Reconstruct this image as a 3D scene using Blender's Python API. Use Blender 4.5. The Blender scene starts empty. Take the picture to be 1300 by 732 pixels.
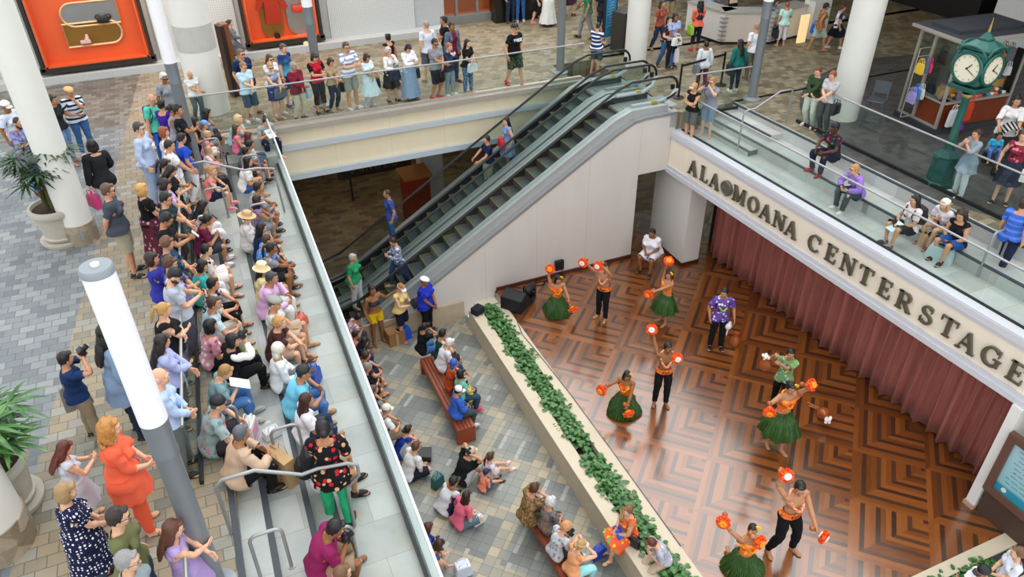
import bpy, bmesh, math, random, zlib
import numpy as np
from mathutils import Vector, Matrix, Quaternion
from mathutils.kdtree import KDTree
C=bpy.context.scene.collection
rnd=random.Random(7)
PI=math.pi
def R(d): return math.radians(d)
# ------------------------------------------------------------------ the camera that took the photograph (world: x along the balcony, y away, z up; stage floor z=0)
CAMH=12.0; FOC=966.6; PITCH=.6026; ROLL=-.00897; YAW=R(23.0)
_cp,_sp,_cr,_sr=math.cos(PITCH),math.sin(PITCH),math.cos(ROLL),math.sin(ROLL)
_r=np.array([1.,0,0]);_u=np.array([0,_sp,_cp]);FW=np.array([0,_cp,-_sp]);RI=_cr*_r+_sr*_u;UP=-_sr*_r+_cr*_u
_c,_s=math.cos(-YAW),math.sin(-YAW);_M=np.array([[_c,-_s,0],[_s,_c,0],[0,0,1]])
RI,UP,FW=_M@RI,_M@UP,_M@FW
def ray(x,y): return FW+(x-650)/FOC*RI-(y-366)/FOC*UP
def at(x,y,z):
    d=ray(x,y); p=d*((z-CAMH)/d[2]); return Vector((p[0],p[1],z))
def pix(P):
    v=np.array(P,float)-np.array([0,0,CAMH]); k=v@FW; return (650+FOC*(v@RI)/k,366-FOC*(v@UP)/k)
ZU,ZT,ZM,ZP=4.3,3.7,4.0,-.6      # upper mall, terraces, middle tier, lower plaza
# ------------------------------------------------------------------ materials
def lin(c):
    if isinstance(c,str):
        if len(c)==3: c=''.join(k*2 for k in c)
        v=[int(c[i:i+2],16)/255 for i in (0,2,4)]
        return tuple(((k+.055)/1.055)**2.4 if k>.04045 else k/12.92 for k in v)
    return tuple(c)
_mats={}
class NT:
    def __init__(s,name):
        s.m=bpy.data.materials.new(name); s.m.use_nodes=True; s.t=s.m.node_tree; s.n=s.t.nodes; s.b=s.n['Principled BSDF']
    def new(s,k,**kw):
        n=s.n.new(k)
        for a,v in kw.items(): setattr(n,a,v)
        return n
    def ln(s,a,b): s.t.links.new(a,b)
    def inp(s,sock,v):
        if isinstance(v,bpy.types.NodeSocket): s.ln(v,sock)
        elif v is not None:
            if sock.type=='RGBA' and len(v)==3: v=(*v,1)
            sock.default_value=v
    def math(s,op,a,b=None,c=None):
        n=s.new('ShaderNodeMath',operation=op)
        for i,v in enumerate((a,b,c)):
            if v is not None: s.inp(n.inputs[i],v)
        return n.outputs[0]
    def mix(s,f,a,b,mode='MIX'):
        n=s.new('ShaderNodeMix',data_type='RGBA',blend_type=mode); s.inp(n.inputs[0],f); s.inp(n.inputs[6],a); s.inp(n.inputs[7],b); return n.outputs[2]
    def noise(s,vec,scale,det=3,rough=.5):
        n=s.new('ShaderNodeTexNoise'); n.inputs['Scale'].default_value=scale; n.inputs['Detail'].default_value=det; n.inputs['Roughness'].default_value=rough
        if vec is not None: s.ln(vec,n.inputs['Vector'])
        return n.outputs['Fac']
    def ramp(s,f,stops):
        n=s.new('ShaderNodeValToRGB'); e=n.color_ramp.elements
        while len(e)<len(stops): e.new(.5)
        for k,(p,c) in zip(e,stops): k.position=p; k.color=(*c,1) if len(c)==3 else c
        s.inp(n.inputs[0],f); return n.outputs[0]
    def sep(s,v):
        n=s.new('ShaderNodeSeparateXYZ'); s.ln(v,n.inputs[0]); return n.outputs
    def comb(s,x,y,z=0):
        n=s.new('ShaderNodeCombineXYZ')
        for i,v in enumerate((x,y,z)): s.inp(n.inputs[i],v)
        return n.outputs[0]
    def obj(s): return s.new('ShaderNodeTexCoord').outputs['Object']
    def pos(s): return s.new('ShaderNodeNewGeometry').outputs['Position']
    def map(s,v,rot=0,sc=(1,1,1),loc=(0,0,0)):
        n=s.new('ShaderNodeMapping'); n.inputs['Rotation'].default_value=(0,0,rot); n.inputs['Scale'].default_value=sc; n.inputs['Location'].default_value=loc; s.ln(v,n.inputs[0]); return n.outputs[0]
    def bump(s,h,st=.3,d=.01):
        n=s.new('ShaderNodeBump'); n.inputs['Strength'].default_value=st; n.inputs['Distance'].default_value=d; s.ln(h,n.inputs['Height']); s.ln(n.outputs[0],s.b.inputs['Normal'])
def plain(name,col,rough=.6,metal=0,var=.12,scale=6,coat=0,spec=.5,bump=0):
    key=(name,str(col),rough,metal)
    if key in _mats: return _mats[key]
    t=NT(name); c=lin(col)
    f=t.noise(t.obj(),scale,4)
    t.ln(t.mix(f,tuple(k*(1-var) for k in c),tuple(min(1,k*(1+var)) for k in c)),t.b.inputs['Base Color'])
    t.b.inputs['Roughness'].default_value=rough; t.b.inputs['Metallic'].default_value=metal; t.b.inputs['Coat Weight'].default_value=coat; t.b.inputs['Specular IOR Level'].default_value=spec
    if bump: t.bump(t.noise(t.obj(),scale*8,3),bump,.01)
    _mats[key]=t.m; return t.m
def emis(name,col,st):
    key=(name,str(col),st)
    if key in _mats: return _mats[key]
    t=NT(name); c=lin(col); t.b.inputs['Base Color'].default_value=(*c,1); t.b.inputs['Emission Color'].default_value=(*c,1); t.b.inputs['Emission Strength'].default_value=st
    _mats[key]=t.m; return t.m
def fabric(spec):
    key='fab'+spec
    if key in _mats: return _mats[key]
    pt=spec.split('*'); c1=lin(pt[0]); t=NT('fabric')
    a=t.new('ShaderNodeAttribute',attribute_name='rest'); v=a.outputs['Vector']
    f=t.noise(v,9,4)
    col=t.mix(f,tuple(k*.82 for k in c1),tuple(min(1,k*1.15) for k in c1))
    if len(pt)>1:
        k=pt[1]; c2=lin(pt[2]); c3=lin(pt[3]) if len(pt)>3 else c2; x,y,z=t.sep(v)
        if k=='s':   # horizontal stripes
            m=t.math('GREATER_THAN',t.math('FRACT',t.math('MULTIPLY',z,9.)),.6); col=t.mix(m,col,c2)
        elif k=='p': # plaid
            m=t.math('GREATER_THAN',t.math('FRACT',t.math('MULTIPLY',z,11.)),.72); m2=t.math('GREATER_THAN',t.math('FRACT',t.math('MULTIPLY',x,11.)),.72)
            col=t.mix(t.math('MULTIPLY',m,.8),col,c2); col=t.mix(t.math('MULTIPLY',m2,.7),col,c3)
        elif k=='d': # dots
            n=t.new('ShaderNodeTexVoronoi'); n.inputs['Scale'].default_value=26; n.inputs['Randomness'].default_value=.25; t.ln(v,n.inputs['Vector'])
            col=t.mix(t.math('LESS_THAN',n.outputs['Distance'],.30),col,c2)
        elif k=='f': # floral print
            n=t.new('ShaderNodeTexVoronoi'); n.inputs['Scale'].default_value=15; t.ln(v,n.inputs['Vector'])
            w=t.sep(n.outputs['Color'])[0]
            m=t.math('MULTIPLY',t.math('LESS_THAN',n.outputs['Distance'],.42),t.math('GREATER_THAN',w,.35))
            col=t.mix(m,col,t.mix(t.math('GREATER_THAN',w,.68),c2,c3))
        elif k=='c': # camouflage / mottled
            m=t.math('GREATER_THAN',t.noise(v,16,2),.5); m2=t.math('GREATER_THAN',t.noise(v,23,2),.58); col=t.mix(m,col,c2); col=t.mix(m2,col,c3)
        elif k=='g': # gradient from hem to shoulder
            mm=t.new('ShaderNodeMapRange'); mm.inputs[1].default_value=.95; mm.inputs[2].default_value=1.38; t.ln(z,mm.inputs[0]); col=t.mix(mm.outputs[0],c2,col)
        elif k=='v': # contrast front panel (open vest, jersey)
            m=t.math('LESS_THAN',t.math('ABSOLUTE',x),.075); m=t.math('MULTIPLY',m,t.math('LESS_THAN',y,0.)); col=t.mix(m,col,c2)
        elif k=='w': # contrast sleeves
            m=t.math('GREATER_THAN',t.math('ABSOLUTE',x),.185); col=t.mix(m,col,c2)
    t.ln(col,t.b.inputs['Base Color']); t.b.inputs['Roughness'].default_value=.85; t.b.inputs['Specular IOR Level'].default_value=.2
    t.bump(t.noise(v,28,3),.25,.01)
    _mats[key]=t.m; return t.m
def skinmat(c):
    key='skin'+c
    if key in _mats: return _mats[key]
    t=NT('skin'); c1=lin(c); f=t.noise(t.obj(),14,3)
    t.ln(t.mix(f,tuple(k*.88 for k in c1),tuple(min(1,k*1.1) for k in c1)),t.b.inputs['Base Color']); t.b.inputs['Roughness'].default_value=.5
    t.b.inputs['Specular IOR Level'].default_value=.35
    _mats[key]=t.m; return t.m
def hairmat(c):
    key='hair'+c
    if key in _mats: return _mats[key]
    t=NT('hair'); c1=lin(c); f=t.noise(t.map(t.obj(),0,(60,60,8)),1.5,3)
    t.ln(t.mix(f,tuple(k*.6 for k in c1),tuple(min(1,k*1.5) for k in c1)),t.b.inputs['Base Color']); t.b.inputs['Roughness'].default_value=.45; t.bump(f,.5,.01)
    _mats[key]=t.m; return t.m
# ------------------------------------------------------------------ mesh helpers
class MB:
    def __init__(s): s.b=bmesh.new()
    def _x(s,vs,M):
        for v in vs: v.co=M@v.co
        return s
    def box(s,c,size,rot=None,bev=0):
        r=bmesh.ops.create_cube(s.b,size=1)['verts']
        M=Matrix.Translation(Vector(c))
        if rot is not None: M=M@(rot.to_4x4() if isinstance(rot,(Matrix,Quaternion)) else Matrix.Rotation(rot,4,'Z'))
        s._x(r,M@Matrix.Diagonal((*size,1)))
        if bev:
            es=list({e for v in r for e in v.link_edges}); bmesh.ops.bevel(s.b,geom=es,offset=bev,segments=2,affect='EDGES',profile=.5)
        return s
    def ell(s,c,r,rot=None,seg=16,rings=10):
        vs=bmesh.ops.create_uvsphere(s.b,u_segments=seg,v_segments=rings,radius=1)['verts']
        M=Matrix.Translation(Vector(c))
        if rot is not None: M=M@rot.to_4x4()
        return s._x(vs,M@Matrix.Diagonal((*(r if hasattr(r,'__len__') else (r,)*3),1)))
    def cone(s,a,b,r1,r2,seg=14,cap=True):
        a,b=Vector(a),Vector(b); d=b-a
        vs=bmesh.ops.create_cone(s.b,cap_ends=cap,segments=seg,radius1=r1,radius2=r2,depth=d.length)['verts']
        return s._x(vs,Matrix.Translation((a+b)/2)@d.to_track_quat('Z','Y').to_matrix().to_4x4())
    def caps(s,a,b,r1,r2,seg=14):
        return s.cone(a,b,r1,r2,seg).ell(a,r1,None,seg,8).ell(b,r2,None,seg,8)
    def tube(s,pts,r,seg=8,closed=False):
        pts=[Vector(p) for p in pts]; n=len(pts); rings=[]; up=Vector((0,0,1)); prev=None
        for i,p in enumerate(pts):
            d=(pts[(i+1)%n]-pts[i-1]) if closed else (pts[min(i+1,n-1)]-pts[max(i-1,0)])
            d.normalize()
            if prev is None:
                a=d.cross(up if abs(d.z)<.9 else Vector((1,0,0))).normalized()
            else: a=(prev-d*prev.dot(d)).normalized()
            prev=a; b=d.cross(a); rr=r[i] if hasattr(r,'__len__') else r
            rings.append([s.b.verts.new(p+(a*math.cos(t)+b*math.sin(t))*rr) for t in [2*PI*k/seg for k in range(seg)]])
        for i in range(n if closed else n-1):
            A,B=rings[i],rings[(i+1)%n]
            for k in range(seg): s.b.faces.new((A[k],A[(k+1)%seg],B[(k+1)%seg],B[k]))
        if not closed: s.b.faces.new(rings[0][::-1]); s.b.faces.new(rings[-1])
        return s
    def lathe(s,prof,c=(0,0,0),seg=24,sx=1,sy=1):
        c=Vector(c); rings=[]
        for r,z in prof: rings.append([s.b.verts.new(c+Vector((r*sx*math.cos(2*PI*k/seg),r*sy*math.sin(2*PI*k/seg),z))) for k in range(seg)])
        for A,B in zip(rings,rings[1:]):
            for k in range(seg): s.b.faces.new((A[k],A[(k+1)%seg],B[(k+1)%seg],B[k]))
        s.b.faces.new(rings[0][::-1]); s.b.faces.new(rings[-1]); return s
    def prism(s,poly,h,M=None):   # polygon in xy extruded to z=h
        a=[s.b.verts.new((x,y,0)) for x,y in poly]; b=[s.b.verts.new((x,y,h)) for x,y in poly]
        s.b.faces.new(a[::-1]); s.b.faces.new(b); n=len(a)
        for i in range(n): s.b.faces.new((a[i],a[(i+1)%n],b[(i+1)%n],b[i]))
        if M is not None: s._x(a+b,M)
        return s
    def quad(s,*p):
        s.b.faces.new([s.b.verts.new(q) for q in p]); return s
    def grid(s,f,nu,nv):
        g=[[s.b.verts.new(f(i/nu,j/nv)) for j in range(nv+1)] for i in range(nu+1)]
        for i in range(nu):
            for j in range(nv): s.b.faces.new((g[i][j],g[i+1][j],g[i+1][j+1],g[i][j+1]))
        return s
    def mesh(s,name,mat,smooth=True):
        bmesh.ops.recalc_face_normals(s.b,faces=s.b.faces[:])
        me=bpy.data.meshes.new(name); s.b.to_mesh(me); s.b.free()
        if smooth is not False: shade(me,smooth)
        if mat: me.materials.append(mat)
        return me
    def go(s,name,mat,parent=None,loc=None,smooth=True,**tags):
        return link(name,s.mesh(name,mat,smooth),parent,loc,**tags)
def shade(me,angle=True):
    n=len(me.polygons)
    me.polygons.foreach_set('use_smooth',[True]*n)
    if angle is True and n<6000:
        b=bmesh.new(); b.from_mesh(me)
        for e in b.edges:
            if len(e.link_faces)==2 and e.calc_face_angle(0)>.7: e.smooth=False
        b.to_mesh(me); b.free()
def link(name,data,parent=None,loc=None,**tags):
    o=bpy.data.objects.new(name,data); C.objects.link(o)
    if parent: o.parent=parent
    if loc is not None: o.location=loc
    for k,v in tags.items(): o[k]=v
    return o
def thing(name,loc,rz,label,category,group=None):
    o=link(name,None,None,loc,label=label,category=category); o.rotation_euler=(0,0,rz); o.empty_display_size=.2
    if group: o['group']=group
    return o
def mob(name,mb,mat,label,category,group=None,parent=None,smooth=True):
    o=mb.go(name,mat,parent,None,smooth,label=label,category=category)
    if group: o['group']=group
    return o
def struct(name,mb,mat,smooth=False,parent=None):
    return mb.go(name,mat,parent,None,smooth,kind='structure')
# ------------------------------------------------------------------ people: one continuous body, posed by blending bone transforms
SH=np.array([.17,0,1.385]); AD=np.array([.70711,0,-.70711]); UA,FA=.275,.245
def _arm(t,off=(0,0,0)): return SH+AD*t+np.array(off)
HIP=np.array([.09,0,.92]); KNEE=np.array([.105,-.012,.49]); ANK=np.array([.115,.012,.085])
def mirror(p): return (-p[0],p[1],p[2])
def _evalmesh(mb,voxel,smooth,ratio):
    me=mb.mesh('tmp',None,False); o=bpy.data.objects.new('tmp',me); C.objects.link(o)
    m=o.modifiers.new('r','REMESH'); m.mode='VOXEL'; m.voxel_size=voxel
    if smooth: m=o.modifiers.new('s','SMOOTH'); m.iterations=smooth; m.factor=.5
    m=o.modifiers.new('d','DECIMATE'); m.ratio=ratio
    dg=bpy.context.evaluated_depsgraph_get(); dg.update(); e=o.evaluated_get(dg); me2=e.to_mesh()
    V=np.empty(len(me2.vertices)*3); me2.vertices.foreach_get('co',V); V=V.reshape(-1,3).copy(); Fc=[tuple(p.vertices) for p in me2.polygons]
    e.to_mesh_clear(); bpy.data.objects.remove(o); bpy.data.meshes.remove(me); return V,Fc
def body_mesh():
    b=MB()
    # head
    b.ell((0,.005,1.615),(.076,.095,.102)).ell((0,-.03,1.545),(.056,.066,.066)).ell((0,-.072,1.508),(.026,.022,.02))
    b.ell((0,-.093,1.578),(.013,.024,.022)).cone((0,-.088,1.62),(0,-.105,1.578),.009,.013,8).ell((0,-.08,1.632),(.05,.018,.012)).ell((0,-.085,1.532),(.022,.014,.011))
    for s in (1,-1):
        b.ell((s*.078,.008,1.585),(.012,.024,.033)).ell((s*.04,-.068,1.575),(.022,.022,.02))
    b.caps((0,.015,1.40),(0,.005,1.53),.056,.05)
    # torso
    b.ell((0,.005,1.27),(.155,.108,.17)).ell((0,.01,1.09),(.132,.095,.16)).ell((0,.012,.955),(.160,.112,.115)).caps((-.14,.005,1.375),(.14,.005,1.375),.062,.062)
    b.ell((0,.01,1.40),(.10,.06,.055))
    for s in (1,-1):
        f=(lambda p:tuple(p)) if s>0 else (lambda p:mirror(p))
        b.ell(f((.075,.06,.90)),(.085,.085,.09)).ell(f((.078,-.075,1.275)),(.06,.035,.055))
        b.ell(f(_arm(0)),(.062,.06,.062)).caps(f(_arm(.03)),f(_arm(UA)),.05,.04).ell(f(_arm(.12,(0,-.006,0))),(.05,.05,.05))
        b.caps(f(_arm(UA)),f(_arm(UA+FA)),.041,.027).ell(f(_arm(UA+.07)),(.044,.044,.044))
        w=UA+FA
        # palm
        n=np.array([-.70711,0,-.70711])   # palm faces down/in
        for y in (-.028,-.01,.01,.028): b.caps(f(_arm(w+.015,(0,y*.7,0))),f(_arm(w+.085,(0,y,0))),.014,.0125,8)
        for y,L,r in ((-.031,.072,.0088),(-.010,.082,.009),(.011,.076,.0088),(.030,.058,.008)):
            p0=_arm(w+.085,(0,y,0)); p1=p0+AD*L*.5+n*.006+np.array([0,y*.12,0]); p2=p1+AD*L*.45+n*.02
            b.caps(f(p0),f(p1),r*1.05,r,8).caps(f(p1),f(p2),r,r*.85,8)
        p0=_arm(w+.02,(0,-.024,0)); p1=p0+AD*.035+np.array([0,-.030,0])+n*.012; p2=p1+AD*.035+np.array([0,-.008,0])+n*.008
        b.caps(f(p0),f(p1),.014,.0115,8).caps(f(p1),f(p2),.0115,.009,8)
        # leg
        b.caps(f(HIP+[0,0,-.03]),f(KNEE),.088,.056).ell(f((.10,-.02,.72)),(.075,.078,.16)).caps(f(KNEE),f(ANK),.052,.036).ell(f((.108,.018,.37)),(.052,.056,.12)).ell(f((.105,-.03,.49)),(.04,.032,.045))
        b.ell(f((.116,.022,.05)),(.036,.046,.045)).caps(f((.116,-.005,.05)),f((.122,-.135,.028)),.038,.024).ell(f((.122,-.125,.025)),(.042,.06,.022))
        b.box(f((.119,-.05,.012)),(.07,.20,.02))
    return _evalmesh(b,.0068,2,.075)
def sm(x,a,b):
    t=np.clip((x-a)/(b-a),0,1); return t*t*(3-2*t)
BN=['pel','spi','che','nec','hea','uaL','faL','haL','fgL','uaR','faR','haR','fgR','thL','shL','ftL','thR','shR','ftR']
BI={k:i for i,k in enumerate(BN)}
def weights(P,skirt=False):
    n=len(P); W=np.zeros((n,len(BN))); x,y,z=P.T
    arm=np.zeros(n)
    for s,k in ((1,'L'),(-1,'R')):
        Q=P.copy(); Q[:,0]*=s; d=Q-SH; t=d@AD; per=np.linalg.norm(d-np.outer(t,AD),axis=1)
        a=sm(t,-.035,.075)*(1-sm(per,.085,.135))
        a=np.where(t>.2,(per<.15)*(Q[:,0]>.22),a)*(Q[:,0]>.05)
        fa=sm(t,UA-.045,UA+.045); ha=sm(t,UA+FA-.025,UA+FA+.025); fg=sm(t,UA+FA+.08,UA+FA+.105)
        W[:,BI['ua'+k]]=a*(1-fa); W[:,BI['fa'+k]]=a*fa*(1-ha); W[:,BI['ha'+k]]=a*ha*(1-fg); W[:,BI['fg'+k]]=a*fg
        arm+=a
    rest=1-np.clip(arm,0,1)
    leg=(1-sm(z,.82,.985)); 
    lx=sm(x,-.10,.10) if skirt else sm(x,-.03,.03)
    kn=1-sm(z,.43,.55); an=0*z if skirt else 1-sm(z,.07,.11)
    for k,l in (('L',lx),('R',1-lx)):
        W[:,BI['th'+k]]=rest*leg*l*(1-kn); W[:,BI['sh'+k]]=rest*leg*l*kn*(1-an); W[:,BI['ft'+k]]=rest*leg*l*kn*an
    up=rest*(1-leg)
    s1=sm(z,.99,1.12); s2=sm(z,1.14,1.28); s3=sm(z,1.415,1.465); s4=np.where((y<-.045)&(z>1.455),1,sm(z,1.48,1.54))
    W[:,BI['pel']]=up*(1-s1); W[:,BI['spi']]=up*s1*(1-s2); W[:,BI['che']]=up*s2*(1-s3); W[:,BI['nec']]=up*s3*(1-s4); W[:,BI['hea']]=up*s3*s4
    return W/np.maximum(W.sum(1,keepdims=True),1e-6)
def morph(P,fat=1,fem=0,kid=0):
    P=P.copy(); x,y,z=P.T
    armness=np.maximum(sm(np.abs(x),.19,.24)*(z>.95)*(z<1.42),sm(np.abs(x),.27,.31)*(z>.7))
    win=sm(z,.62,.95)*(1-sm(z,1.30,1.46))*(1-armness)
    k=1+(fat-1)*win; 
    P[:,0]=x*k; P[:,1]=np.where(y<0,y*(1+(fat-1)*1.5*win),y*k)
    if fat!=1:   # thicker limbs
        pass
    if fem:
        b=np.exp(-(((np.abs(x)-.072)/.05)**2+((z-1.265)/.06)**2))*(y<0.02)*(1-armness); P[:,1]-=.034*b*fem
        waist=np.exp(-((z-1.12)/.09)**2)*(1-armness); P[:,0]*=1-.10*waist*fem
        hip=np.exp(-((z-.93)/.10)**2)*(1-armness); P[:,0]*=1+.05*hip*fem
        sh=sm(z,1.2,1.36)*(1-sm(z,1.42,1.5)); P[:,0]*=1-.04*sh*fem*(1-armness)
    if kid:
        h=sm(z,1.45,1.53); P[:,0]*=1+.22*kid*h; P[:,1]*=1+.22*kid*h; P[:,2]=np.where(h>0,P[:,2]+(z-1.47)*.22*kid*h,P[:,2])
    return P
def minrot(a,b):
    a=a/np.linalg.norm(a); b=b/np.linalg.norm(b)
    return np.array(Vector(a).rotation_difference(Vector(b)).to_matrix())
def rotx(d): c,s=math.cos(R(d)),math.sin(R(d)); return np.array([[1,0,0],[0,c,-s],[0,s,c]])
def roty(d): c,s=math.cos(R(d)),math.sin(R(d)); return np.array([[c,0,s],[0,1,0],[-s,0,c]])
def rotz(d): c,s=math.cos(R(d)),math.sin(R(d)); return np.array([[c,-s,0],[s,c,0],[0,0,1]])
def ik(a,t,l1,l2,pole):
    d=t-a; L=np.linalg.norm(d); L2=min(max(L,abs(l1-l2)+.02),(l1+l2)*.998); d=d/L
    c=(l1*l1+L2*L2-l2*l2)/(2*l1*L2); c=max(-1,min(1,c)); s=math.sqrt(1-c*c)
    p=np.array(pole,float); p=p-d*(p@d); p/=np.linalg.norm(p)+1e-9
    k=a+d*c*l1+p*s*l1; e=a+d*L2
    return k-a,e-k
def solve(po):
    """po: pel,spine pitch/twist/side, head pitch/yaw, hands (wrist targets from the pelvis), feet (ankle targets from the pelvis) -> bone transforms"""
    T={}
    PP=np.array([0,0,.92]); Rp=rotz(po.get('ptw',0))@roty(po.get('proll',0))@rotx(-po.get('pel',0))     # positive = lean forward (towards -y)
    sp,tw,sd=po.get('sp',(0,0,0))
    Rs=Rp@rotz(tw/2)@roty(sd/2)@rotx(sp/2); Rc=Rp@rotz(tw)@roty(sd)@rotx(sp)
    Rs=Rs; hp,hy=po.get('head',(0,0))[:2]; ht=po['head'][2] if len(po.get('head',()))>2 else 0
    Rn=Rc@rotz(hy*.4)@rotx(hp*.4-sp*.25); Rh=rotz(hy+tw*.7+po.get('ptw',0))@roty(ht)@rotx(hp)
    piv={'pel':PP,'spi':np.array([0,0,1.02]),'che':np.array([0,0,1.20]),'nec':np.array([0,.012,1.43]),'hea':np.array([0,.005,1.51])}
    pos={'pel':PP}; rot={'pel':Rp,'spi':Rs,'che':Rc,'nec':Rn,'hea':Rh}
    ch=['pel','spi','che','nec','hea']
    for a,b in zip(ch,ch[1:]): pos[b]=pos[a]+rot[a]@(piv[b]-piv[a])
    for s,k in ((1,'L'),(-1,'R')):
        f=np.array([s,1,1]); sh=SH*f; ad=AD*f
        piv['ua'+k]=sh; piv['fa'+k]=sh+ad*UA; piv['ha'+k]=sh+ad*(UA+FA); piv['fg'+k]=sh+ad*(UA+FA+.09)
        pos['ua'+k]=pos['che']+Rc@(sh-piv['che'])
        w=po['h'+k]; pole=po.get('e'+k,(s*.6,.5,-1))
        d1,d2=ik(pos['ua'+k],PP+np.array(w,float),UA,FA,pole)
        r1=minrot(ad,d1); r2=minrot(d1,d2)@r1
        tws=po.get('t'+k,0)
        if tws: r2=np.array(Matrix.Rotation(R(tws),3,Vector(d2).normalized()))@r2
        rot['ua'+k]=r1; rot['fa'+k]=r2; hb=po.get('w'+k); rh=r2
        if hb is not None: rh=minrot(r2@ad,np.array(hb,float))@r2
        rot['ha'+k]=rh; ax=np.cross(ad,np.array([-s*.7071,0,-.7071])); cu=po.get('c'+k,15)
        rot['fg'+k]=rh@np.array(Matrix.Rotation(R(cu),3,Vector(ax)))
        pos['fa'+k]=pos['ua'+k]+d1/np.linalg.norm(d1)*UA; pos['ha'+k]=pos['fa'+k]+r2@(ad*FA); pos['fg'+k]=pos['ha'+k]+rh@(ad*.09)
        hip=HIP*f; kn=KNEE*f; an=ANK*f; l1=np.linalg.norm(kn-hip); l2=np.linalg.norm(an-kn)
        piv['th'+k]=hip; piv['sh'+k]=kn; piv['ft'+k]=an
        pos['th'+k]=pos['pel']+Rp@(hip-PP)
        d1,d2=ik(pos['th'+k],PP+np.array(po['f'+k],float),l1,l2,po.get('k'+k,(s*.15,-1,.25)))
        r1=minrot(kn-hip,d1); r2=minrot(r1@(an-kn),d2)@r1
        rot['th'+k]=r1; rot['sh'+k]=r2
        if 'r'+k in po: rot['ft'+k]=r2@rotx(po['r'+k])
        else: rot['ft'+k]=rotz(po.get('y'+k,s*12)+po.get('ptw',0))@rotx(po.get('toe',0))
        pos['sh'+k]=pos['th'+k]+d1/np.linalg.norm(d1)*l1; pos['ft'+k]=pos['sh'+k]+r2@(an-kn)
    piv['sit']=po.get('fL',(0,0,-1))[2]>-.6 and 'rL' not in po
    return rot,pos,piv
def skin(P,W,S):
    rot,pos,piv=S; out=np.zeros_like(P)
    for i,b in enumerate(BN):
        w=W[:,i]; m=w>1e-4
        if m.any(): out[m]+=w[m,None]*((P[m]-piv[b])@rot[b].T+pos[b])
    return out
def bone_matrix(b,S):
    rot,pos,piv=S; M=Matrix(rot[b].tolist()).to_4x4(); M.translation=Vector(pos[b]-rot[b]@piv[b]); return M
BV,BF=body_mesh()
BW=weights(BV)
def vnormals(V,Fc):
    N=np.zeros_like(V); T=np.array([f[:3] for f in Fc]); n=np.cross(V[T[:,1]]-V[T[:,0]],V[T[:,2]]-V[T[:,0]])
    for i in range(3): np.add.at(N,T[:,i],n)
    return N/np.maximum(np.linalg.norm(N,axis=1,keepdims=True),1e-9)
BNRM=vnormals(BV,BF)
BKD=KDTree(len(BV))
for i_,v_ in enumerate(BV): BKD.insert(v_,i_)
BKD.balance()
def _t(p,s): d=np.array([p[0]*s,p[1],p[2]])-SH; return d@AD,np.linalg.norm(d-(d@AD)*AD)
def cut(keep,planes,off):
    """a garment: the part of the body surface that keep() accepts, cut cleanly at planes, pushed out by off(p)"""
    b=bmesh.new(); vs=[b.verts.new(v) for v in BV]
    for f in BF: b.faces.new([vs[i] for i in f])
    b.normal_update()
    for co,no in planes: bmesh.ops.bisect_plane(b,geom=b.verts[:]+b.edges[:]+b.faces[:],plane_co=co,plane_no=no,dist=1e-5)
    bmesh.ops.delete(b,geom=[f for f in b.faces if not keep(np.array(f.calc_center_median()))],context='FACES')
    bmesh.ops.delete(b,geom=[v for v in b.verts if not v.link_faces],context='VERTS')
    bmesh.ops.triangulate(b,faces=b.faces[:]); b.normal_update()
    V=np.array([v.co[:] for v in b.verts]); b.verts.index_update(); Fc=[tuple(v.index for v in f.verts) for f in b.faces]; b.free()
    N=vnormals(V,Fc); o=np.array([off(p) for p in V])
    V=V+N*o[:,None]
    E=np.array([(f[i],f[(i+1)%3]) for f in Fc for i in range(3)]); key=np.sort(E,1); _,inv,cnt=np.unique(key,axis=0,return_inverse=True,return_counts=True); inv=inv.ravel()
    be=key[cnt[inv]==1]; isb=np.zeros(len(V),bool); isb[be.ravel()]=True; base=V.copy()
    for it in range(9):
        A=np.zeros_like(V); c=np.zeros(len(V))
        e=np.vstack([E[~(isb[E[:,0]])],be,be[:,::-1]]); np.add.at(A,e[:,0],V[e[:,1]]); np.add.at(c,e[:,0],1)
        m=c>0; V[m]=V[m]*.5+.5*A[m]/c[m,None]
    for i,v in enumerate(V):
        _,j,_d=BKD.find(v); d=(v-BV[j])@BNRM[j]
        if d<.011: V[i]=v+BNRM[j]*(.011-d)
    N=vnormals(V,Fc); V=V+N*.003; o=np.zeros(len(V))
    fold=.0035*np.sin(V[:,2]*38+V[:,0]*21)+.003*np.sin(V[:,0]*47-V[:,1]*33+V[:,2]*15)
    return V+N*(o+fold)[:,None],Fc
def shirt(sleeve,hem=.90,off=.014,neck=1.415,open_=.08,low=0):
    pl=[((0,0,hem),(0,0,1)),((0,-.02,neck),(0,.25,1))]
    for s in (1,-1): 
        q=_arm(sleeve); pl.append(((q[0]*s,0,q[2]),(AD[0]*s,0,AD[2])))
    def keep(c):
        if c[2]<hem: return False
        if (c[2]-neck)+(c[1]+.02)*.25>0 and abs(c[0])<.105: return False
        if low and c[1]<0 and abs(c[0])<.075 and c[2]>1.415-low+abs(c[0])*1.2: return False
        for s in (1,-1):
            t,p=_t(c,s)
            if t>sleeve and c[0]*s>.14 and (p<.14): return False
        return True
    def o(p):
        t=max(_t(p,1)[0],_t(p,-1)[0])
        k=off
        if abs(p[0])<.2 and p[2]<1.2: k+=.018*float(1-sm(np.array(p[2]),.95,1.2))
        if abs(p[0])>.2: k+=.010*float(sm(np.array(t),.05,.18))
        return k
    V,Fc=cut(keep,pl,o); return V,Fc
def legs_(bottom,loose=.012,top=1.03):
    def keep(c): return bottom<c[2]<top and not (abs(c[0])>.24 and c[2]>.75)
    return cut(keep,[((0,0,bottom),(0,0,1)),((0,0,top),(0,0,1))],lambda p:.012+loose*float(1-sm(np.array(p[2]),.55,.92)))
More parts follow.
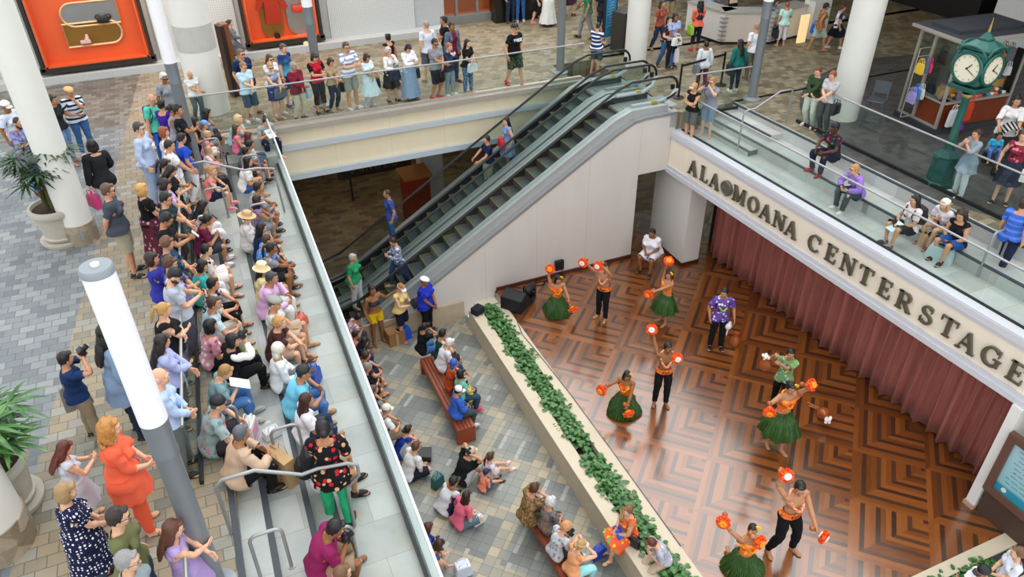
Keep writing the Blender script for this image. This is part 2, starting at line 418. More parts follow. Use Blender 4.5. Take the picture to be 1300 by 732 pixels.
def skirt_(hem,flare,top=1.03,ruf=.006,nseg=36,leaf=False):
    prof=[(top,.150,.116),(.96,.186,.150),(.88,.200,.166)]; n=7
    V=[];Fc=[]; rr=random.Random(3)
    zs=[p[0] for p in prof]+[.88+(hem-.88)*(i/n) for i in range(1,n+1)]
    for i,zz in enumerate(zs):
        if i<3: a,b_=prof[i][1:]
        else: u=(i-2)/n; fl=flare*(u**.6 if leaf else u); a=.200+fl; b_=.166+fl*1.05
        for k in range(nseg):
            th=2*PI*k/nseg; u=max(0,(i-2)/n); q=1+ruf*10*u*math.sin(th*9+i*.2)
            dz=(-.05*rr.random() if (leaf and i==len(zs)-1) else 0)
            if leaf: q*=1+.05*u*(-1)**k
            V.append((a*q*math.cos(th),.005+b_*q*math.sin(th),zz+dz))
    m=len(zs)
    for i in range(m-1):
        for k in range(nseg): Fc.append((i*nseg+k,(i+1)*nseg+k,(i+1)*nseg+(k+1)%nseg)); Fc.append((i*nseg+k,(i+1)*nseg+(k+1)%nseg,i*nseg+(k+1)%nseg))
    return np.array(V),Fc
def join2(A,B):
    n=len(A[0]); return np.vstack([A[0],B[0]]),A[1]+[tuple(i+n for i in f) for f in B[1]]
_garm={}
def onarm(c): return any(c[0]*s>.13 and _t(c,s)[0]>.01 and _t(c,s)[1]<.115 and c[2]>1.05-.0*c[0] and (abs(c[0])>.165 or c[2]>1.27) for s in (1,-1))
def garment(kind):
    if kind in _garm: return _garm[kind]
    sk=False
    if kind=='tee': g=shirt(.175)
    elif kind=='polo': g=shirt(.19,.88,.016,1.43)
    elif kind=='aloha': g=shirt(.20,.84,.022,1.42)
    elif kind=='long': g=shirt(.49)
    elif kind=='jacket': g=shirt(.50,.84,.026,1.425)
    elif kind=='tank': g=shirt(.012,.90,.012,1.39,low=.04)
    elif kind=='bandeau': g=cut(lambda c:1.2<c[2]<1.33 and not onarm(c),[((0,0,1.2),(0,0,1)),((0,0,1.33),(0,0,1))],lambda p:.012)
    elif kind=='top': g=cut(lambda c:1.03<c[2]<1.335 and not onarm(c),[((0,0,1.03),(0,0,1)),((0,0,1.335),(0,0,1))],lambda p:.013)
    elif kind=='sash': g=cut(lambda c:.94<c[2]<1.05 and abs(c[0])<.24,[((0,0,.94),(0,0,1)),((0,0,1.05),(0,0,1))],lambda p:.020)
    elif kind=='wrap': g=cut(lambda c:.72<c[2]<.98 and abs(c[0])<.26,[((0,0,.72),(0,0,1)),((0,0,.98),(0,0,1))],lambda p:.02)
    elif kind=='trousers': g=legs_(.085)
    elif kind=='jeans': g=legs_(.085,.006)
    elif kind=='shorts': g=legs_(.53,.028)
    elif kind=='hotpants': g=legs_(.72,.012)
    elif kind=='capri': g=legs_(.28,.010)
    elif kind=='skirt': g=skirt_(.50,.07); sk=True
    elif kind=='longskirt': g=skirt_(.16,.11); sk=True
    elif kind=='miniskirt': g=skirt_(.68,.03); sk=True
    elif kind=='leafskirt': g=skirt_(.50,.17,1.0,.010,72,True); sk=True
    elif kind=='dress': g=join2(shirt(.012,.99,.013,1.39,low=.05),skirt_(.52,.08)); sk=True
    elif kind=='teedress': g=join2(shirt(.175,.99,.014),skirt_(.50,.10)); sk=True
    elif kind=='maxidress': g=join2(shirt(.012,.99,.013,1.39,low=.05),skirt_(.12,.13)); sk=True
    elif kind=='tunic': g=join2(shirt(.32,.99,.016),skirt_(.66,.055)); sk=True
    elif kind=='blouse': g=join2(shirt(.30,.99,.016),skirt_(.78,.025)); sk=True
    V,Fc=g
    if sk:
        for i,v in enumerate(V):
            if .72<v[2]<1.02 and abs(v[0])<.26:
                _,j,_d=BKD.find(v); d=(v-BV[j])@BNRM[j]
                if d<.034: V[i]=v+BNRM[j]*np.array([1,1,.2])*(.034-d)
    W=weights(V,sk)
    if sk:
        Wb=weights(V,False); up=V[:,2]>.99; W[up]=Wb[up]
    _garm[kind]=(V,Fc,W); return _garm[kind]
def fastmesh(name,V,Fc,mat,rest=None):
    me=bpy.data.meshes.new(name); n=len(V); m=len(Fc)
    me.vertices.add(n); me.vertices.foreach_set('co',np.ascontiguousarray(V,dtype=np.float32).ravel())
    ln=np.array([len(f) for f in Fc]); idx=np.array([i for f in Fc for i in f],dtype=np.int32)
    me.loops.add(len(idx)); me.loops.foreach_set('vertex_index',idx)
    me.polygons.add(m); st=np.concatenate([[0],np.cumsum(ln)[:-1]]).astype(np.int32); me.polygons.foreach_set('loop_start',st)
    me.polygons.foreach_set('use_smooth',[True]*m)
    if rest is not None:
        a=me.attributes.new('rest','FLOAT_VECTOR','POINT'); a.data.foreach_set('vector',np.ascontiguousarray(rest,dtype=np.float32).ravel())
    me.update(); me.validate()
    if mat: me.materials.append(mat)
    return me
# ---- rigid pieces of a person, modelled around the rest head / feet
_rig={}
def scalp(off,low=1.545,front=.055,side=True):
    """hair that follows the skull; low = lowest edge at the back, front = hairline"""
    def keep(c):
        if c[2]<low: return False
        hl=1.645-.9*(max(0,c[1]+.02)) if c[1]>-.10 else 9
        line=1.665 if c[1]<-front else (1.60 if c[1]<-.02 else low)
        return c[2]>line-(.02 if abs(c[0])<.03 else 0) and not(abs(c[0])>.084)
    V,Fc=cut(keep,[((0,0,low),(0,0,1))],lambda p:off*(.6+.4*float(sm(np.array(p[2]),1.58,1.68))))
    return V,Fc
def _vox(mb,voxel=.008,ratio=.25,smooth=2): return _evalmesh(mb,voxel,smooth,ratio)
def rig(kind):
    if kind in _rig: return _rig[kind]
    b=MB()
    def skull(k=1.0,z0=0):
        b.ell((0,.022,1.632+z0),(.086*k,.094*k,.098*k)); 
        for s in (1,-1): b.ell((s*.068*k,.02,1.60),(.022,.045,.055))
        b.ell((0,.06,1.575),(.068*k,.045,.06)); b.ell((0,-.062,1.692),(.055*k,.028,.022))
    if kind=='short': skull(1.0); g=_vox(b)
    elif kind=='buzz':
        b.ell((0,.018,1.625),(.081,.091,.098)).ell((0,.055,1.575),(.06,.044,.05)); g=_vox(b)
    elif kind=='bald':   # fringe round the back of the head
        b.ell((0,.05,1.59),(.08,.052,.035)); 
        for s in (1,-1): b.ell((s*.072,.02,1.60),(.014,.035,.03))
        g=_vox(b)
    elif kind in ('bob','bobf'):
        skull(1.04)
        for s in (1,-1): b.ell((s*.078,.012,1.57),(.028,.055,.085))
        b.ell((0,.055,1.55),(.085,.055,.09)).ell((0,-.072,1.672),(.062,.028,.03)); g=_vox(b)
    elif kind=='long':
        skull(1.03)
        for s in (1,-1): b.ell((s*.08,.02,1.53),(.026,.045,.13))
        b.ell((0,.065,1.50),(.088,.045,.15)).ell((0,.085,1.36),(.10,.035,.16)).ell((.03,.095,1.26),(.06,.026,.10)).ell((-.035,.09,1.27),(.055,.028,.10)); g=_vox(b)
    elif kind=='curly':
        rr=random.Random(5); skull(1.05)
        for i in range(150):
            th=rr.uniform(-2.3,2.3); zz=rr.uniform(1.36,1.72); rad=.085 if zz<1.6 else .085*math.sqrt(max(.05,1-((zz-1.62)/.115)**2)); 
            b.ell((math.sin(th)*rad*1.1,.02+math.cos(th)*rad,zz),rr.uniform(.018,.03),None,8,6)
        g=_vox(b,.009,.3,1)
    elif kind=='curlylong':
        rr=random.Random(6); skull(1.05)
        for i in range(190):
            th=rr.uniform(-1.9,1.9); zz=rr.uniform(1.12,1.70); rad=.10 if zz<1.6 else .085
            b.ell((math.sin(th)*rad,.03+math.cos(th)*rad*.8,zz),rr.uniform(.02,.032),None,8,6)
        g=_vox(b,.009,.3,1)
    elif kind=='pony':
        skull(1.0); b.ell((0,.13,1.64),(.03,.03,.03)).ell((0,.155,1.55),(.032,.03,.09)).ell((0,.15,1.45),(.024,.022,.08)); g=_vox(b)
    elif kind=='bun':
        skull(1.0); b.ell((0,.10,1.70),(.048,.045,.042)); g=_vox(b)
    elif kind=='lowbun':
        skull(1.0); b.ell((0,.125,1.60),(.05,.04,.048)); g=_vox(b)
    elif kind=='wavy':   # short full waved hair
        rr=random.Random(9); skull(1.06)
        for i in range(90):
            th=rr.uniform(-2.2,2.2); ph=rr.uniform(-.35,1.4); b.ell((math.sin(th)*math.cos(ph)*.088,.02+math.cos(th)*math.cos(ph)*.092,1.615+math.sin(ph)*.11),rr.uniform(.016,.024),None,8,6)
        g=_vox(b,.008,.3,1)
    elif kind in ('cap','capback'):
        s=1 if kind=='cap' else -1
        b.ell((0,.012,1.645),(.092,.104,.092)); 
        g=b
        bmesh.ops.bisect_plane(b.b,geom=b.b.verts[:]+b.b.edges[:]+b.b.faces[:],plane_co=(0,0,1.635),plane_no=(0,.08*s,1),clear_inner=True)
        b.grid(lambda u,v:((u-.5)*.15*(1-.35*v*v),s*(-.075-.085*v*(1-.9*(2*u-1)**4*.4)),1.64-.012*v+ -.02*(2*u-1)**2),8,4)
        b.grid(lambda u,v:((u-.5)*.15*(1-.35*v*v),s*(-.075-.085*v*(1-.9*(2*u-1)**4*.4)),1.634-.012*v+ -.02*(2*u-1)**2),8,4).ell((0,.012,1.738),(.01,.01,.006),None,8,5)
        g=None
    elif kind in ('bucket','straw','sunhat'):
        w=.075 if kind=='straw' else .05; dr=.005 if kind=='straw' else .04; hz=.0 
        prof=[(.002,1.742),(.05,1.74),(.082,1.722),(.094,1.69),(.100,1.645),(.102+w*.6,1.632-dr*.6),(.102+w,1.63-dr),(.100+w,1.624-dr),(.098,1.634)]
        b.lathe(prof,(0,.012,0),28,.95,1.08); g=None
    elif kind=='visor':
        b.lathe([(.093,1.635),(.095,1.66),(.090,1.66),(.089,1.635)],(0,.012,0),24,.95,1.07)
        b.grid(lambda u,v:((u-.5)*.16*(1-.3*v*v),-.075-.08*v*(1-.36*(2*u-1)**4),1.645-.015*v-.02*(2*u-1)**2),8,4); g=None
    elif kind=='flatcap':
        b.ell((0,.0,1.675),(.102,.125,.05)).ell((0,-.085,1.66),(.07,.05,.014)); g=None
    elif kind=='hood':
        b.ell((0,.02,1.63),(.1,.105,.112)).ell((0,.06,1.52),(.095,.06,.10)); g=_vox(b)
    elif kind=='sunglasses':
        for s in (1,-1): b.ell((s*.034,-.093,1.606),(.026,.010,.018)).tube([(s*.055,-.086,1.61),(s*.079,-.04,1.612),(s*.08,.01,1.60)],.003,5)
        b.tube([(-.012,-.101,1.612),(.012,-.101,1.612)],.003,5); g=None
    elif kind=='glasses':
        for s in (1,-1):
            b.tube([(s*.034+.022*math.cos(t),-.100+.006*abs(math.cos(t)),1.605+.016*math.sin(t)) for t in [2*PI*k/14 for k in range(14)]],.0025,5,True).tube([(s*.056,-.092,1.61),(s*.079,-.04,1.612),(s*.08,.01,1.60)],.0025,5)
        b.tube([(-.012,-.103,1.608),(.012,-.103,1.608)],.0025,5); g=None
    elif kind[:3]=='eye':
        s=1 if kind=='eyeL' else -1; b.ell((s*.034,-.082,1.605),(.015,.012,.009),None,12,8); g=None
    elif kind[:4]=='brow':
        s=1 if kind=='browL' else -1; b.tube([(s*.016,-.098,1.626),(s*.034,-.094,1.631),(s*.054,-.08,1.626)],[.004,.0045,.003],6); g=None
    elif kind=='lips':
        b.ell((0,-.097,1.536),(.021,.006,.0045),None,10,6).ell((0,-.096,1.527),(.018,.006,.005),None,10,6); g=None
    elif kind=='beard':
        b.ell((0,-.072,1.512),(.046,.034,.036)).ell((.045,-.03,1.535),(.022,.05,.04)).ell((-.045,-.03,1.535),(.022,.05,.04)); g=_vox(b)
    elif kind=='flower':
        for k in range(6): b.ell((.085+.03*math.cos(k*PI/3),-.03,1.68+.03*math.sin(k*PI/3)),(.022,.012,.018),None,8,6)
        b.ell((.085,-.045,1.68),(.012,.01,.012),None,8,6).ell((.06,-.02,1.71),(.03,.02,.02),None,8,6); g=None
    elif kind in ('shoe','sandal','sneaker'):
        g=None
        if kind=='sandal':
            b.prism([(.119+.040*math.cos(t)*(1 if abs(math.sin(t))<.9 else .95),-.05+.135*math.sin(t)) for t in [2*PI*k/20 for k in range(20)]],.016)
            b.tube([(.08,-.06,.02),(.10,-.08,.055),(.122,-.10,.056),(.145,-.08,.048),(.158,-.055,.02)],.007,6)
        else:
            b.prism([(.119+.046*math.cos(t),-.052+.142*math.sin(t)) for t in [2*PI*k/20 for k in range(20)]],.022)
            b.ell((.117,.02,.06),(.044,.054,.05)).ell((.12,-.07,.042),(.044,.10,.036)); b2=b; 
    elif kind=='lei':
        rr=random.Random(2)
        pts=[(math.sin(t)*.112,-.015-math.cos(t)*.140 if math.cos(t)>0 else .02-math.cos(t)*.07,1.30-.12*max(0,math.cos(t))+.13*max(0,-math.cos(t))+.05*abs(math.sin(t))) for t in [2*PI*k/44 for k in range(44)]]
        for p in pts: b.ell((p[0],p[1],p[2]),(.026,.024,.026),None,8,6)
        g=None
    if g is None or kind.startswith('cap'): me=b.mesh(kind,None,True)
    else: me=fastmesh(kind,g[0],g[1],None)
    _rig[kind]=me; return me
_rigm={}
def rigmesh(kind,mat):
    k=(kind,mat.name)
    if k not in _rigm:
        me=rig(kind).copy(); me.materials.clear(); me.materials.append(mat); _rigm[k]=me
    return _rigm[k]
# ------------------------------------------------------------------ poses
def legs_stand(j=0,w=.11): return dict(fL=(w+.01,-.01+j,-.835),fR=(-w-.01,.01-j,-.835))
def legs_sit(h,reach=.40,w=.12,cross=0): return dict(fL=(w,-reach,-.10-h+.085),fR=(-w,-reach+.05,-.10-h+.085),kL=(.25,-1,1.2),kR=(-.25,-1,1.2))
ARMS={
 'down':dict(hL=(.26,-.03,-.03),hR=(-.26,-.03,-.03),eL=(.5,1,0),eR=(-.5,1,0)),
 'clasp':dict(hL=(.055,-.24,.06),hR=(-.05,-.25,.05),eL=(1,.5,-.6),eR=(-1,.5,-.6)),
 'fold':dict(hL=(-.10,-.20,.24),hR=(.10,-.23,.20),eL=(1,-.3,-.8),eR=(-1,-.3,-.8)),
 'back':dict(hL=(.07,.17,.0),hR=(-.07,.19,.0),eL=(1,.6,-.2),eR=(-1,.6,-.2)),
 'phone':dict(hL=(.06,-.30,.26),hR=(-.06,-.31,.26),eL=(.8,.5,-1),eR=(-.8,.5,-1),cL=45,cR=45),
 'photo':dict(hL=(.085,-.27,.60),hR=(-.085,-.27,.60),eL=(1,-.2,-.9),eR=(-1,-.2,-.9),cL=50,cR=50),
 'photo1':dict(hL=(.20,-.02,.02),hR=(-.06,-.36,.52),eL=(.5,1,0),eR=(-1,0,-.9),cR=50),
 'rail':dict(hL=(-.04,-.27,.10),hR=(.05,-.25,.13),eL=(1,.2,-.3),eR=(-1,.2,-.3)),
 'bag':dict(hL=(.27,-.06,-.02),hR=(-.10,-.24,.14),eL=(.5,1,0),eR=(-1,.5,-.5)),
 'clap':dict(hL=(.035,-.34,.28),hR=(-.035,-.34,.28),eL=(1,.3,-.8),eR=(-1,.3,-.8),cL=0,cR=0),
 'face':dict(hL=(.04,-.17,.50),hR=(-.05,-.25,.16),eL=(.8,-.1,-1),eR=(-1,.4,-.5)),
 'hands':dict(hL=(.035,-.22,.45),hR=(-.035,-.22,.45),eL=(.8,-.1,-1),eR=(-.8,-.1,-1),cL=20,cR=20),
 'lap':dict(hL=(.07,-.26,.08),hR=(-.06,-.27,.08),eL=(1,.5,-.5),eR=(-1,.5,-.5)),
 'knees':dict(hL=(.12,-.40,.17),hR=(-.12,-.38,.17),eL=(1,.2,-.3),eR=(-1,.2,-.3)),
 'hug':dict(hL=(-.05,-.47,.18),hR=(.05,-.46,.16),eL=(1,.1,-.4),eR=(-1,.1,-.4)),
 'prop':dict(hL=(.30,.14,-.02),hR=(-.12,-.36,.14),eL=(1,.6,0),eR=(-1,.2,-.3)),
 'push':dict(hL=(.2,-.38,.12),hR=(-.2,-.38,.12),eL=(1,.5,-.5),eR=(-1,.5,-.5)),
 'swing':dict(hL=(.26,-.16,.0),hR=(-.26,.12,.02),eL=(.3,1,0),eR=(-.3,1,0)),
 'hipL':dict(hL=(.19,-.09,.10),hR=(-.26,-.03,-.03),eL=(1,.8,0),eR=(-.5,1,0)),
 'reachL':dict(hL=(.55,-.12,.42),hR=(-.26,-.06,0),eL=(.2,.3,-1),eR=(-.5,1,0)),
 'chin':dict(hL=(.02,-.17,.50),hR=(.02,-.20,.24),eL=(.5,-.3,-1),eR=(-1,0,-.6)),
}
def make_pose(pose,h,seed):
    """pose = 'stand.phone', 'sit.knees', 'floor.lap' ..."""
    rr=random.Random(seed); b,a=pose.split('.')[:2]; p={}
    p.update(ARMS[a]); j=lambda s: rr.uniform(-s,s)
    hy,hp=j(14),rr.uniform(4,16)
    if b=='stand': p.update(legs_stand(j(.05))); p['sp']=(rr.uniform(0,5),j(6),j(3))
    elif b=='lean': p.update(fL=(.11,.12,-.80),fR=(-.11,.16,-.79)); p['pel']=15; p['sp']=(18,j(5),0); hp=20
    elif b=='walk': s=rr.choice((1,-1)); p.update(fL=(.09,-.24*s,-.80),fR=(-.09,.24*s,-.78)); p['sp']=(3,8*s,0)
    elif b=='step': p.update(fL=(.09,-.26,-.62),fR=(-.09,.22,-.80)); p['sp']=(8,6,0); p['pel']=6
    elif b=='bend': p.update(fL=(.12,.10,-.80),fR=(-.12,.30,-.76)); p['pel']=25; p['sp']=(22,0,0); hp=20
    elif b=='sit': p.update(legs_sit(h,rr.uniform(.36,.46) if h<.4 else rr.uniform(.36,.42),rr.uniform(.09,.16))); p['pel']=rr.uniform(-10,4); p['sp']=(rr.uniform(16,30) if a in('knees','hug','phone','chin','hands') else rr.uniform(8,18),j(8),j(4))
    elif b=='floor': p.update(legs_sit(0,rr.uniform(.44,.52),.13)); p['pel']=-12; p['sp']=(30,j(6),0)
    elif b=='cross': p.update(fL=(-.10,-.27,-.03),fR=(.12,-.34,-.03),kL=(1.2,-.5,.35),kR=(-1.2,-.5,.35)); p['pel']=-8; p['sp']=(24,j(6),0)
    elif b=='legs': p.update(fL=(.12,-.74,-.02),fR=(-.10,-.72,-.02),kL=(.1,-.3,1),kR=(-.1,-.3,1)); p['pel']=-6; p['sp']=(16,0,0)
    elif b=='ride': p.update(legs_sit(h,.32,.10)); p['pel']=-18; p['sp']=(4,0,0); hp=6
    if a in('phone',): hp+=18
    if b in('sit','floor','cross') and a in('phone','face','chin'): hp+=6
    p['head']=(hp,hy)
    for k in('hL','hR'):
        v=list(p[k]); p[k]=(v[0]+j(.02),v[1]+j(.03),v[2]+j(.02))
    return p,b
SKIN={'a':'e0b090','b':'d09a78','c':'b88360','d':'96643f','e':'5a3a28'}
COUNT=[0]
def build_person(root_xyz,face,S,scale,fat,fem,kid,hair,hc,top,bottom,shoes,skn,extra,label,basez,group=None,cat='person'):
    """body mesh + hair, clothing ... as its children; root is where the person stands or sits"""
    seed=COUNT[0]; COUNT[0]+=1
    V=skin(morph(BV,fat,fem,kid),BW,S)-np.array([0,0,basez])
    sk=skinmat(SKIN.get(skn,skn))
    o=link('person',fastmesh('person',V,BF,sk),None,root_xyz,label=label,category=cat)
    if group: o['group']=group
    o.rotation_euler=(0,0,R(face+90)); o.scale=(scale,)*3
    off=Matrix.Translation((0,0,-basez))
    def cloth(kind,spec,name):
        gV,gF,gW=garment(kind); P=morph(gV,fat,fem,kid)
        
        if basez>.3 and kind in SKIRTS and S[2]['sit']:
            m=P[:,2]<.9; k=np.clip((.9-P[:,2])/.12,0,1); P[:,1]=P[:,1]*(1-.42*k); P[:,0]=P[:,0]*(1-.10*k)
        P2=skin(P,gW,S)-np.array([0,0,basez])
        link(name,fastmesh(name,P2,gF,fabric(spec) if isinstance(spec,str) else spec,gV),o)
    NM={'tee':'shirt','polo':'shirt','aloha':'shirt','long':'shirt','tank':'tank_top','jeans':'jeans','bandeau':'bikini_top','top':'bodice','wrap':'wrap','hotpants':'shorts','capri':'trousers','miniskirt':'skirt','longskirt':'skirt','teedress':'dress','maxidress':'dress','leafskirt':'leaf_skirt'}
    for g in (bottom,top):
        if g:
            for part in g.split('+'):
                k,c=part.split(':'); cloth(k,c if k!='leafskirt' else leafmat(),NM.get(k,k))
    def rigid(kind,mat,bone,name,mirror_x=0,sc=None):
        c=link(name,rigmesh(kind,mat),o); M=off@bone_matrix(bone,S)
        if mirror_x: M=M@Matrix.Translation((-.238,0,0))
        if kid and bone=='hea': M=M@Matrix.Translation((0,0,1.47))@Matrix.Diagonal((1+.22*kid,1+.22*kid,1+.22*kid,1))@Matrix.Translation((0,0,-1.47))
        c.matrix_local=M; return c
    if hair and hair!='none': rigid(hair,hairmat(hc),'hea','hair')
    for sd in ('L','R'): rigid('eye'+sd,eyemat(),'hea','eye'); rigid('brow'+sd,hairmat(hc),'hea','eyebrow')
    rigid('lips',plain('lips','a0584c',.5),'hea','lips')
    if shoes:
        k,c=shoes.split(':')
        for i,bn in enumerate(('ftL','ftR')): rigid(k,plain('shoe',c,.6),bn,k if k!='sneaker' else 'shoe',i)
    for e in extra:
        k,_,c=e.partition(':')
        if k in('cap','capback','bucket','straw','sunhat','visor','flatcap','hood','sunglasses','glasses','beard','flower'):
            nm={'capback':'cap','bucket':'bucket_hat','straw':'straw_hat','sunhat':'sun_hat','flatcap':'flat_cap'}.get(k,k)
            rigid(k,hairmat(c) if k=='beard' else plain(nm,c or '111',.55 if 'glass' not in k else .2),'hea',nm)
        elif k=='lei':
            l=link('lei',rigmesh('lei',leimat(c)),o); l.matrix_local=off@bone_matrix('che',S)
    return o
SKIRTS=('skirt','longskirt','miniskirt','dress','teedress','maxidress','tunic','blouse')
def eyemat():
    if 'eyes' not in _mats:
        t=NT('eyes'); x,y,z=t.sep(t.obj()); dx=t.math('SUBTRACT',t.math('ABSOLUTE',x),.034); dz=t.math('SUBTRACT',z,1.605); d=t.math('SQRT',t.math('ADD',t.math('MULTIPLY',dx,dx),t.math('MULTIPLY',dz,dz)))
        t.ln(t.mix(t.math('LESS_THAN',d,.0068),lin('dcd4cc'),lin('1a110c')),t.b.inputs['Base Color']); t.b.inputs['Roughness'].default_value=.3; _mats['eyes']=t.m
    return _mats['eyes']
def leimat(c):
    key='lei'+c
    if key not in _mats:
        t=NT('lei'); a,b=c.split('/'); f=t.noise(t.obj(),38,1); t.ln(t.ramp(f,[(.44,lin(a)),(.52,lin(b))]),t.b.inputs['Base Color']); t.b.inputs['Roughness'].default_value=.7; _mats[key]=t.m
    return _mats[key]
def leafmat():
    if 'leaf' not in _mats:
        t=NT('ti_leaves'); a=t.new('ShaderNodeAttribute',attribute_name='rest'); x,y,z=t.sep(a.outputs['Vector'])
        ang=t.math('ARCTAN2',y,x); f=t.noise(t.comb(t.math('MULTIPLY',ang,7.),t.math('MULTIPLY',z,1.2),0),3.2,3)
        t.ln(t.ramp(f,[(.3,(.008,.03,.004)),(.5,(.024,.085,.010)),(.75,(.085,.17,.03))]),t.b.inputs['Base Color']); t.b.inputs['Roughness'].default_value=.4
        t.bump(f,.8,.03); _mats['leaf']=t.m
    return _mats['leaf']
# ------------------------------------------------------------------ surfaces of the place
def paving(name,c1,c2,c3,size=.30,rot=0,rough=.55,mort=(.12,.11,.10),w=1.6):
    t=NT(name); v=t.map(t.pos(),rot,(1/size,1/size,1/size))
    b=t.new('ShaderNodeTexBrick'); b.inputs['Scale'].default_value=1; b.inputs['Brick Width'].default_value=w; b.inputs['Row Height'].default_value=1; b.inputs['Mortar Size'].default_value=.03; b.inputs['Mortar Smooth'].default_value=.2
    b.inputs['Color1'].default_value=(0,0,0,1); b.inputs['Color2'].default_value=(1,1,1,1); b.inputs['Mortar'].default_value=(.5,.5,.5,1); t.ln(v,b.inputs['Vector'])
    f=t.math('ADD',t.math('MULTIPLY',b.outputs['Color'],.75),t.math('MULTIPLY',t.noise(v,.35,3),.5))
    col=t.ramp(f,[(.2,c1),(.55,c2),(.95,c3)]); g=t.noise(t.pos(),9,5,.65)
    col=t.mix(t.math('MULTIPLY',g,.45),col,(.5,.5,.5),'OVERLAY')
    col=t.mix(b.outputs['Fac'],col,mort); t.ln(col,t.b.inputs['Base Color']); t.b.inputs['Roughness'].default_value=rough
    t.bump(t.math('SUBTRACT',t.math('MULTIPLY',g,.4),b.outputs['Fac']),.35,.012); return t
def marble(name,c1,c2,size=.62):
    t=NT(name); v=t.map(t.pos(),0,(1/size,1/size,1/size))
    b=t.new('ShaderNodeTexBrick'); b.inputs['Scale'].default_value=1; b.inputs['Brick Width'].default_value=1.4; b.inputs['Row Height'].default_value=1; b.inputs['Mortar Size'].default_value=.006
    b.inputs['Color1'].default_value=(.25,.25,.25,1); b.inputs['Color2'].default_value=(.75,.75,.75,1); b.inputs['Mortar'].default_value=(0,0,0,1); t.ln(v,b.inputs['Vector'])
    f=t.math('ADD',t.math('MULTIPLY',b.outputs['Color'],.6),t.math('MULTIPLY',t.noise(t.pos(),1.7,6,.65),.6))
    col=t.ramp(f,[(.25,c1),(.85,c2)]); col=t.mix(t.math('MULTIPLY',t.math('SUBTRACT',t.noise(t.pos(),2.6,4),.5),1.2),col,(.55,.45,.30))
    col=t.mix(t.math('MULTIPLY',b.outputs['Fac'],.5),col,(.2,.2,.2))
    t.ln(col,t.b.inputs['Base Color']); t.b.inputs['Roughness'].default_value=.4; return t.m
def parquet():
    t=NT('parquet'); s=1.4069; yaw=-.39078-YAW
    o=at(0,0,0); ox,oy=.642268*12,1.049406*12; c_,s_=math.cos(-YAW),math.sin(-YAW); OX,OY=ox*c_-oy*s_,ox*s_+oy*c_
    x,y,z=t.sep(t.pos()); dx=t.math('SUBTRACT',x,OX); dy=t.math('SUBTRACT',y,OY)
    ca,sa=math.cos(yaw),math.sin(yaw)
    p=t.math('DIVIDE',t.math('ADD',t.math('MULTIPLY',dx,ca),t.math('MULTIPLY',dy,sa)),s)
    q=t.math('DIVIDE',t.math('SUBTRACT',t.math('MULTIPLY',dx,sa),t.math('MULTIPLY',dy,ca)),s)
    fp=t.math('FRACT',p); fq=t.math('FRACT',q); ip=t.math('FLOOR',p); iq=t.math('FLOOR',q)
    a=t.math('SUBTRACT',1.,fp); m=t.math('MAXIMUM',a,fq); side=t.math('GREATER_THAN',a,fq)
    d=t.math('MULTIPLY',t.math('SUBTRACT',1.,m),5.); bar=t.math('FLOOR',d); fr=t.math('FRACT',d)
    dark=t.math('GREATER_THAN',fr,.69)
    # each strip: light part is two boards
    sub=t.math('FLOOR',t.math('MULTIPLY',fr,2.9))
    wn=t.new('ShaderNodeTexWhiteNoise'); t.ln(t.comb(t.math('ADD',t.math('MULTIPLY',ip,17.),bar),t.math('ADD',t.math('MULTIPLY',iq,13.),sub),side),wn.inputs['Vector'])
    u=t.mix(side,t.comb(t.math('MULTIPLY',p,3.),t.math('MULTIPLY',q,40.),0),t.comb(t.math('MULTIPLY',p,40.),t.math('MULTIPLY',q,3.),0))
    g=t.noise(u,1.6,4,.6)
    f=t.math('ADD',t.math('MULTIPLY',wn.outputs['Value'],.6),t.math('MULTIPLY',g,.5))
    lightc=t.ramp(f,[(.15,(.10,.027,.004)),(.5,(.195,.056,.008)),(.95,(.29,.092,.016))]); darkc=t.ramp(f,[(.2,(.036,.014,.006)),(.9,(.09,.034,.014))])
    col=t.mix(dark,lightc,darkc)
    t.ln(col,t.b.inputs['Base Color']); t.ln(t.math('ADD',.24,t.math('MULTIPLY',g,.14)),t.b.inputs['Roughness']); t.b.inputs['Coat Weight'].default_value=.9; t.b.inputs['Coat Roughness'].default_value=.16; t.b.inputs['Coat IOR'].default_value=1.75
    return t.m
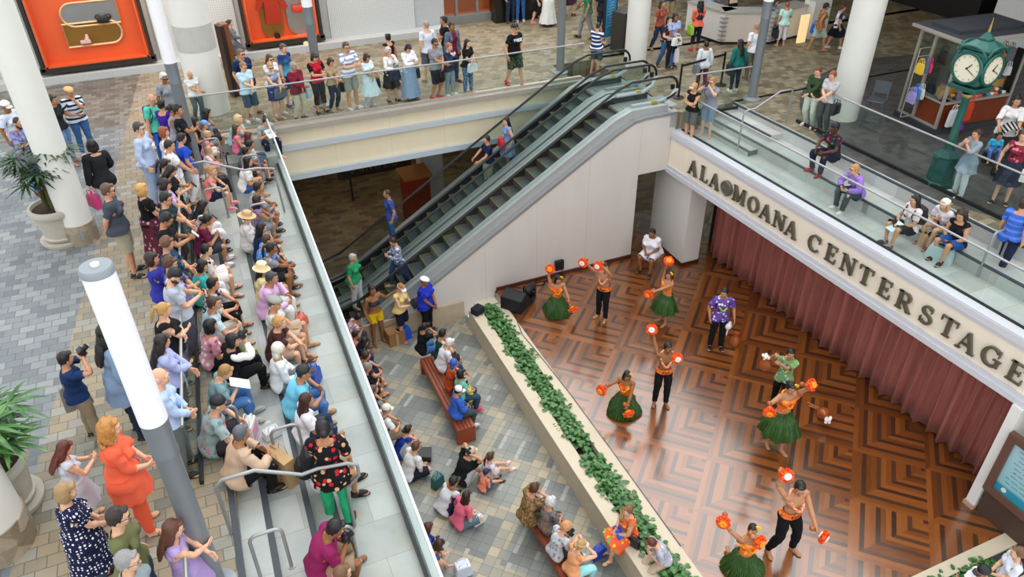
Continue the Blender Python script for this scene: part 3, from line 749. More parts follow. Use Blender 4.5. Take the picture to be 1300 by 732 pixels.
def plaza():
    t=NT('slate_and_sandstone'); v=t.map(t.pos(),R(45)); x,y,z=t.sep(v)
    def cell(k,sc): return t.math('FLOOR',t.math('MULTIPLY',k,sc))
    P=1.32
    bx=t.math('LESS_THAN',t.math('FRACT',t.math('DIVIDE',x,P)),.24); by=t.math('LESS_THAN',t.math('FRACT',t.math('DIVIDE',y,P)),.24)
    band=t.math('MAXIMUM',bx,by)
    k=6/P*1.05
    wn=t.new('ShaderNodeTexWhiteNoise'); t.ln(t.comb(cell(x,4.545),cell(y,4.545),0),wn.inputs['Vector']); w1=wn.outputs['Value']
    wb=t.new('ShaderNodeTexWhiteNoise'); t.ln(t.comb(cell(x,2.2727),cell(y,2.2727),3.),wb.inputs['Vector']); w2=wb.outputs['Value']
    n=t.noise(t.pos(),.55,2); g=t.noise(t.pos(),7,5,.65)
    beige=t.ramp(t.math('ADD',t.math('MULTIPLY',w1,.7),t.math('MULTIPLY',g,.3)),[(.15,(.25,.25,.21)),(.5,(.33,.305,.225)),(.85,(.42,.365,.25))])
    grey=t.ramp(t.math('ADD',t.math('MULTIPLY',w2,.35),t.math('ADD',t.math('MULTIPLY',w1,.10),t.math('MULTIPLY',n,.6))),[(.2,(.115,.13,.125)),(.5,(.20,.215,.20)),(.85,(.31,.32,.29))])
    strip=t.math('LESS_THAN',t.math('FRACT',t.math('MULTIPLY',x,2.2727)),.22)
    grey=t.mix(t.math('MULTIPLY',strip,t.math('GREATER_THAN',w1,.6)),grey,(.36,.36,.33))
    col=t.mix(band,grey,beige)
    def joint(k,sc):
        f=t.math('FRACT',t.math('MULTIPLY',k,sc)); return t.math('LESS_THAN',f,.045)
    jt=t.math('MAXIMUM',joint(x,4.545),joint(y,4.545)); col=t.mix(t.math('MULTIPLY',jt,.65),col,(.07,.07,.06))
    col=t.mix(t.math('MULTIPLY',g,.4),col,(.5,.5,.5),'OVERLAY')
    t.ln(col,t.b.inputs['Base Color']); t.b.inputs['Roughness'].default_value=.5; t.bump(t.math('SUBTRACT',t.math('MULTIPLY',g,.5),jt),.3,.01); return t.m
def upperfloor():
    """brown cobbles with a slate field at the left, a sandstone strip by the rail and a dark field by the kiosk"""
    t=NT('mall_paving'); pos=t.pos(); x,y,z=t.sep(pos)
    def brick(size,w):
        v=t.map(pos,0,(1/size,)*3); b=t.new('ShaderNodeTexBrick'); b.inputs['Scale'].default_value=1; b.inputs['Brick Width'].default_value=w; b.inputs['Row Height'].default_value=1; b.inputs['Mortar Size'].default_value=.035
        b.inputs['Color1'].default_value=(0,0,0,1); b.inputs['Color2'].default_value=(1,1,1,1); b.inputs['Mortar'].default_value=(.5,.5,.5,1); t.ln(v,b.inputs['Vector']); return b
    b=brick(.185,1.3); g=t.noise(pos,7,5,.65); n=t.noise(pos,.5,3)
    f=t.math('ADD',t.math('MULTIPLY',b.outputs['Color'],.6),t.math('ADD',t.math('MULTIPLY',g,.3),t.math('MULTIPLY',n,.2)))
    slate=t.ramp(f,[(.25,(.125,.145,.155)),(.55,(.19,.212,.22)),(.9,(.285,.30,.295))])
    sand=t.ramp(f,[(.2,(.165,.16,.135)),(.4,(.265,.225,.155)),(.58,(.32,.255,.16)),(.75,(.27,.27,.235)),(.95,(.39,.355,.28))])
    brown=t.ramp(f,[(.2,(.12,.10,.058)),(.5,(.215,.18,.11)),(.9,(.34,.295,.19))])
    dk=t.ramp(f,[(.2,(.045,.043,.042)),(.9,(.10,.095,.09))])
    edge=t.math('ADD',-3.3,t.math('MULTIPLY',t.math('SUBTRACT',y,7.),.10))
    col=t.mix(t.math('GREATER_THAN',x,edge),slate,sand)
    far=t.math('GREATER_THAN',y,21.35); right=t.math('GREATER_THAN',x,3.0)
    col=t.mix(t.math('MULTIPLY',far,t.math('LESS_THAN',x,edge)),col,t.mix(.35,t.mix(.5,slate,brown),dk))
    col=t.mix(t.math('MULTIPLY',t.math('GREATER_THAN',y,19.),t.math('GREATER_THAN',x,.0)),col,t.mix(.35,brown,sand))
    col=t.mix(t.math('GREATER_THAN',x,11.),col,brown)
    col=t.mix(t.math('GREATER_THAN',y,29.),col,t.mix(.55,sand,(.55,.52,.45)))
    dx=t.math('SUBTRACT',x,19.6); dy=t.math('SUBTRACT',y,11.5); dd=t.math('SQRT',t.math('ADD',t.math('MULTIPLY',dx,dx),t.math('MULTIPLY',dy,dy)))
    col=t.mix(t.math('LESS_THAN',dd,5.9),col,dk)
    col=t.mix(t.math('MULTIPLY',b.outputs['Fac'],.8),col,(.09,.08,.07)); col=t.mix(t.math('MULTIPLY',g,.4),col,(.5,.5,.5),'OVERLAY')
    t.ln(col,t.b.inputs['Base Color']); t.b.inputs['Roughness'].default_value=.55; t.bump(t.math('SUBTRACT',t.math('MULTIPLY',g,.4),b.outputs['Fac']),.35,.012); return t.m
def glassmat(name='clear_glass',tint=(.91,.95,.937),refl=.04):
    if name in _mats: return _mats[name]
    t=NT(name); tr=t.new('ShaderNodeBsdfTransparent'); tr.inputs[0].default_value=(*tint,1); gl=t.new('ShaderNodeBsdfGlossy'); gl.inputs['Roughness'].default_value=.03; gl.inputs[0].default_value=(.9,1,.97,1)
    lw=t.new('ShaderNodeLayerWeight'); lw.inputs[0].default_value=.25; mx=t.new('ShaderNodeMixShader'); t.ln(t.math('ADD',refl*.4,t.math('MULTIPLY',lw.outputs['Fresnel'],.20)),mx.inputs[0]); t.ln(tr.outputs[0],mx.inputs[1]); t.ln(gl.outputs[0],mx.inputs[2])
    t.ln(mx.outputs[0],t.n['Material Output'].inputs[0]); _mats[name]=t.m; return t.m
def walltex(name,col,pitch=1.2,axis=0,seam=.35,rough=.5):
    t=NT(name); p=t.sep(t.pos()); f=t.math('FRACT',t.math('DIVIDE',p[axis],pitch)); c=lin(col)
    n=t.noise(t.map(t.pos(),0,(1,1,.25)),3,4); base=t.mix(n,tuple(k*.93 for k in c),tuple(min(1,k*1.05) for k in c))
    t.ln(t.mix(t.math('MULTIPLY',t.math('LESS_THAN',f,.008),seam),base,(.2,.2,.2)),t.b.inputs['Base Color']); t.b.inputs['Roughness'].default_value=rough; return t.m
STEEL=plain('brushed_steel','a4a5a5',.5,.65,.06); GREY=plain('grey_painted_metal','8e979c',.45,.2,.06); LGREY=plain('pale_grey_trim','c3c7cc',.5,0,.05)
DARKM=plain('dark_metal','26282a',.45,.3); BLACK=plain('black_plastic','121315',.4); WHITE=plain('white_paint','e9e8e3',.5,0,.04); CREAM=walltex('cream_panel','e6d8bb',1.55,0,.25)
RUBBER=plain('black_rubber','0e0f10',.35); DNOS=plain('charcoal_nosing','3a4248',.5,0,.15)
MARB=marble('grey_marble',(.25,.275,.265),(.50,.535,.51)); MARBR=marble('pale_marble',(.33,.345,.335),(.58,.60,.575))
WOODB=plain('dark_wood_base','4e2415',.4,0,.3)
def quadbox(b,pts,z0,z1):  # pts: plan polygon
    return b.prism([(p[0],p[1]) for p in pts],z1-z0,Matrix.Translation((0,0,z0)))
# ---- floors
PF=Vector((11.62,15.8)); PD=Vector((.05,-1)).normalized(); PN=Vector((1,.05)).normalized()
def fr(s,o): return PF+PD*s+PN*o
struct('floor_stage',quadbox(MB(),[(6.33,4.80),(13.4,4.80),(13.4,16.1),(11.74,16.1),(11.74,18.4),(10.4,18.4),(10.4,16.14),(6.33,16.14)],-.3,0),parquet())
struct('floor_plaza',quadbox(MB(),[(-4,2),(12,2),(12,4.2),(5.5,4.2),(5.5,16.4),(16,16.4),(16,19.3),(-4,19.3)],-.8,ZP),plaza())
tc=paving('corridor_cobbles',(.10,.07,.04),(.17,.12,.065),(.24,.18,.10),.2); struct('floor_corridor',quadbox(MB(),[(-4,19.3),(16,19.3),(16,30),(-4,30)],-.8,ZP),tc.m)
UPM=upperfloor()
b=MB()
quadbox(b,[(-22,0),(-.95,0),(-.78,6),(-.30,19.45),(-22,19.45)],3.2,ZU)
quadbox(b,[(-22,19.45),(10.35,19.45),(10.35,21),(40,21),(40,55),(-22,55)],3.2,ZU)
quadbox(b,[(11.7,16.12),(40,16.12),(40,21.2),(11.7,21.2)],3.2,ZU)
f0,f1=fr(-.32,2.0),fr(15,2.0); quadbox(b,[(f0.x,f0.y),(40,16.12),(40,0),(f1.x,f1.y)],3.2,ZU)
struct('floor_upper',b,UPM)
struct('floor_landing',quadbox(MB(),[(10.3,16.3),(11.75,16.12),(11.75,19.45),(10.3,19.45)],3.9,ZU),plain('landing_plate','a9b0ae',.35,.4,.1))
# ---- left terrace, tiers and half steps
def xb(y): return 1.28+(y-5.72)*.0165
def lstrip(b,o0,o1,y0,y1,z0,z1): return quadbox(b,[(xb(y0)+o0,y0),(xb(y0)+o1,y0),(xb(y1)+o1,y1),(xb(y1)+o0,y1)],z0,z1)
b=MB(); lstrip(b,-2.2,.12,1,19.35,2.9,ZT); struct('floor_terrace_left',b,MARB)
b=MB(); lstrip(b,-2.3,-1.17,1,19.35,ZT,ZM); lstrip(b,-1.2,0,18.45,19.35,ZT,ZM); lstrip(b,-2.4,-2.05,1,19.35,ZT,ZU-.002); lstrip(b,-2.1,0,19.0,19.40,ZM,ZU-.002)
for y0,y1 in ((1,7.75),(13.3,14.9)): lstrip(b,-1.3,-.85,y0,y1,ZT,3.85); lstrip(b,-2.2,-1.67,y0,y1,ZM,4.15)
struct('steps_left',b,MARB)
b=MB()
for o,z,y0,y1 in ((-1.17,ZM,1,18.45),(-2.05,ZU,1,19.0)): lstrip(b,o-.075,o+.006,y0,y1,z-.03,z+.004)
for y0,y1 in ((1,7.75),(13.3,14.9)):
    for o,z in ((-.85,3.85),(-1.67,4.15)): lstrip(b,o-.075,o+.006,y0,y1,z-.03,z+.004)
struct('trim_1',b,DNOS)
b=MB(); lstrip(b,.02,.12,1,19.4,2.85,ZT+.03); struct('trim_2',b,LGREY)
b=MB(); lstrip(b,-.055,-.015,1,19.4,ZT,ZT+.05); struct('trim_3',b,DARKM)
struct('wall_left',quadbox(MB(),[(1.0,1),(1.2,1),(1.42,19.4),(1.2,19.4)],ZP,2.9),plain('taupe_plaster','8b8478',.7))  # even taupe wall below the terrace edge
struct('ledge_left',quadbox(MB(),[(1.2,1),(1.75,1),(1.95,15.5),(1.4,15.5)],ZP,-.2),plain('ledge_stone','a2957d',.6,0,.2))
# ---- escalator wall and its door
def zprof(x): return .85+.618*(x-4.82)
XT=10.25
prof=[(2.36,ZP),(2.50,zprof(2.5))]+[(x,zprof(x)) for x in np.linspace(3,XT-.35,8)]+[(XT-.1,zprof(XT-.2)+.02),(XT+.15,4.23),(XT+.5,4.28),(11.78,4.29),(11.78,2.66),(10.66,2.66),(10.66,0),(10.66,ZP)]
MW=Matrix(((1,0,0,0),(0,0,1,16.15),(0,1,0,0),(0,0,0,1)))
b=MB(); b.prism(prof,.13,MW); struct('wall_escalator',b,walltex('warm_white_cladding','d3cdc6',1.52,0,.3))
b=MB(); pts=[(2.45,16.13,zprof(2.45))]+[(x,16.13,zprof(x)) for x in np.linspace(3,XT-.35,8)]+[(XT-.1,16.13,zprof(XT-.2)+.03),(XT+.15,16.13,4.24),(XT+.5,16.13,4.29),(11.75,16.13,4.30)]
for A,B in zip(pts,pts[1:]): 
    A,B=Vector(A),Vector(B); n=Vector((-(B-A).z,0,(B-A).x)).normalized()*.10
    b.quad(A,B,B+n*.3,A+n*.3); b.quad(A+n*.3,B+n*.3,B+n*.3+Vector((0,.22,0)),A+n*.3+Vector((0,.22,0))); b.quad(A-n*.5,B-n*.5,B,A)
struct('trim_4',b,STEEL)
struct('baseboard_escalator',MB().box((8.52,16.13,.05),(4.28,.05,.10)),WOODB)
struct('trim_5',MB().box((3.95,16.12,-.33),(2.9,.07,.54)),plain('sandstone_base','b9a98e',.6,0,.15))
b=MB(); b.box((10.6,17.4,1.3),(.1,2.2,2.8)).box((11.15,18.45,1.3),(1.5,.1,2.8)).box((11.15,17.4,2.72),(1.5,2.2,.1)); struct('wall_passage',b,plain('passage_gloom','17130f',.9))  # the darkness of the passage is put into its near-black wall colour
b=MB(); b.box((12.03,16.0,1.31),(.56,1.75,2.62)); struct('wall_corner',b,plain('corner_white','dedbd4',.55,0,.04))
struct('baseboard_corner',MB().box((11.735,15.62,.05),(.03,1.0,.10)).box((12.03,15.12,.05),(.6,.03,.10)),WOODB)
# ---- fascia, right terrace
def fquad(b,o0,o1,s0,s1,z0,z1): return quadbox(b,[fr(s0,o0),fr(s0,o1),fr(s1,o1),fr(s1,o0)],z0,z1)
CREAMF=walltex('cream_fascia','f3e7d4',1.55,1,.12)
b=MB(); fquad(b,0,.25,-.34,13.5,2.62,3.80); struct('wall_fascia',b,CREAMF)
b=MB(); fquad(b,-.07,.0,-.36,13.5,2.60,2.72); fquad(b,-.04,.0,-.36,13.5,2.72,2.82); fquad(b,-.05,.0,-.36,13.5,3.66,3.80); fquad(b,-.02,.0,-.36,13.5,3.58,3.66); fquad(b,-.04,.24,-.36,13.5,3.80,3.83); struct('trim_6',b,plain('lilac_grey_trim','cfd0d6',.5,0,.04))
b=MB(); fquad(b,.2,3,-.33,13.5,3.3,ZT+.02); struct('floor_terrace_right',b,MARBR)
b=MB(); fquad(b,1.14,2.2,-.3,13.5,ZT,ZM); fquad(b,1.88,2.4,-.3,13.5,ZM,ZU-.002); fquad(b,.83,1.2,-.3,1.75,ZT,3.86); fquad(b,1.47,1.95,-.3,1.75,ZM,4.15); struct('steps_right',b,MARBR)
b=MB()
for o,z,s1 in ((1.14,ZM,13.5),(1.88,ZU,13.5),(.83,3.86,1.75),(1.47,4.15,1.75)): fquad(b,o-.005,o+.06,-.3,s1,z-.03,z+.004)
fquad(b,.83,1.2,1.75,1.755,3.72,3.86); struct('trim_7',b,DNOS)
b=MB(); fquad(b,.19,.24,-.2,13.5,ZT,3.86); struct('trim_8',b,DARKM)
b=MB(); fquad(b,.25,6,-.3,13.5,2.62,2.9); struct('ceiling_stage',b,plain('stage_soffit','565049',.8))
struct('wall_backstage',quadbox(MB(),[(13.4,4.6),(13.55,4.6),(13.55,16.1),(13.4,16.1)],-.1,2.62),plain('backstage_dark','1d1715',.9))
b=MB(); b.box((12.50,5.57,1.3),(.96,.19,2.6)); struct('wall_stage_end',b,WHITE)
struct('trim_9',MB().box((12.48,5.57,.05),(1.0,.22,.10)),plain('pale_skirting','b89a86',.5))
# ---- balcony beam
b=MB(); b.box((4.55,19.62,3.60),(12.3,.40,1.42)); struct('beam_balcony',b,CREAM)
b=MB(); b.box((4.55,19.38,2.93),(12.3,.16,.16)).box((4.55,19.38,3.76),(12.3,.14,.13)); struct('trim_10',b,plain('blue_grey_trim','b9c3c9',.5,0,.04))
b=MB(); b.box((4.55,19.36,4.30),(12.3,.2,.12)); struct('trim_11',b,plain('stone_edge','a39c90',.55,0,.1))
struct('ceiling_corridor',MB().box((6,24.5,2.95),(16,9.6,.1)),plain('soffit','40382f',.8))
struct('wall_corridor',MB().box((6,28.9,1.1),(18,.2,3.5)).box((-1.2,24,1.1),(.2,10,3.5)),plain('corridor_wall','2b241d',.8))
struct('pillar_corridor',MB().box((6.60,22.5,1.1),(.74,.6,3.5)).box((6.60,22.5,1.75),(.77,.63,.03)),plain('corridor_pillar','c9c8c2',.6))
# ---- glass balustrades: one thing per run, each pane a part
GLS=glassmat()
def balustrade(name,a,b_,z0,h,n,label,group='glass balustrades',rail=STEEL,r=.022,base=DARKM,ext=0):
    a,b_=Vector((*a,z0)),Vector((*b_,z0)); d=b_-a; L=d.length; u=d.normalized(); nn=Vector((-u.y,u.x,0))
    t=thing(name,a,0,label,'railing',group)
    for i in range(n):
        p0=u*(L*i/n+.008); p1=u*(L*(i+1)/n-.008); m=MB()
        pr=[p0-nn*.006,p1-nn*.006,p1+nn*.006,p0+nn*.006]
        m.prism([(p.x,p.y) for p in pr],h,None).go('glass_pane',GLS,t,(0,0,.02),False)
    MB().tube([(0,0,h+.03),u*L+Vector((0,0,h+.03))],r,8).go('handrail',rail,t)
    if base:
        m=MB(); m.prism([(p.x,p.y) for p in (-nn*.025,u*L-nn*.025,u*L+nn*.025,nn*.025)],.07); m.go('base_channel',base,t,None,False)
    return t
balustrade('glass_balustrade',(xb(19.3)-.035,19.3),(xb(1.5)-.035,1.5),ZT+.03,1.02,12,'long glass railing with white rail along the drop beside the left seating steps',rail=plain('pale_rail','d5d8da',.4,.2))
balustrade('glass_balustrade',(-.46,19.6),(-1.10,7.80),ZU,1.02,8,'glass railing between the left walkway and the seated crowd')
balustrade('glass_balustrade',(-1.17,6.75),(-1.32,1.5),ZU,1.02,4,'glass railing nearest the lamp post where a girl in lavender stands')
balustrade('glass_balustrade',(-.46,19.6),(10.55,19.42),ZU+.05,1.0,9,'glass railing along the balcony over the cream beam',base=plain('stone_edge','a39c90',.55,0,.1))
g0,g1=fr(-.25,.215),fr(13.3,.215); balustrade('glass_balustrade',g0,g1,ZT+.02,1.06,9,'glass railing of the right terrace above the stage lettering')
g0,g1=fr(1.6,2.45),fr(13.3,2.45); balustrade('glass_balustrade',g0,g1,ZU,1.02,6,'glass railing in front of the green street clock and kiosk')
balustrade('glass_balustrade',(12.0,15.98),(13.75,15.9),ZU-.1,1.1,2,'short glass railing at the escalator landing above the terrace couple')
# ---- handrails on the steps
def steprail(pts,label,legs=()):
    m=MB().tube(pts,.024,10)
    o=mob('handrail',m,STEEL,label,'handrail','steel stair handrails')
    for p,q in legs:
        MB().cone(p,q,.022,.022,10).cone(q,Vector(q)+Vector((0,0,.012)),.055,.055,14).go('post',STEEL,o)
    return o
def loop(x,y,z,w,h,ang,label):
    u=Vector((math.cos(ang),math.sin(ang),0)); P=Vector((x,y,z)); r=.09
    pts=[P,P+Vector((0,0,h-r))]+[P+u*(r-r*math.cos(t))+Vector((0,0,h-r+r*math.sin(t))) for t in (PI/6,PI/3,PI/2)]+[P+u*(w-r+r*math.sin(t))+Vector((0,0,h-r+r*math.cos(t))) for t in (0,PI/6,PI/3,PI/2)]+[P+u*w]
    m=MB().tube(pts,.022,10).cone(P,P+Vector((0,0,.012)),.05,.05,14).cone(P+u*w,P+u*w+Vector((0,0,.012)),.05,.05,14)
    return mob('handrail',m,STEEL,label,'handrail','steel stair handrails')
p0=at(294,677,ZU); A=Vector((p0.x,p0.y,ZU)); y=A.y
h=.92
steprail([A+Vector((0,0,0)),A+Vector((0,0,h-.08)),A+Vector((.08,.0,h)),A+Vector((.45,0,h)),A+Vector((.95,.0,h-.30)),A+Vector((1.15,.0,h-.28)),A+Vector((1.5,0,h-.34)),A+Vector((1.62,0,h-.42)),A+Vector((1.62,0,h-.6)),A+Vector((1.45,0,h-.75)),A+Vector((1.45,0,-.58))],'bent steel handrail crossing the steps beside the kraft paper bags')
q=at(231,262,ZU); A=Vector((q.x+.25,q.y,ZU)); 
steprail([A,A+Vector((0,0,h-.08)),A+Vector((.08,0,h)),A+Vector((.4,0,h)),A+Vector((1.15,0,h-.35)),A+Vector((1.4,0,h-.35)),A+Vector((1.75,0,h-.42)),A+Vector((1.8,0,-.58))],'long steel handrail down the steps in front of the white-trousered woman')
for (px,py,z,w,lb) in ((331,732,4.15,.36,'steel hoop rail low on the empty steps at the bottom edge'),(418,726,3.85,.36,'steel hoop rail behind the maroon polo man'),(355,594,ZM,.36,'steel hoop rail beside the green-trousered woman'),(277,571,4.2,.36,'steel hoop rail between the aloha-shirt man and the beige-jacket man'),(268,280,4.15,.36,'steel hoop rail beneath the white-trousered woman'),(325,300,ZM,.36,'steel hoop rail between the straw hat and the girls in front'),(314,235,ZM,.36,'steel hoop rail beside the girl in denim shorts'),(266,214,4.2,.34,'steel hoop rail by the pink children')):
    q=at(px,py,z); loop(q.x,q.y,z,w,.72,0,lb)
q=fr(1.55,2.15); steprail([(q.x,q.y,ZU),(q.x,q.y,ZU+.86),(q.x-.05,q.y+.02,ZU+.9),(q.x-.35,q.y+.05,ZU+.88),(q.x-1.0,q.y+.1,ZU+.52),(q.x-1.25,q.y+.12,ZU+.5),(q.x-1.33,q.y+.12,ZU+.40),(q.x-1.33,q.y+.12,ZT)],'steel handrail on the right terrace steps near the green-jumper woman')
for (px,py,lb) in ((1240,352,'steel hoop rail beside the striped-shirt man climbing the right steps'),): 
    q=at(px,py,ZT); loop(q.x,q.y,ZT,.55,1.0,PI*.02,lb)
# ---- columns
COLM=plain('column_white','e4e4dc',.5,0,.03)
def column(name,x,y,r,top,stone=0,label=''):
    m=MB().lathe([(r,0),(r,top-ZU)],(0,0,0),40); o=m.go(name,COLM,None,(x,y,ZU),True,kind='structure')
    if stone: MB().lathe([(r+.02,0),(r+.02,stone),(r,stone+.005)],(0,0,0),16).go('stone_base',STONEB,o,None,False)
    return o
tb=NT('sandstone_blocks'); vo=tb.new('ShaderNodeTexVoronoi'); vo.inputs['Scale'].default_value=3.6; tb.ln(tb.obj(),vo.inputs['Vector']); ff=tb.math('ADD',tb.math('MULTIPLY',tb.sep(vo.outputs['Color'])[0],.6),tb.math('MULTIPLY',tb.noise(tb.obj(),11,4),.5)); tb.ln(tb.ramp(ff,[(.2,(.22,.175,.115)),(.6,(.36,.30,.21)),(.95,(.46,.40,.30))]),tb.b.inputs['Base Color']); STONEB=tb.m
c_=column('column_left',-2.72,15.34,.285,13,.42); MB().box((.02,-.29,.22),(.11,.02,.20)).go('access_plate',GREY,c_)
column('column_mid',.29,21.45,.48,10); m=MB().lathe([(.485,1.62),(.485,2.35)],(0,0,0),40); 
column('column_escalator',12.72,20.05,.34,10); column('column_right',15.45,14.1,.385,10)
q=at(-4,690,ZU); column('column_near',q.x,q.y,.42,10,.46)
for o in bpy.data.objects:
    if o.name=='column_mid': MB().lathe([(.486,1.70),(.486,2.35)],(0,0,0),40).go('grey_band',plain('column_band','bdbdb6',.55),o)
struct('wall_side',quadbox(MB(),[(13.4,0),(13.55,0),(13.55,5.46),(13.4,5.46)],-.6,2.7),plain('side_plaster','8f877a',.7))
# ------------------------------------------------------------------ escalators
def escalator(y0,y1,label):
    t=thing('escalator',(0,0,0),0,label,'escalator','escalators')
    w=y1-y0; x0,x1=2.47,XT; sx=.40; n=int((x1-x0)/.36)
    ramp=lambda x: ZP if x<x0 else (min(ZU,zprof(x)) )
    nst=0
    stepm=None
    dx=(x1-x0)/22
    for i in range(24):
        xa=x0-dx+i*dx; z=min(max(ZP,zprof(xa+dx)),ZU-.02)
        if stepm is None:
            m=MB(); m.box((dx/2+.02,0,-.012),(dx+.03,w-.56,.024)).box((.005,0,-.12),(.012,w-.56,.24)); stepm=m.mesh('step',None,False); stepm.materials.append(stepmat())
        o=link('step',stepm,t,(xa,(y0+y1)/2,z))
        if 'sy' not in globals():
            m=MB(); m.box((.010,0,.002),(.018,w-.58,.006)); 
            for s in (1,-1): m.box((dx/2,s*(w/2-.295),.002),(dx,.018,.006))
            globals()['sy']=m.mesh('yellow_edge',plain('step_yellow','8f7a1e',.6),False)
        link('yellow_edge',sy,o)
    # decks, skirts, glass and handrails on both sides
    for yy,s in ((y0+.14,1),(y1-.14,-1)):
        P=[(1.0,ZP+.30),(2.2,ZP+.30)]+[(x,zprof(x)+.30) for x in np.linspace(2.7,XT-.3,10)]+[(XT+.15,ZU+.19),(XT+1.25,ZU+.19)]
        m=MB(); m2=MB()
        for (xa,za),(xb_,zb) in zip(P,P[1:]):
            for u,v,dz in ((-.14,.14,0),):
                m.quad((xa,yy+u,za),(xb_,yy+u,zb),(xb_,yy+v,zb),(xa,yy+v,za)); mo,mi=(m,m2) if s>0 else (m2,m); mo.quad((xa,yy+u,za-.55),(xb_,yy+u,zb-.55),(xb_,yy+u,zb-.002),(xa,yy+u,za-.002)); mi.quad((xa,yy+v,za-.55),(xb_,yy+v,zb-.55),(xb_,yy+v,zb-.002),(xa,yy+v,za-.002))
        m.go('deck',plain('deck_metal','b4b7b6',.45,.5,.05),t,None,False); m2.go('skirt_panel',plain('skirt_dark','2d3133',.4,.4),t,None,False)
        H=.72; up=[(x,z+H) for x,z in P]; cx,cz=P[-1][0],P[-1][1]+H-.30
        nose=[(cx+.32*math.sin(a),cz+.30*math.cos(a)) for a in np.linspace(.2,PI-.1,9)]
        nose0=[(P[0][0]-.32*math.sin(a),P[0][1]+H-.30+.30*math.cos(a)) for a in np.linspace(PI-.1,.2,9)]
        line=nose0+up+nose
        MB().tube([(x,yy,z) for x,z in line],.034,8).go('handrail',RUBBER,t)
        m=MB(); poly=[(x,z) for x,z in P]+[(x,z-.03) for x,z in ([(cx+.25,cz-.0)]+up[::-1]+[(P[0][0]-.25,P[0][1]+H-.3)])]
        m.prism(poly,.012,Matrix(((1,0,0,0),(0,0,1,yy-.006),(0,1,0,0),(0,0,0,1)))).go('glass_panel',glassmat('escalator_glass',(.86,.90,.89),.04),t,None,False)
        m=MB().tube([(XT+.25,yy+s*.12,ZU+.21),(XT+1.1,yy+s*.12,ZU+.21),(XT+1.42,yy+s*.05,ZU+.32),(XT+1.58,yy,ZU+.55)],.05,8); m.go('newel_trim',LGREY,t)
        MB().box((XT+.95,yy+s*.10,ZU+.235),(.14,.13,.06)).go('safety_sticker',plain('safety_yellow','c8a81c',.5),t,None,False)
        MB().box((XT+1.42,yy,ZU+.62),(.10,.05,.13)).go('inlet_cover',BLACK,t,None,False)
    MB().box((XT+1.0,(y0+y1)/2,ZU+.006),(1.5,w-.5,.02)).go('comb_plate',plain('landing_plate','a9b0ae',.35,.4,.1),t,None,False)
    return t
def stepmat():
    if 'step' in _mats: return _mats['step']
    t=NT('grooved_step'); p=t.sep(t.pos()); f=t.math('FRACT',t.math('MULTIPLY',p[1],28.)); t.ln(t.mix(t.math('GREATER_THAN',f,.5),(.05,.06,.063),(.16,.18,.18)),t.b.inputs['Base Color']); t.b.inputs['Metallic'].default_value=.4; t.b.inputs['Roughness'].default_value=.45; _mats['step']=t.m; return t.m
escalator(16.30,17.62,'front escalator against the white wall')
escalator(17.70,19.05,'rear escalator next to the open dark corridor')
# ------------------------------------------------------------------ curtain
CURT=None
t=NT('rose_velvet'); p=t.sep(t.pos()); f=t.noise(t.map(t.pos(),0,(8,8,.8)),2,4)
t.ln(t.mix(f,lin('bd6a5d'),lin('ea9c8d')),t.b.inputs['Base Color']); t.b.inputs['Roughness'].default_value=.8; t.b.inputs['Sheen Weight'].default_value=.12; t.bump(f,.3,.02); CURT=t.m
def drape(u,v):
    y=15.35-u*9.65; w=u*30
    a=.085*math.sin(2*PI*w)+.035*math.sin(2*PI*w*.37+1)+.02*math.sin(2*PI*w*2.3)
    z=.025+v*2.6
    return (12.86+a*(1.1-.45*v)+.02,y+.04*math.sin(2*PI*w+.8)*(1-v),z)
m=MB().grid(drape,680,5)
bmesh.ops.solidify(m.b,geom=m.b.faces[:],thickness=.015)
mob('stage_curtain',m,CURT,'long rose-brown velvet curtain hanging behind the stage under the lettering','curtain')
# ------------------------------------------------------------------ lettering (strokes with serifs, unit cap height)
def stroke(b,pts,ws,M,d,x0):
    L=[];Rr=[]
    P=[Vector((x,y)) for x,y in pts]; n=len(P)
    for i in range(n):
        dd=(P[min(i+1,n-1)]-P[max(i-1,0)]).normalized(); nn=Vector((-dd.y,dd.x)); w=ws[i] if hasattr(ws,'__len__') else ws
        L.append(P[i]+nn*w/2); Rr.append(P[i]-nn*w/2)
    for i in range(n-1): b.prism([(q.x+x0,q.y) for q in (L[i],L[i+1],Rr[i+1],Rr[i])],d,M)
def arc(cx,cy,rx,ry,a0,a1,wt,wn,n=22):
    pts=[];ws=[]
    for i in range(n+1):
        a=a0+(a1-a0)*i/n; pts.append((cx+rx*math.cos(a),cy+ry*math.sin(a))); ws.append(wn+(wt-wn)*abs(math.cos(a)))
    return pts,ws
T_,N_,S_=.19,.075,.05
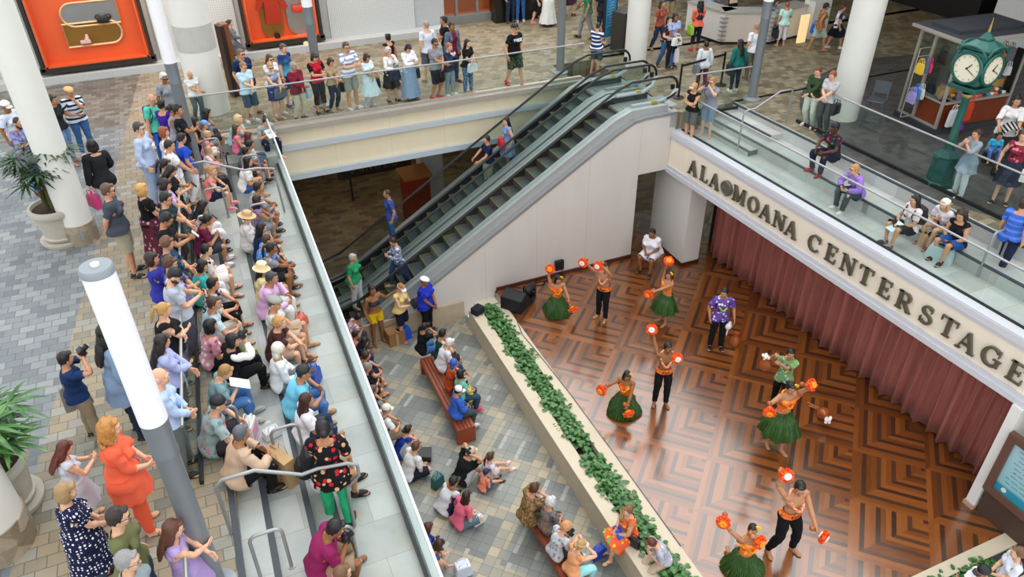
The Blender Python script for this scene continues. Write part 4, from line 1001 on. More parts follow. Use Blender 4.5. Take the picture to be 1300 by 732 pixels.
def glyph(ch):
    g=[]  # list of (pts, widths)
    H=lambda x0,x1,y,w=S_: g.append(([(x0,y),(x1,y)],w))
    V=lambda x,y0,y1,w: g.append(([(x,y0),(x,y1)],w))
    if ch=='A': g+= [([(.12,0),(.46,1)],N_),([(.46,1),(.82,0)],T_)]; H(.2,.68,.34,N_); H(0,.27,.025); H(.62,.98,.025); return g,.98
    if ch=='L': V(.22,0,1,T_); H(.04,.42,.975); H(.04,.75,.025,.06); V(.74,0,.28,S_); return g,.80
    if ch=='M': V(.16,0,1,N_); g.append(([(.2,1),(.56,.05)],T_)); g.append(([(.56,.05),(.92,1)],N_)); V(.96,0,1,T_); H(0,.32,.025); H(.78,1.14,.025); H(0,.3,.975); H(.82,1.14,.975); return g,1.16
    if ch=='N': V(.16,0,1,N_); g.append(([(.2,1),(.8,.02)],T_)); V(.82,0,1,N_); H(0,.32,.025); H(0,.3,.975); H(.66,.98,.975); return g,.98
    if ch=='O': g.append(arc(.48,.5,.38,.47,0,2*PI,T_,N_,34)); return g,.96
    if ch=='C': g.append(arc(.48,.5,.38,.47,R(42),R(318),T_,N_,30)); V(.80,.62,.96,S_); return g,.92
    if ch=='G': g.append(arc(.48,.5,.38,.47,R(42),R(318),T_,N_,30)); V(.80,.62,.96,S_); V(.80,.08,.44,T_*.9); H(.58,.96,.44); return g,1.0
    if ch=='E': V(.22,0,1,T_); H(.04,.74,.03,.06); H(.04,.72,.97,.06); H(.22,.56,.5,.06); V(.73,.0,.28,S_); V(.71,.74,1,S_); V(.55,.38,.62,S_); return g,.80
    if ch=='T': V(.44,0,1,T_); H(.02,.86,.97,.06); V(.03,.72,1,S_); V(.85,.72,1,S_); H(.24,.64,.025); return g,.88
    if ch=='R': V(.22,0,1,T_); H(.04,.42,.025); H(.04,.5,.97,.06); H(.22,.5,.48,.06); g.append(arc(.48,.725,.24,.245,R(-90),R(90),T_*.95,.06,16)); g.append(([(.46,.48),(.82,.02)],T_*.9)); H(.68,.96,.025); return g,.96
    if ch=='S':
        a=arc(.40,.74,.24,.22,R(35),R(270),T_*.8,.08,16); b=arc(.40,.27,.27,.23,R(90),R(-145),T_*.8,.08,16); g+=[a,b]; V(.62,.70,.97,S_); V(.12,.03,.32,S_); return g,.76
    if ch=='J': V(.45,.25,1,T_); g.append(arc(.26,.25,.19,.22,0,R(-180),T_*.8,.1,12)); H(.25,.65,.975); return g,.7
    if ch=='U': V(.2,.3,1,T_); V(.75,.3,1,T_*.6); g.append(arc(.475,.3,.275,.27,PI,2*PI,T_*.9,.1,14)); H(.04,.38,.975); H(.6,.9,.975); return g,.92
    if ch=='I': V(.2,0,1,T_); return g,.4
    if ch=='D': V(.2,0,1,T_); H(.1,.45,.05,.1); H(.1,.45,.95,.1); g.append(arc(.42,.5,.34,.45,R(-90),R(90),T_,.1,18)); return g,.85
    if ch=='B': V(.2,0,1,T_); H(.1,.45,.05,.1); H(.1,.45,.95,.1); H(.1,.45,.52,.1); g.append(arc(.42,.735,.2,.215,R(-90),R(90),T_,.1,12)); g.append(arc(.42,.285,.26,.235,R(-90),R(90),T_,.1,12)); return g,.8
    if ch=='4': g.append(([(.5,0),(.5,1)],T_)); g.append(([(.5,1),(.05,.32)],N_)); H(.02,.75,.3,.1); return g,.8
    if ch=='Y': g+= [([(.08,1),(.45,.45)],T_*.8),([(.82,1),(.45,.45)],N_),([(.45,0),(.45,.47)],T_*.8)]; return g,.9
    if ch=='X': g+= [([(.1,1),(.8,0)],T_),([(.8,1),(.1,0)],N_)]; return g,.9
    return g,.5
def letter(ch,h,depth,M):
    b=MB(); g,w=glyph(ch); S=Matrix.Scale(h,4)
    for pts,ws in g: stroke(b,pts,ws,Matrix(M)@Matrix.Diagonal((h,h,1,1)),depth,-w/2)
    return b
LETM=plain('bronze_letters','6f6c5c',.45,.55,.1)
sgn=thing('stage_sign',(0,0,0),0,'grey serif lettering and round medallion on the cream fascia above the curtain','sign')
sgn.location=(0,0,0)
pxl=[('A',880.5,213.5),('L',895,221),('A',908,230),('M',939.5,246.5),('O',957.5,258.5),('A',973,268.5),('N',990.5,279.5),('A',1005.5,290.5),('C',1035.5,308),('E',1056.5,321),('N',1078,335),('T',1100,349.5),('E',1124.5,366),('R',1149,383),('S',1177,399.5),('T',1205,414.5),('A',1228,436),('G',1260,453.5),('E',1290.5,474)]
def onf(px,py,o=-.02):
    d=Vector(ray(px,py)); C0=Vector((0,0,CAMH)); P=fr(0,o); nn=Vector((PN.x,PN.y,0)); k=((Vector((P.x,P.y,0))-C0).dot(nn))/d.dot(nn); return C0+d*k
zc=sum(onf(p[1],p[2]).z for p in pxl)/len(pxl)
XA=Vector((PD.x,PD.y,0)); ZA=Vector((0,0,1)); NA=-Vector((PN.x,PN.y,0))
for ch,px,py in pxl:
    P=onf(px,py); o=P-ZA*.20; o.z=P.z*.5+zc*.5-.20
    M=Matrix(((XA.x,ZA.x,NA.x,o.x),(XA.y,ZA.y,NA.y,o.y),(XA.z,ZA.z,NA.z,o.z),(0,0,0,1)))
    letter(ch,.40,.055,M).go('letter',LETM,sgn,None,False)
P=onf(923.5,238); P.z=P.z*.5+zc*.5
M=Matrix(((XA.x,ZA.x,NA.x,P.x),(XA.y,ZA.y,NA.y,P.y),(XA.z,ZA.z,NA.z,P.z),(0,0,0,1)))
b=MB().lathe([(.20,0),(.20,.06),(.175,.075),(.16,.06),(.001,.055)],(0,0,0),40)
b._x(b.b.verts,M); b.go('medallion',plain('medallion_bronze','77756b',.4,.7,.35,9),sgn)
# dim shop name in the corridor under the balcony
js=thing('corridor_sign',(0,0,0),0,'dim JUNGLE lettering on the dark shopfront under the balcony','sign')
for i,ch in enumerate('JUNGLE'):
    P=Vector(ray(448+i*10.5,219-i*2.0)); k=(24.0)/P.y; P=Vector((0,0,CAMH))+P*k
    letter(ch,.26,.05,Matrix(((1,0,0,P.x),(0,0,-1,P.y),(0,1,0,P.z),(0,0,0,1)))).go('letter',plain('dim_letters','4a4238',.6),js,None,False)
MB().box((5.1,24.12,.62),(2.6,.1,.62)).go('sign_board',plain('dark_board','1d1813',.7),js,None,False)
for x_ in (4.2,6.0): MB().box((x_,24.12,-.14),(.06,.06,.92)).go('post',DARKM,js,None,False)
t=thing('wooden_lectern',(5.85,21.75,ZP),R(4),'red-brown wooden booth with paler top in the dark corridor under the balcony','booth')
MB().box((0,0,.9),(.80,.62,1.8),None,.01).go('cabinet',plain('booth_wood','8a2f14',.45,0,.25,3),t,None,False); MB().box((-.02,-.04,1.84),(.96,.78,.09),Matrix.Rotation(.12,3,'X'),.01).go('top',plain('booth_top','a5652e',.5,0,.2,3),t,None,False)
# ------------------------------------------------------------------ planters along the stage
RIM=plain('planter_stone','c9bda5',.6,0,.08,3,bump=.2)
b=MB(); b.box((5.50,10.1,-.29),(.30,11.0,.62)); b.box((8.6,3.98,-.29),(6.5,.14,.62)); b.box((6.20,10.15,-.15),(.26,10.7,.34)); b.box((9.2,4.68,-.13),(5.8,.26,.34)); b.box((5.9,15.7,-.15),(.6,.26,.34))
for y in np.arange(5.2,15.6,1.3): b.box((5.5,y,.021),(.301,.006,.004))
for x in np.arange(7,12,1.2): b.box((x,4.68,.041),(.006,.261,.004))
struct('wall_planter',b,RIM)
struct('floor_soil',MB().box((5.86,9.6,-.22),(.46,11.6,.16)).box((9,4.30,-.22),(6,.54,.16)),plain('dark_soil','241d16',.95,0,.4,20))
t=NT('glossy_leaves'); f=t.noise(t.obj(),9,2); t.ln(t.ramp(f,[(.3,(.018,.07,.014)),(.55,(.045,.165,.03)),(.8,(.13,.30,.07))]),t.b.inputs['Base Color']); t.b.inputs['Roughness'].default_value=.35; LEAF=t.m
def leafblade(b,P,d,up,L,W,droop=.35):
    d=d.normalized(); s=d.cross(up).normalized(); n=s.cross(d)
    pr=[]
    for i,(u,w) in enumerate(((0,.12),(.3,.9),(.6,1),(.85,.55),(1,.03))):
        c=P+d*(L*u)-Vector((0,0,droop*L*u*u)); pr.append((c-s*W*w/2+n*W*.12*w,c+n*0,c+s*W*w/2+n*W*.12*w))
    vs=[[b.b.verts.new(q) for q in r] for r in pr]
    for A,B in zip(vs,vs[1:]):
        for k in range(2): b.b.faces.new((A[k],A[k+1],B[k+1],B[k]))
gm=[]
for k in range(4):
    rr=random.Random(k); b=MB()
    for i in range(46):
        a=rr.uniform(0,2*PI); rad=rr.uniform(0,.17); P=Vector((math.cos(a)*rad,math.sin(a)*rad,rr.uniform(.05,.26)*(1-rad*2))); d=Vector((math.cos(a+rr.uniform(-.7,.7)),math.sin(a+rr.uniform(-.7,.7)),rr.uniform(-.1,.7)))
        leafblade(b,P,d,Vector((0,0,1)),rr.uniform(.09,.15),rr.uniform(.06,.10))
    gm.append(b.mesh('ground_cover_plant',LEAF,True))
rr=random.Random(4)
def gplant(x,y,z=-.14,lab='leafy green ground-cover plant in the long planter along the stage edge',grp='ground cover in the stage planter'):
    o=link('ground_cover_plant',gm[rr.randrange(4)],None,(x,y,z),label=lab,category='plant',group=grp); o.rotation_euler=(0,0,rr.uniform(0,6)); s=rr.uniform(.85,1.2); o.scale=(s,s,s)
y=15.4
while y>5.0:
    if not (9.75<y<10.05):
        gplant(5.80+rr.uniform(-.03,.03),y); gplant(5.95+rr.uniform(-.03,.03),y-.11)
    y-=.235
x=6.9
while x<11.25:
    for k in range(3): gplant(x+rr.uniform(-.05,.05),4.46-.15*k+rr.uniform(-.03,.03),-.14,'leafy green ground-cover plant in the planter at the front corner of the stage','ground cover in the front planter')
    x+=.21
# ------------------------------------------------------------------ slatted wooden benches
WOOD=plain('bench_wood','8c3f1f',.5,0,.25,5)
def bench(x,y0,y1,label,w=.44):
    t=thing('slatted_bench',(x,y1,ZP),0,label,'bench','wooden audience benches'); L=y1-y0
    for i in range(5): MB().box((-w/2+.05+i*(w-.1)/4,-L/2,.445),(.07,L,.035),None,.006).go('slat',WOOD,t,None,False)
    for yy in (-.05,-L+.05): MB().box((0,yy,.22),(w,.09,.44),None,.008).go('leg',WOOD,t,None,False)
    for s in (1,-1): MB().box((s*(w/2-.02),-L/2,.38),(.035,L-.05,.11)).go('side_rail',WOOD,t,None,False)
bench(3.80,11.62,14.35,'reddish slatted bench nearer the escalators with five people on its right side')
bench(4.28,5.2,9.25,'reddish slatted bench at the bottom edge holding the grey-haired spectators')
# ------------------------------------------------------------------ lamp posts
def lamp(x,y,label,zj=6.93,r=.125):
    t=thing('lamp_post',(x,y,ZU),0,label,'lamp post','white tube lamp posts')
    j=zj-ZU
    MB().lathe([(r*1.9,0),(r*1.9,.03),(r*1.05,.07),(r*.98,.08)],(0,0,0),24).go('base_plate',GREY,t)
    MB().lathe([(r*.95,.05),(r*.95,j-.45),(r*1.0,j-.44)],(0,0,0),24).go('pole',plain('lamp_grey','868d92',.4,.3,.05),t)
    MB().lathe([(r*1.02,j-.45),(r*1.02,j-.40),(r*.97,j-.38),(r*1.03,j-.02),(r*1.03,j)],(0,0,0),24).go('collar',plain('lamp_collar','757c81',.4,.3,.05),t)
    MB().lathe([(r*1.05,j),(r*1.05,j+1.68)],(0,0,0),32).go('lamp_tube',plain('opal_tube','f2f2f4',.35,0,.02),t)
    MB().lathe([(r*1.1,j+1.66),(r*1.1,j+1.71),(r*1.0,j+1.73)],(0,0,0),32).go('cap',GREY,t); MB().lathe([(r*.28,j+1.72),(r*.28,j+1.75)],(0,0,0),16).go('sensor',WHITE,t)
q=at(275,745,ZU); lamp(q.x,q.y,'nearest lamp post, its white tube rising across the left crowd')
q=at(216,79,6.93); lamp(q.x,q.y,'lamp post by the white-haired man in grey tee near the orange display')
q=at(390,8,6.93); lamp(q.x,q.y,'lamp post in front of the second orange display window')
q=at(711,92,ZU); lamp(q.x,q.y,'lamp post behind the balcony rail near the black T-shirt man')
q=at(976,1,6.93); lamp(q.x,q.y,'lamp post beside the landing and the information counter')
# ------------------------------------------------------------------ street clock
q=at(1190,232,ZU); CX,CY=q.x,q.y
GRN=plain('verdigris_paint','245e54',.4,.2,.2,5); GOLD=plain('worn_gold','b39a5a',.4,.7,.2)
t=thing('street_clock',(CX,CY,ZU),R(5),'green four-faced street clock on a fluted post in front of the kiosk','clock')
MB().lathe([(.30,0),(.30,.06),(.27,.10),(.25,.62),(.27,.68),(.20,.74),(.14,.80)],(0,0,0),8).go('base',GRN,t,None,False)
MB().lathe([(.12,.78),(.10,.9),(.115,.95),(.085,1.02),(.075,1.9),(.085,1.95),(.07,2.0),(.11,2.05)],(0,0,0),16).go('post',GRN,t)
MB().lathe([(.105,1.98),(.11,2.02),(.10,2.05)],(0,0,0),16).go('gold_band',GOLD,t)
hz=2.62
m=MB().box((0,0,hz-.42),(.62,.62,.10),None,.02).box((0,0,hz),(.60,.60,.70),None,.08).box((0,0,hz+.39),(.66,.66,.06),None,.02); m.lathe([(.36,hz+.40),(.20,hz+.50),(.17,hz+.52)],(0,0,0),8); m.box((0,0,hz+.53),(.22,.22,.06),None,.01); m.lathe([(.13,hz+.56),(.04,hz+.66),(.03,hz+.68)],(0,0,0),8); m.go('clock_head',GRN,t,None,False)
MB().cone((0,0,hz+.66),(0,0,hz+.95),.028,.004,10).go('finial',GOLD,t)
for k in range(4):
    a=k*PI/2; u=Vector((math.sin(a),-math.cos(a),0)); s=Vector((math.cos(a),math.sin(a),0))
    M=Matrix(((s.x,0,u.x,u.x*.30),(s.y,0,u.y,u.y*.30),(0,1,0,hz),(0,0,0,1)))
    m=MB().lathe([(.31,-.02),(.33,.03),(.31,.06),(.275,.06),(.27,.03)],(0,0,0),40); m._x(m.b.verts,M); bz=m.go('bezel',GRN,t)
    m=MB().lathe([(.275,.02),(.275,.035)],(0,0,0),40); m._x(m.b.verts,M); fc=m.go('dial',plain('ivory_dial','e6dfc6',.4,0,.04),t)
    m=MB()
    for h_ in range(12): m.box((.225*math.sin(h_*PI/6),.225*math.cos(h_*PI/6),.038),(.014,.045,.004),-h_*PI/6)
    m._x(m.b.verts,M); m.go('hour_marks',plain('dial_marks','a59a78',.5),fc,None,False)
    m=MB()
    for ang,L,w in ((R(42),.15,.018),(R(118),.22,.012)): m.box((math.sin(ang)*L*.42,math.cos(ang)*L*.42,.044),(w,L,.006),-ang)
    m.lathe([(.02,.036),(.02,.052)],(0,0,0),12); m._x(m.b.verts,M); m.go('hands',BLACK,fc,None,False)
    m=MB(); arcp=[(.30*math.cos(a_),hz+.27+.17*math.sin(a_),.33) for a_ in np.linspace(.15,PI-.15,12)]
    m.tube([s*p[0]+u*p[2]+Vector((0,0,p[1])) for p in arcp],.028,8).go('arched_moulding',GRN,t)
# ------------------------------------------------------------------ handbag kiosk
KA=R(-5); kq=at(1150,168,ZU)
t=thing('handbag_kiosk',(16.72,12.30,ZU),KA,'glass-and-wood handbag kiosk with dark flat roof behind the green clock','kiosk')
FRM=plain('kiosk_frame','b9b3a8',.4,.4,.06); KW=plain('kiosk_wood','7a3516',.45,0,.25,4); KR=plain('kiosk_roof','3a3d44',.7,0,.15,4); KB=plain('kiosk_plinth','33383d',.6)
KL,KD,KH=2.1,1.25,2.2
MB().box((KL/2,KD/2,.07),(KL+.16,KD+.16,.14)).go('plinth',KB,t,None,False)
for (x,y) in ((0,0),(KL,0),(0,KD),(KL,KD),(0,KD*.62)): MB().box((x,y,KH/2+.07),(.06,.06,KH)).go('post',FRM,t,None,False)
for c_,s_ in (((KL/2,0,KH+.06),(KL,.06,.08)),((0,KD/2,KH+.06),(.06,KD,.08)),((KL/2,KD,KH+.06),(KL,.06,.08)),((KL,KD/2,KH+.06),(.06,KD,.08)),((0,KD/2,.16),(.05,KD,.05))): MB().box(c_,s_).go('frame_rail',FRM,t,None,False)
m=MB(); m.prism([(-.22,-.22),(KL+.3,-.22),(KL+.3,KD+.22),(-.22,KD+.22)],.05,Matrix.Translation((0,0,KH+.12))); m.box((KL/2,KD*.55,KH+.21),(KL*.92,KD*.7,.10)); rf=m.go('roof',KR,t,None,False)
MB().box((-.20,KD/2,KH+.145),(.05,KD+.3,.07)).box((KL/2,-.20,KH+.145),(KL+.4,.05,.07)).go('roof_fascia',FRM,t,None,False)
MB().box((KL/2,.14,.45),(KL-.1,.26,.62)).box((.16,KD*.30,.45),(.26,KD*.55,.62)).go('cabinet',KW,t,None,False)
MB().box((KL/2,.12,.78),(KL-.06,.36,.04)).box((.14,KD*.3,.78),(.32,KD*.56,.04)).go('counter_top',FRM,t,None,False)
MB().box((KL/2,.30,.98),(KL-.1,.10,.24)).go('tray',plain('tray_wood','b98b4a',.5),t,None,False)
MB().box((KL*.98,.1,1.35),(.03,.2,1.1)).go('sign_strip',BLACK,t,None,False)
for a,b_ in (((0.0,.0),(0,KD)),((KL,0),(KL,KD)),((0,KD),(KL,KD))):
    m=MB(); dx,dy=b_[0]-a[0],b_[1]-a[1]; m.box(((a[0]+b_[0])/2,(a[1]+b_[1])/2,1.48),(abs(dx)+.012 if dx else .012,abs(dy) if dy else .012,1.35)).go('glass_pane',GLS,t,None,False)
MB().tube([(-.03,KD*.62,1.75),(-.40,KD*.62,1.75)],.012,6).tube([(-.03,KD*.62,.95),(-.40,KD*.62,.95)],.012,6).tube([(-.40,KD*.62,.2),(-.40,KD*.62,1.95),(-.02,KD*.62,1.95)],.014,6).tube([(-.4,KD*.62,.2),(-.02,KD*.62,.2)],.014,6).go('hanging_rack',FRM,t)
for xx in (.2,.65): MB().tube([(xx,-.02,1.55),(xx,-.43,1.48)],.012,6).go('display_arm',FRM,t)
KM=Matrix.Translation((16.72,12.30,ZU))@Matrix.Rotation(KA,4,'Z')
def handbag_mesh(w,h,d,strap,pat=None):
    b=MB(); b.prism([(-w/2,0),(w/2,0),(w*.44,h*.8),(w*.38,h),(-w*.38,h),(-w*.44,h*.8)],d,Matrix(((1,0,0,0),(0,0,1,-d/2),(0,1,0,0),(0,0,0,1))))
    bmesh.ops.bevel(b.b,geom=b.b.edges[:],offset=min(d,.05)*.25,segments=2,affect='EDGES')
    return b
def bag(name,P,rz,w,h,d,strap,col,label,cat='bag',group=None,tilt=0,mat=None):
    b=handbag_mesh(w,h,d,strap); o=mob(name,b,mat or plain('bag_leather',col,.5),label,cat,group); o.location=P; o.rotation_euler=(tilt,0,rz)
    if strap:
        for s in (1,-1): MB().tube([(-w*.25,s*d*.3,h*.97),(-w*.22,s*d*.3,h+strap*.7),(-w*.1,s*d*.3,h+strap),(w*.1,s*d*.3,h+strap),(w*.22,s*d*.3,h+strap*.7),(w*.25,s*d*.3,h*.97)],.009,6).go('handle',mat or plain('bag_leather',col,.5),o)
    return o
kb=[('yellow handbag hanging at the kiosk corner',(-.36,KD*.62-.12,1.36),'e8c43c',.24,.25,1.57),('lavender backpack hanging low at the kiosk corner',(-.36,KD*.62-.13,.62),'a99bd0',.25,.28,1.57),('bright blue bag hanging beside the lavender backpack',(-.22,KD*.62-.10,.70),'3c86d8',.22,.26,1.57),('white bag hanging nearest the kiosk post',(-.10,KD*.62-.12,.70),'e4e6e0',.22,.25,1.57),('navy patterned bag hanging above the white one',(-.18,KD*.62-.08,1.36),'5a6f9a',.20,.26,1.57),('red-and-white small bag hanging by the kiosk post',(-.06,KD*.62-.1,1.36),'d84868',.16,.22,1.57),
 ('tan striped handbag standing on the kiosk counter',(.20,.36,.80),'b5907a',.34,.22,.9),('black handbag on the kiosk counter behind the tan one',(.22,.70,.80),'17181a',.30,.24,1.4),('grey slouch bag on the kiosk counter near the corner',(.55,.05,.80),'6d7480',.28,.26,.2),('black bag hung high in the kiosk window',(.10,.50,1.62),'1b1b1e',.28,.30,1.5),('dark teal bag hung inside the kiosk glass',(.14,.95,1.25),'1d4450',.28,.30,1.5),('white-strapped black bag hung from the kiosk front arm',(.2,-.18,1.20),'222326',.26,.24,.1),('cream bag hung from the second kiosk arm',(.65,-.22,1.12),'c9bfa8',.26,.26,.1),
 ('big grey-and-white printed backpack hanging low on the kiosk front',(.22,-.22,.26),'c9cdd0',.34,.42,.1),('black-and-white patterned tote hanging low beside the backpack',(.48,-.20,.26),'3c3548',.20,.44,.1),('red and orange tote hanging low at the kiosk front',(.66,-.20,.34),'d8412c',.22,.46,.1),('purple cloth bag at the very bottom of the kiosk rack',(.42,-.30,.16),'7d2fb0',.26,.14,.1),
 ('orange bag hanging high on the right of the kiosk',(1.55,.15,1.72),'b5622c',.22,.26,0),('grey bag hanging beside the orange bag',(1.80,.16,1.62),'5f646c',.24,.30,0),('black purse hanging below the orange bag',(1.62,.12,1.34),'191a1c',.2,.2,0),('clear plastic pouch hanging near the kiosk right post',(1.86,.1,1.25),'cfd4d6',.18,.22,0)]
for lb,p,col,w,h,rz in kb:
    w_=KM@Vector(p); bag('handbag',w_,KA+rz,w,h,.09,.12,col,lb,'bag','bags for sale at the kiosk')
rr=random.Random(8)
cols=['e04828','f0a02c','d83050','3a8ca0','f0f0e8','6a3c90','2c2c34','e86848','c8d0d8','e03c1c']
for i in range(26):
    p=KM@Vector((.42+(i%13)*.125,.06+.11*(i//13),.80+.05*(i//13))); o=mob('coin_purse',MB().box((0,0,.035),(.115,.085,.06),rr.uniform(-.4,.4),.018),plain('purse_cloth',cols[rr.randrange(10)],.6,0,.3,30),'small bright cloth purse in the tray on the kiosk counter','purse','coin purses in the kiosk tray'); o.location=p
for i in range(12):
    p=KM@Vector((.45+i*.13,.31,1.10)); o=mob('coin_purse',MB().ell((0,0,.05),(.06,.05,.06),None,10,8),plain('purse_cloth',cols[(i*3)%10],.6,0,.3,30),'round cloth pouch on the raised shelf of the kiosk tray','purse','pouches on the kiosk shelf'); o.location=p
# ------------------------------------------------------------------ bar chair by the right column
q=at(1104,162,ZU); t=thing('bar_chair',(q.x,q.y,ZU),R(-60),'tall grey metal bar chair beside the white column','chair')
AL=plain('grey_aluminium','5f6970',.4,.6,.06)
for sx in (1,-1):
    for sy in (1,-1): MB().cone((sx*.21,sy*.20,0),(sx*.17,sy*.17,.72),.016,.016,8).go('leg',AL,t)
MB().box((0,0,.735),(.40,.40,.03),None,.01).go('seat',AL,t,None,False)
for sx in (1,-1): MB().cone((sx*.17,.18,.72),(sx*.18,.24,1.15),.015,.015,8).go('back_post',AL,t)
MB().box((0,.225,1.0),(.36,.02,.30),Matrix.Rotation(-.13,3,'X')).go('backrest',plain('chair_mesh','474f55',.6),t,None,False)
MB().tube([(-.2,-.19,.25),(.2,-.19,.25),(.2,.19,.25),(-.2,.19,.25)],.012,6,True).go('footrest',AL,t)
# ------------------------------------------------------------------ directory board at the front corner of the stage
X0=12.02
t=thing('directory_board',(X0,4.70,ZP),0,'brown framed blue notice board with script lines at the front corner of the stage','sign')
z0=.67-ZP; z1=2.12-ZP
BR=plain('bronze_brown','58443a',.45,.3,.08)
MB().box((.35,-.05,z0/2),(.62,1.55,z0)).go('pedestal',BR,t,None,False)
b=MB(); y0_,y1_=.76,-.85
for (ya,yb,za,zb) in ((y0_,y0_-.14,z0+.14,z1-.14),(y1_+.14,y1_,z0+.14,z1-.14),(y0_,y1_,z0,z0+.14),(y0_,y1_,z1-.14,z1)): b.box((-.02,(ya+yb)/2,(za+zb)/2),(.12,abs(ya-yb),abs(zb-za)))
b.go('frame',plain('frame_brown','6e4f42',.45,.2,.08),t,None,False)
tt=NT('blue_poster'); p=tt.sep(tt.obj()); f=tt.noise(tt.obj(),1.6,2); w=tt.math('ADD',p[2],tt.math('MULTIPLY',f,.10)); tt.ln(tt.ramp(tt.math('SUBTRACT',w,z0),[(.34,lin('1f93ad')),(.40,lin('8ec6cf')),(1.,lin('a5cbd6'))]),tt.b.inputs['Base Color']); tt.b.inputs['Roughness'].default_value=.15
MB().box((.0,(y0_+y1_)/2,(z0+z1)/2),(.04,1.4,1.2)).go('poster',tt.m,t,None,False)
b=MB(); rr=random.Random(3)
for i in range(9):
    zz=z1-.26-i*.095; yy=y0_-.24-rr.uniform(0,.1)
    while yy>y0_-.85-rr.uniform(0,.4):
        L=rr.uniform(.05,.14); b.tube([(-.022,yy-L*k/8,zz+.014*math.sin(k*2.2+i)) for k in range(9)],.0035,4); yy-=L+.035
b.go('script_lines',plain('poster_ink','2d5560',.6),t)
MB().lathe([(.05,0),(.05,.006)],(0,0,0),20).go('round_emblem',plain('emblem_white','dfe8e8',.5),t).matrix_local=Matrix.Translation((-.022,y0_-.32,z0+.24))@Matrix.Rotation(-PI/2,4,'Y')
# ------------------------------------------------------------------ stage equipment
SPK=plain('speaker_black','15161a',.6,0,.2)
q=at(655,388,0); t=thing('floor_monitor',(q.x,q.y,0),R(38),'large black wedge floor monitor speaker at the planter end','speaker')
m=MB(); m.prism([(-.30,0),(.30,0),(.30,.14),(.02,.50),(-.30,.40)],.62,Matrix(((1,0,0,0),(0,0,1,-.31),(0,1,0,0),(0,0,0,1)))); bmesh.ops.bevel(m.b,geom=m.b.edges[:],offset=.012,segments=2,affect='EDGES'); m.go('cabinet',SPK,t,None,False)
MB().box((.165,0,.325),(.46,.54,.012),Matrix.Rotation(.911,3,'Y')).go('grille',plain('speaker_grille','23252a',.7),t,None,False)
MB().lathe([(.07,0),(.07,.02),(.045,.03)],(0,0,0),18).go('connector_cup',BLACK,t,(-.05,-.31,.2)).rotation_euler=(PI/2,0,0)
q=at(672,383,0); t=thing('stage_light',(q.x+.05,q.y+.1,0),R(50),'black moving-head stage light beside the floor monitor','stage light')
MB().box((0,0,.08),(.34,.26,.16),None,.02).go('base',BLACK,t,None,False)
for s in (1,-1): MB().box((0,s*.16,.27),(.09,.035,.30),None,.01).go('yoke_arm',BLACK,t,None,False)
m=MB().caps((-.14,0,.40),(.16,0,.30),.12,.13,18); m.go('lamp_head',SPK,t)
q=at(705,347,0); t=thing('wall_monitor',(q.x,16.02,.0),0,'small black box on a stand by the white wall behind the kneeling dancer','monitor')
MB().box((0,0,.42),(.26,.10,.30),None,.01).go('screen_box',BLACK,t,None,False); MB().cone((.10,0,0),(.10,0,.3),.012,.012,8).lathe([(.08,0),(.08,.015)],(.10,0,0),16).go('stand',DARKM,t)
q=at(685,360,0); mob('coiled_cable',MB().tube([(q.x+.15*math.cos(k*.5)*(1+.02*k%.1),q.y+.10*math.sin(k*.5),.012+.004*(k//12)) for k in range(40)]+[(q.x+.3+.1*k,q.y+.05*k+.05,.012) for k in range(6)],.010,6),RUBBER,'coil of black cable on the stage by the wall','cable')
mob('cable',MB().tube([(6.5,15.2,.12),(6.42,15.0,.06),(6.33,14.6,.035),(6.22,14.0,.035),(6.28,13,.035),(6.33,11.5,.035),(6.34,9.5,.035),(6.33,7.0,.035)],.008,6),RUBBER,'thin black cable along the inner rim of the planter','cable')
q=at(600,386,.02); mob('black_cloth_cube',MB().box((0,0,.10),(.32,.26,.2),.5,.04),plain('black_cloth','16181f',.9,0,.4,12),'black cloth-covered box on the end of the planter','box').location=(5.52,15.35,.02)
# cardboard box, blue tote on the lower plaza
KRAFT=plain('kraft_paper','b8966a',.8,0,.1); CARD=plain('cardboard','9a7348',.85,0,.12)
t=thing('cardboard_box',(3.35,15.80,ZP),R(6),'brown cardboard carton against the wall behind the yellow-wrap dancer','box')
MB().box((0,0,.19),(.44,.30,.38)).go('carton',CARD,t,None,False); 
for s in (1,-1): MB().box((0,s*.11,.39),(.44,.15,.008),Matrix.Rotation(s*.35,3,'X')).go('flap',CARD,t,None,False)
MB().box((0,-.152,.19),(.06,.003,.38)).go('tape',plain('tape','c0a274',.4),t,None,False)
q=at(512,430,ZP); bag('tote_bag',(q.x,q.y,ZP),R(10),.46,.38,.22,.12,'1f55c8','big bright-blue tote bag on the floor by the yellow-top woman','bag')
# gourds
GRD=plain('polished_gourd','a5531f',.3,0,.2,5,coat=.4)
def gourd(px,py,label,lying=0,tuft=1):
    q=at(px,py,0); o=mob('gourd_drum',MB().lathe([(.02,0),(.10,.02),(.135,.10),(.125,.19),(.07,.27),(.05,.31),(.055,.37),(.065,.40),(.055,.40)],(0,0,0),22),GRD,label,'drum','gourd drums on the stage'); o.location=(q.x,q.y,0 if not lying else .13)
    if lying: o.rotation_euler=(R(70),0,R(-30))
    if tuft:
        m=MB(); rr=random.Random(1)
        for k in range(14): m.ell((rr.uniform(-.06,.06),rr.uniform(-.06,.06),.44+rr.uniform(-.03,.06)),rr.uniform(.025,.045),None,8,6)
        m.go('white_cloth',plain('white_cloth','eeeae4',.9),o)
    return o
gourd(932,438,'round brown gourd drum standing right of the purple-shirt musician',0,0)
gourd(1042,527,'brown gourd drum lying on its side with white cloth right of the skirted dancer',1)
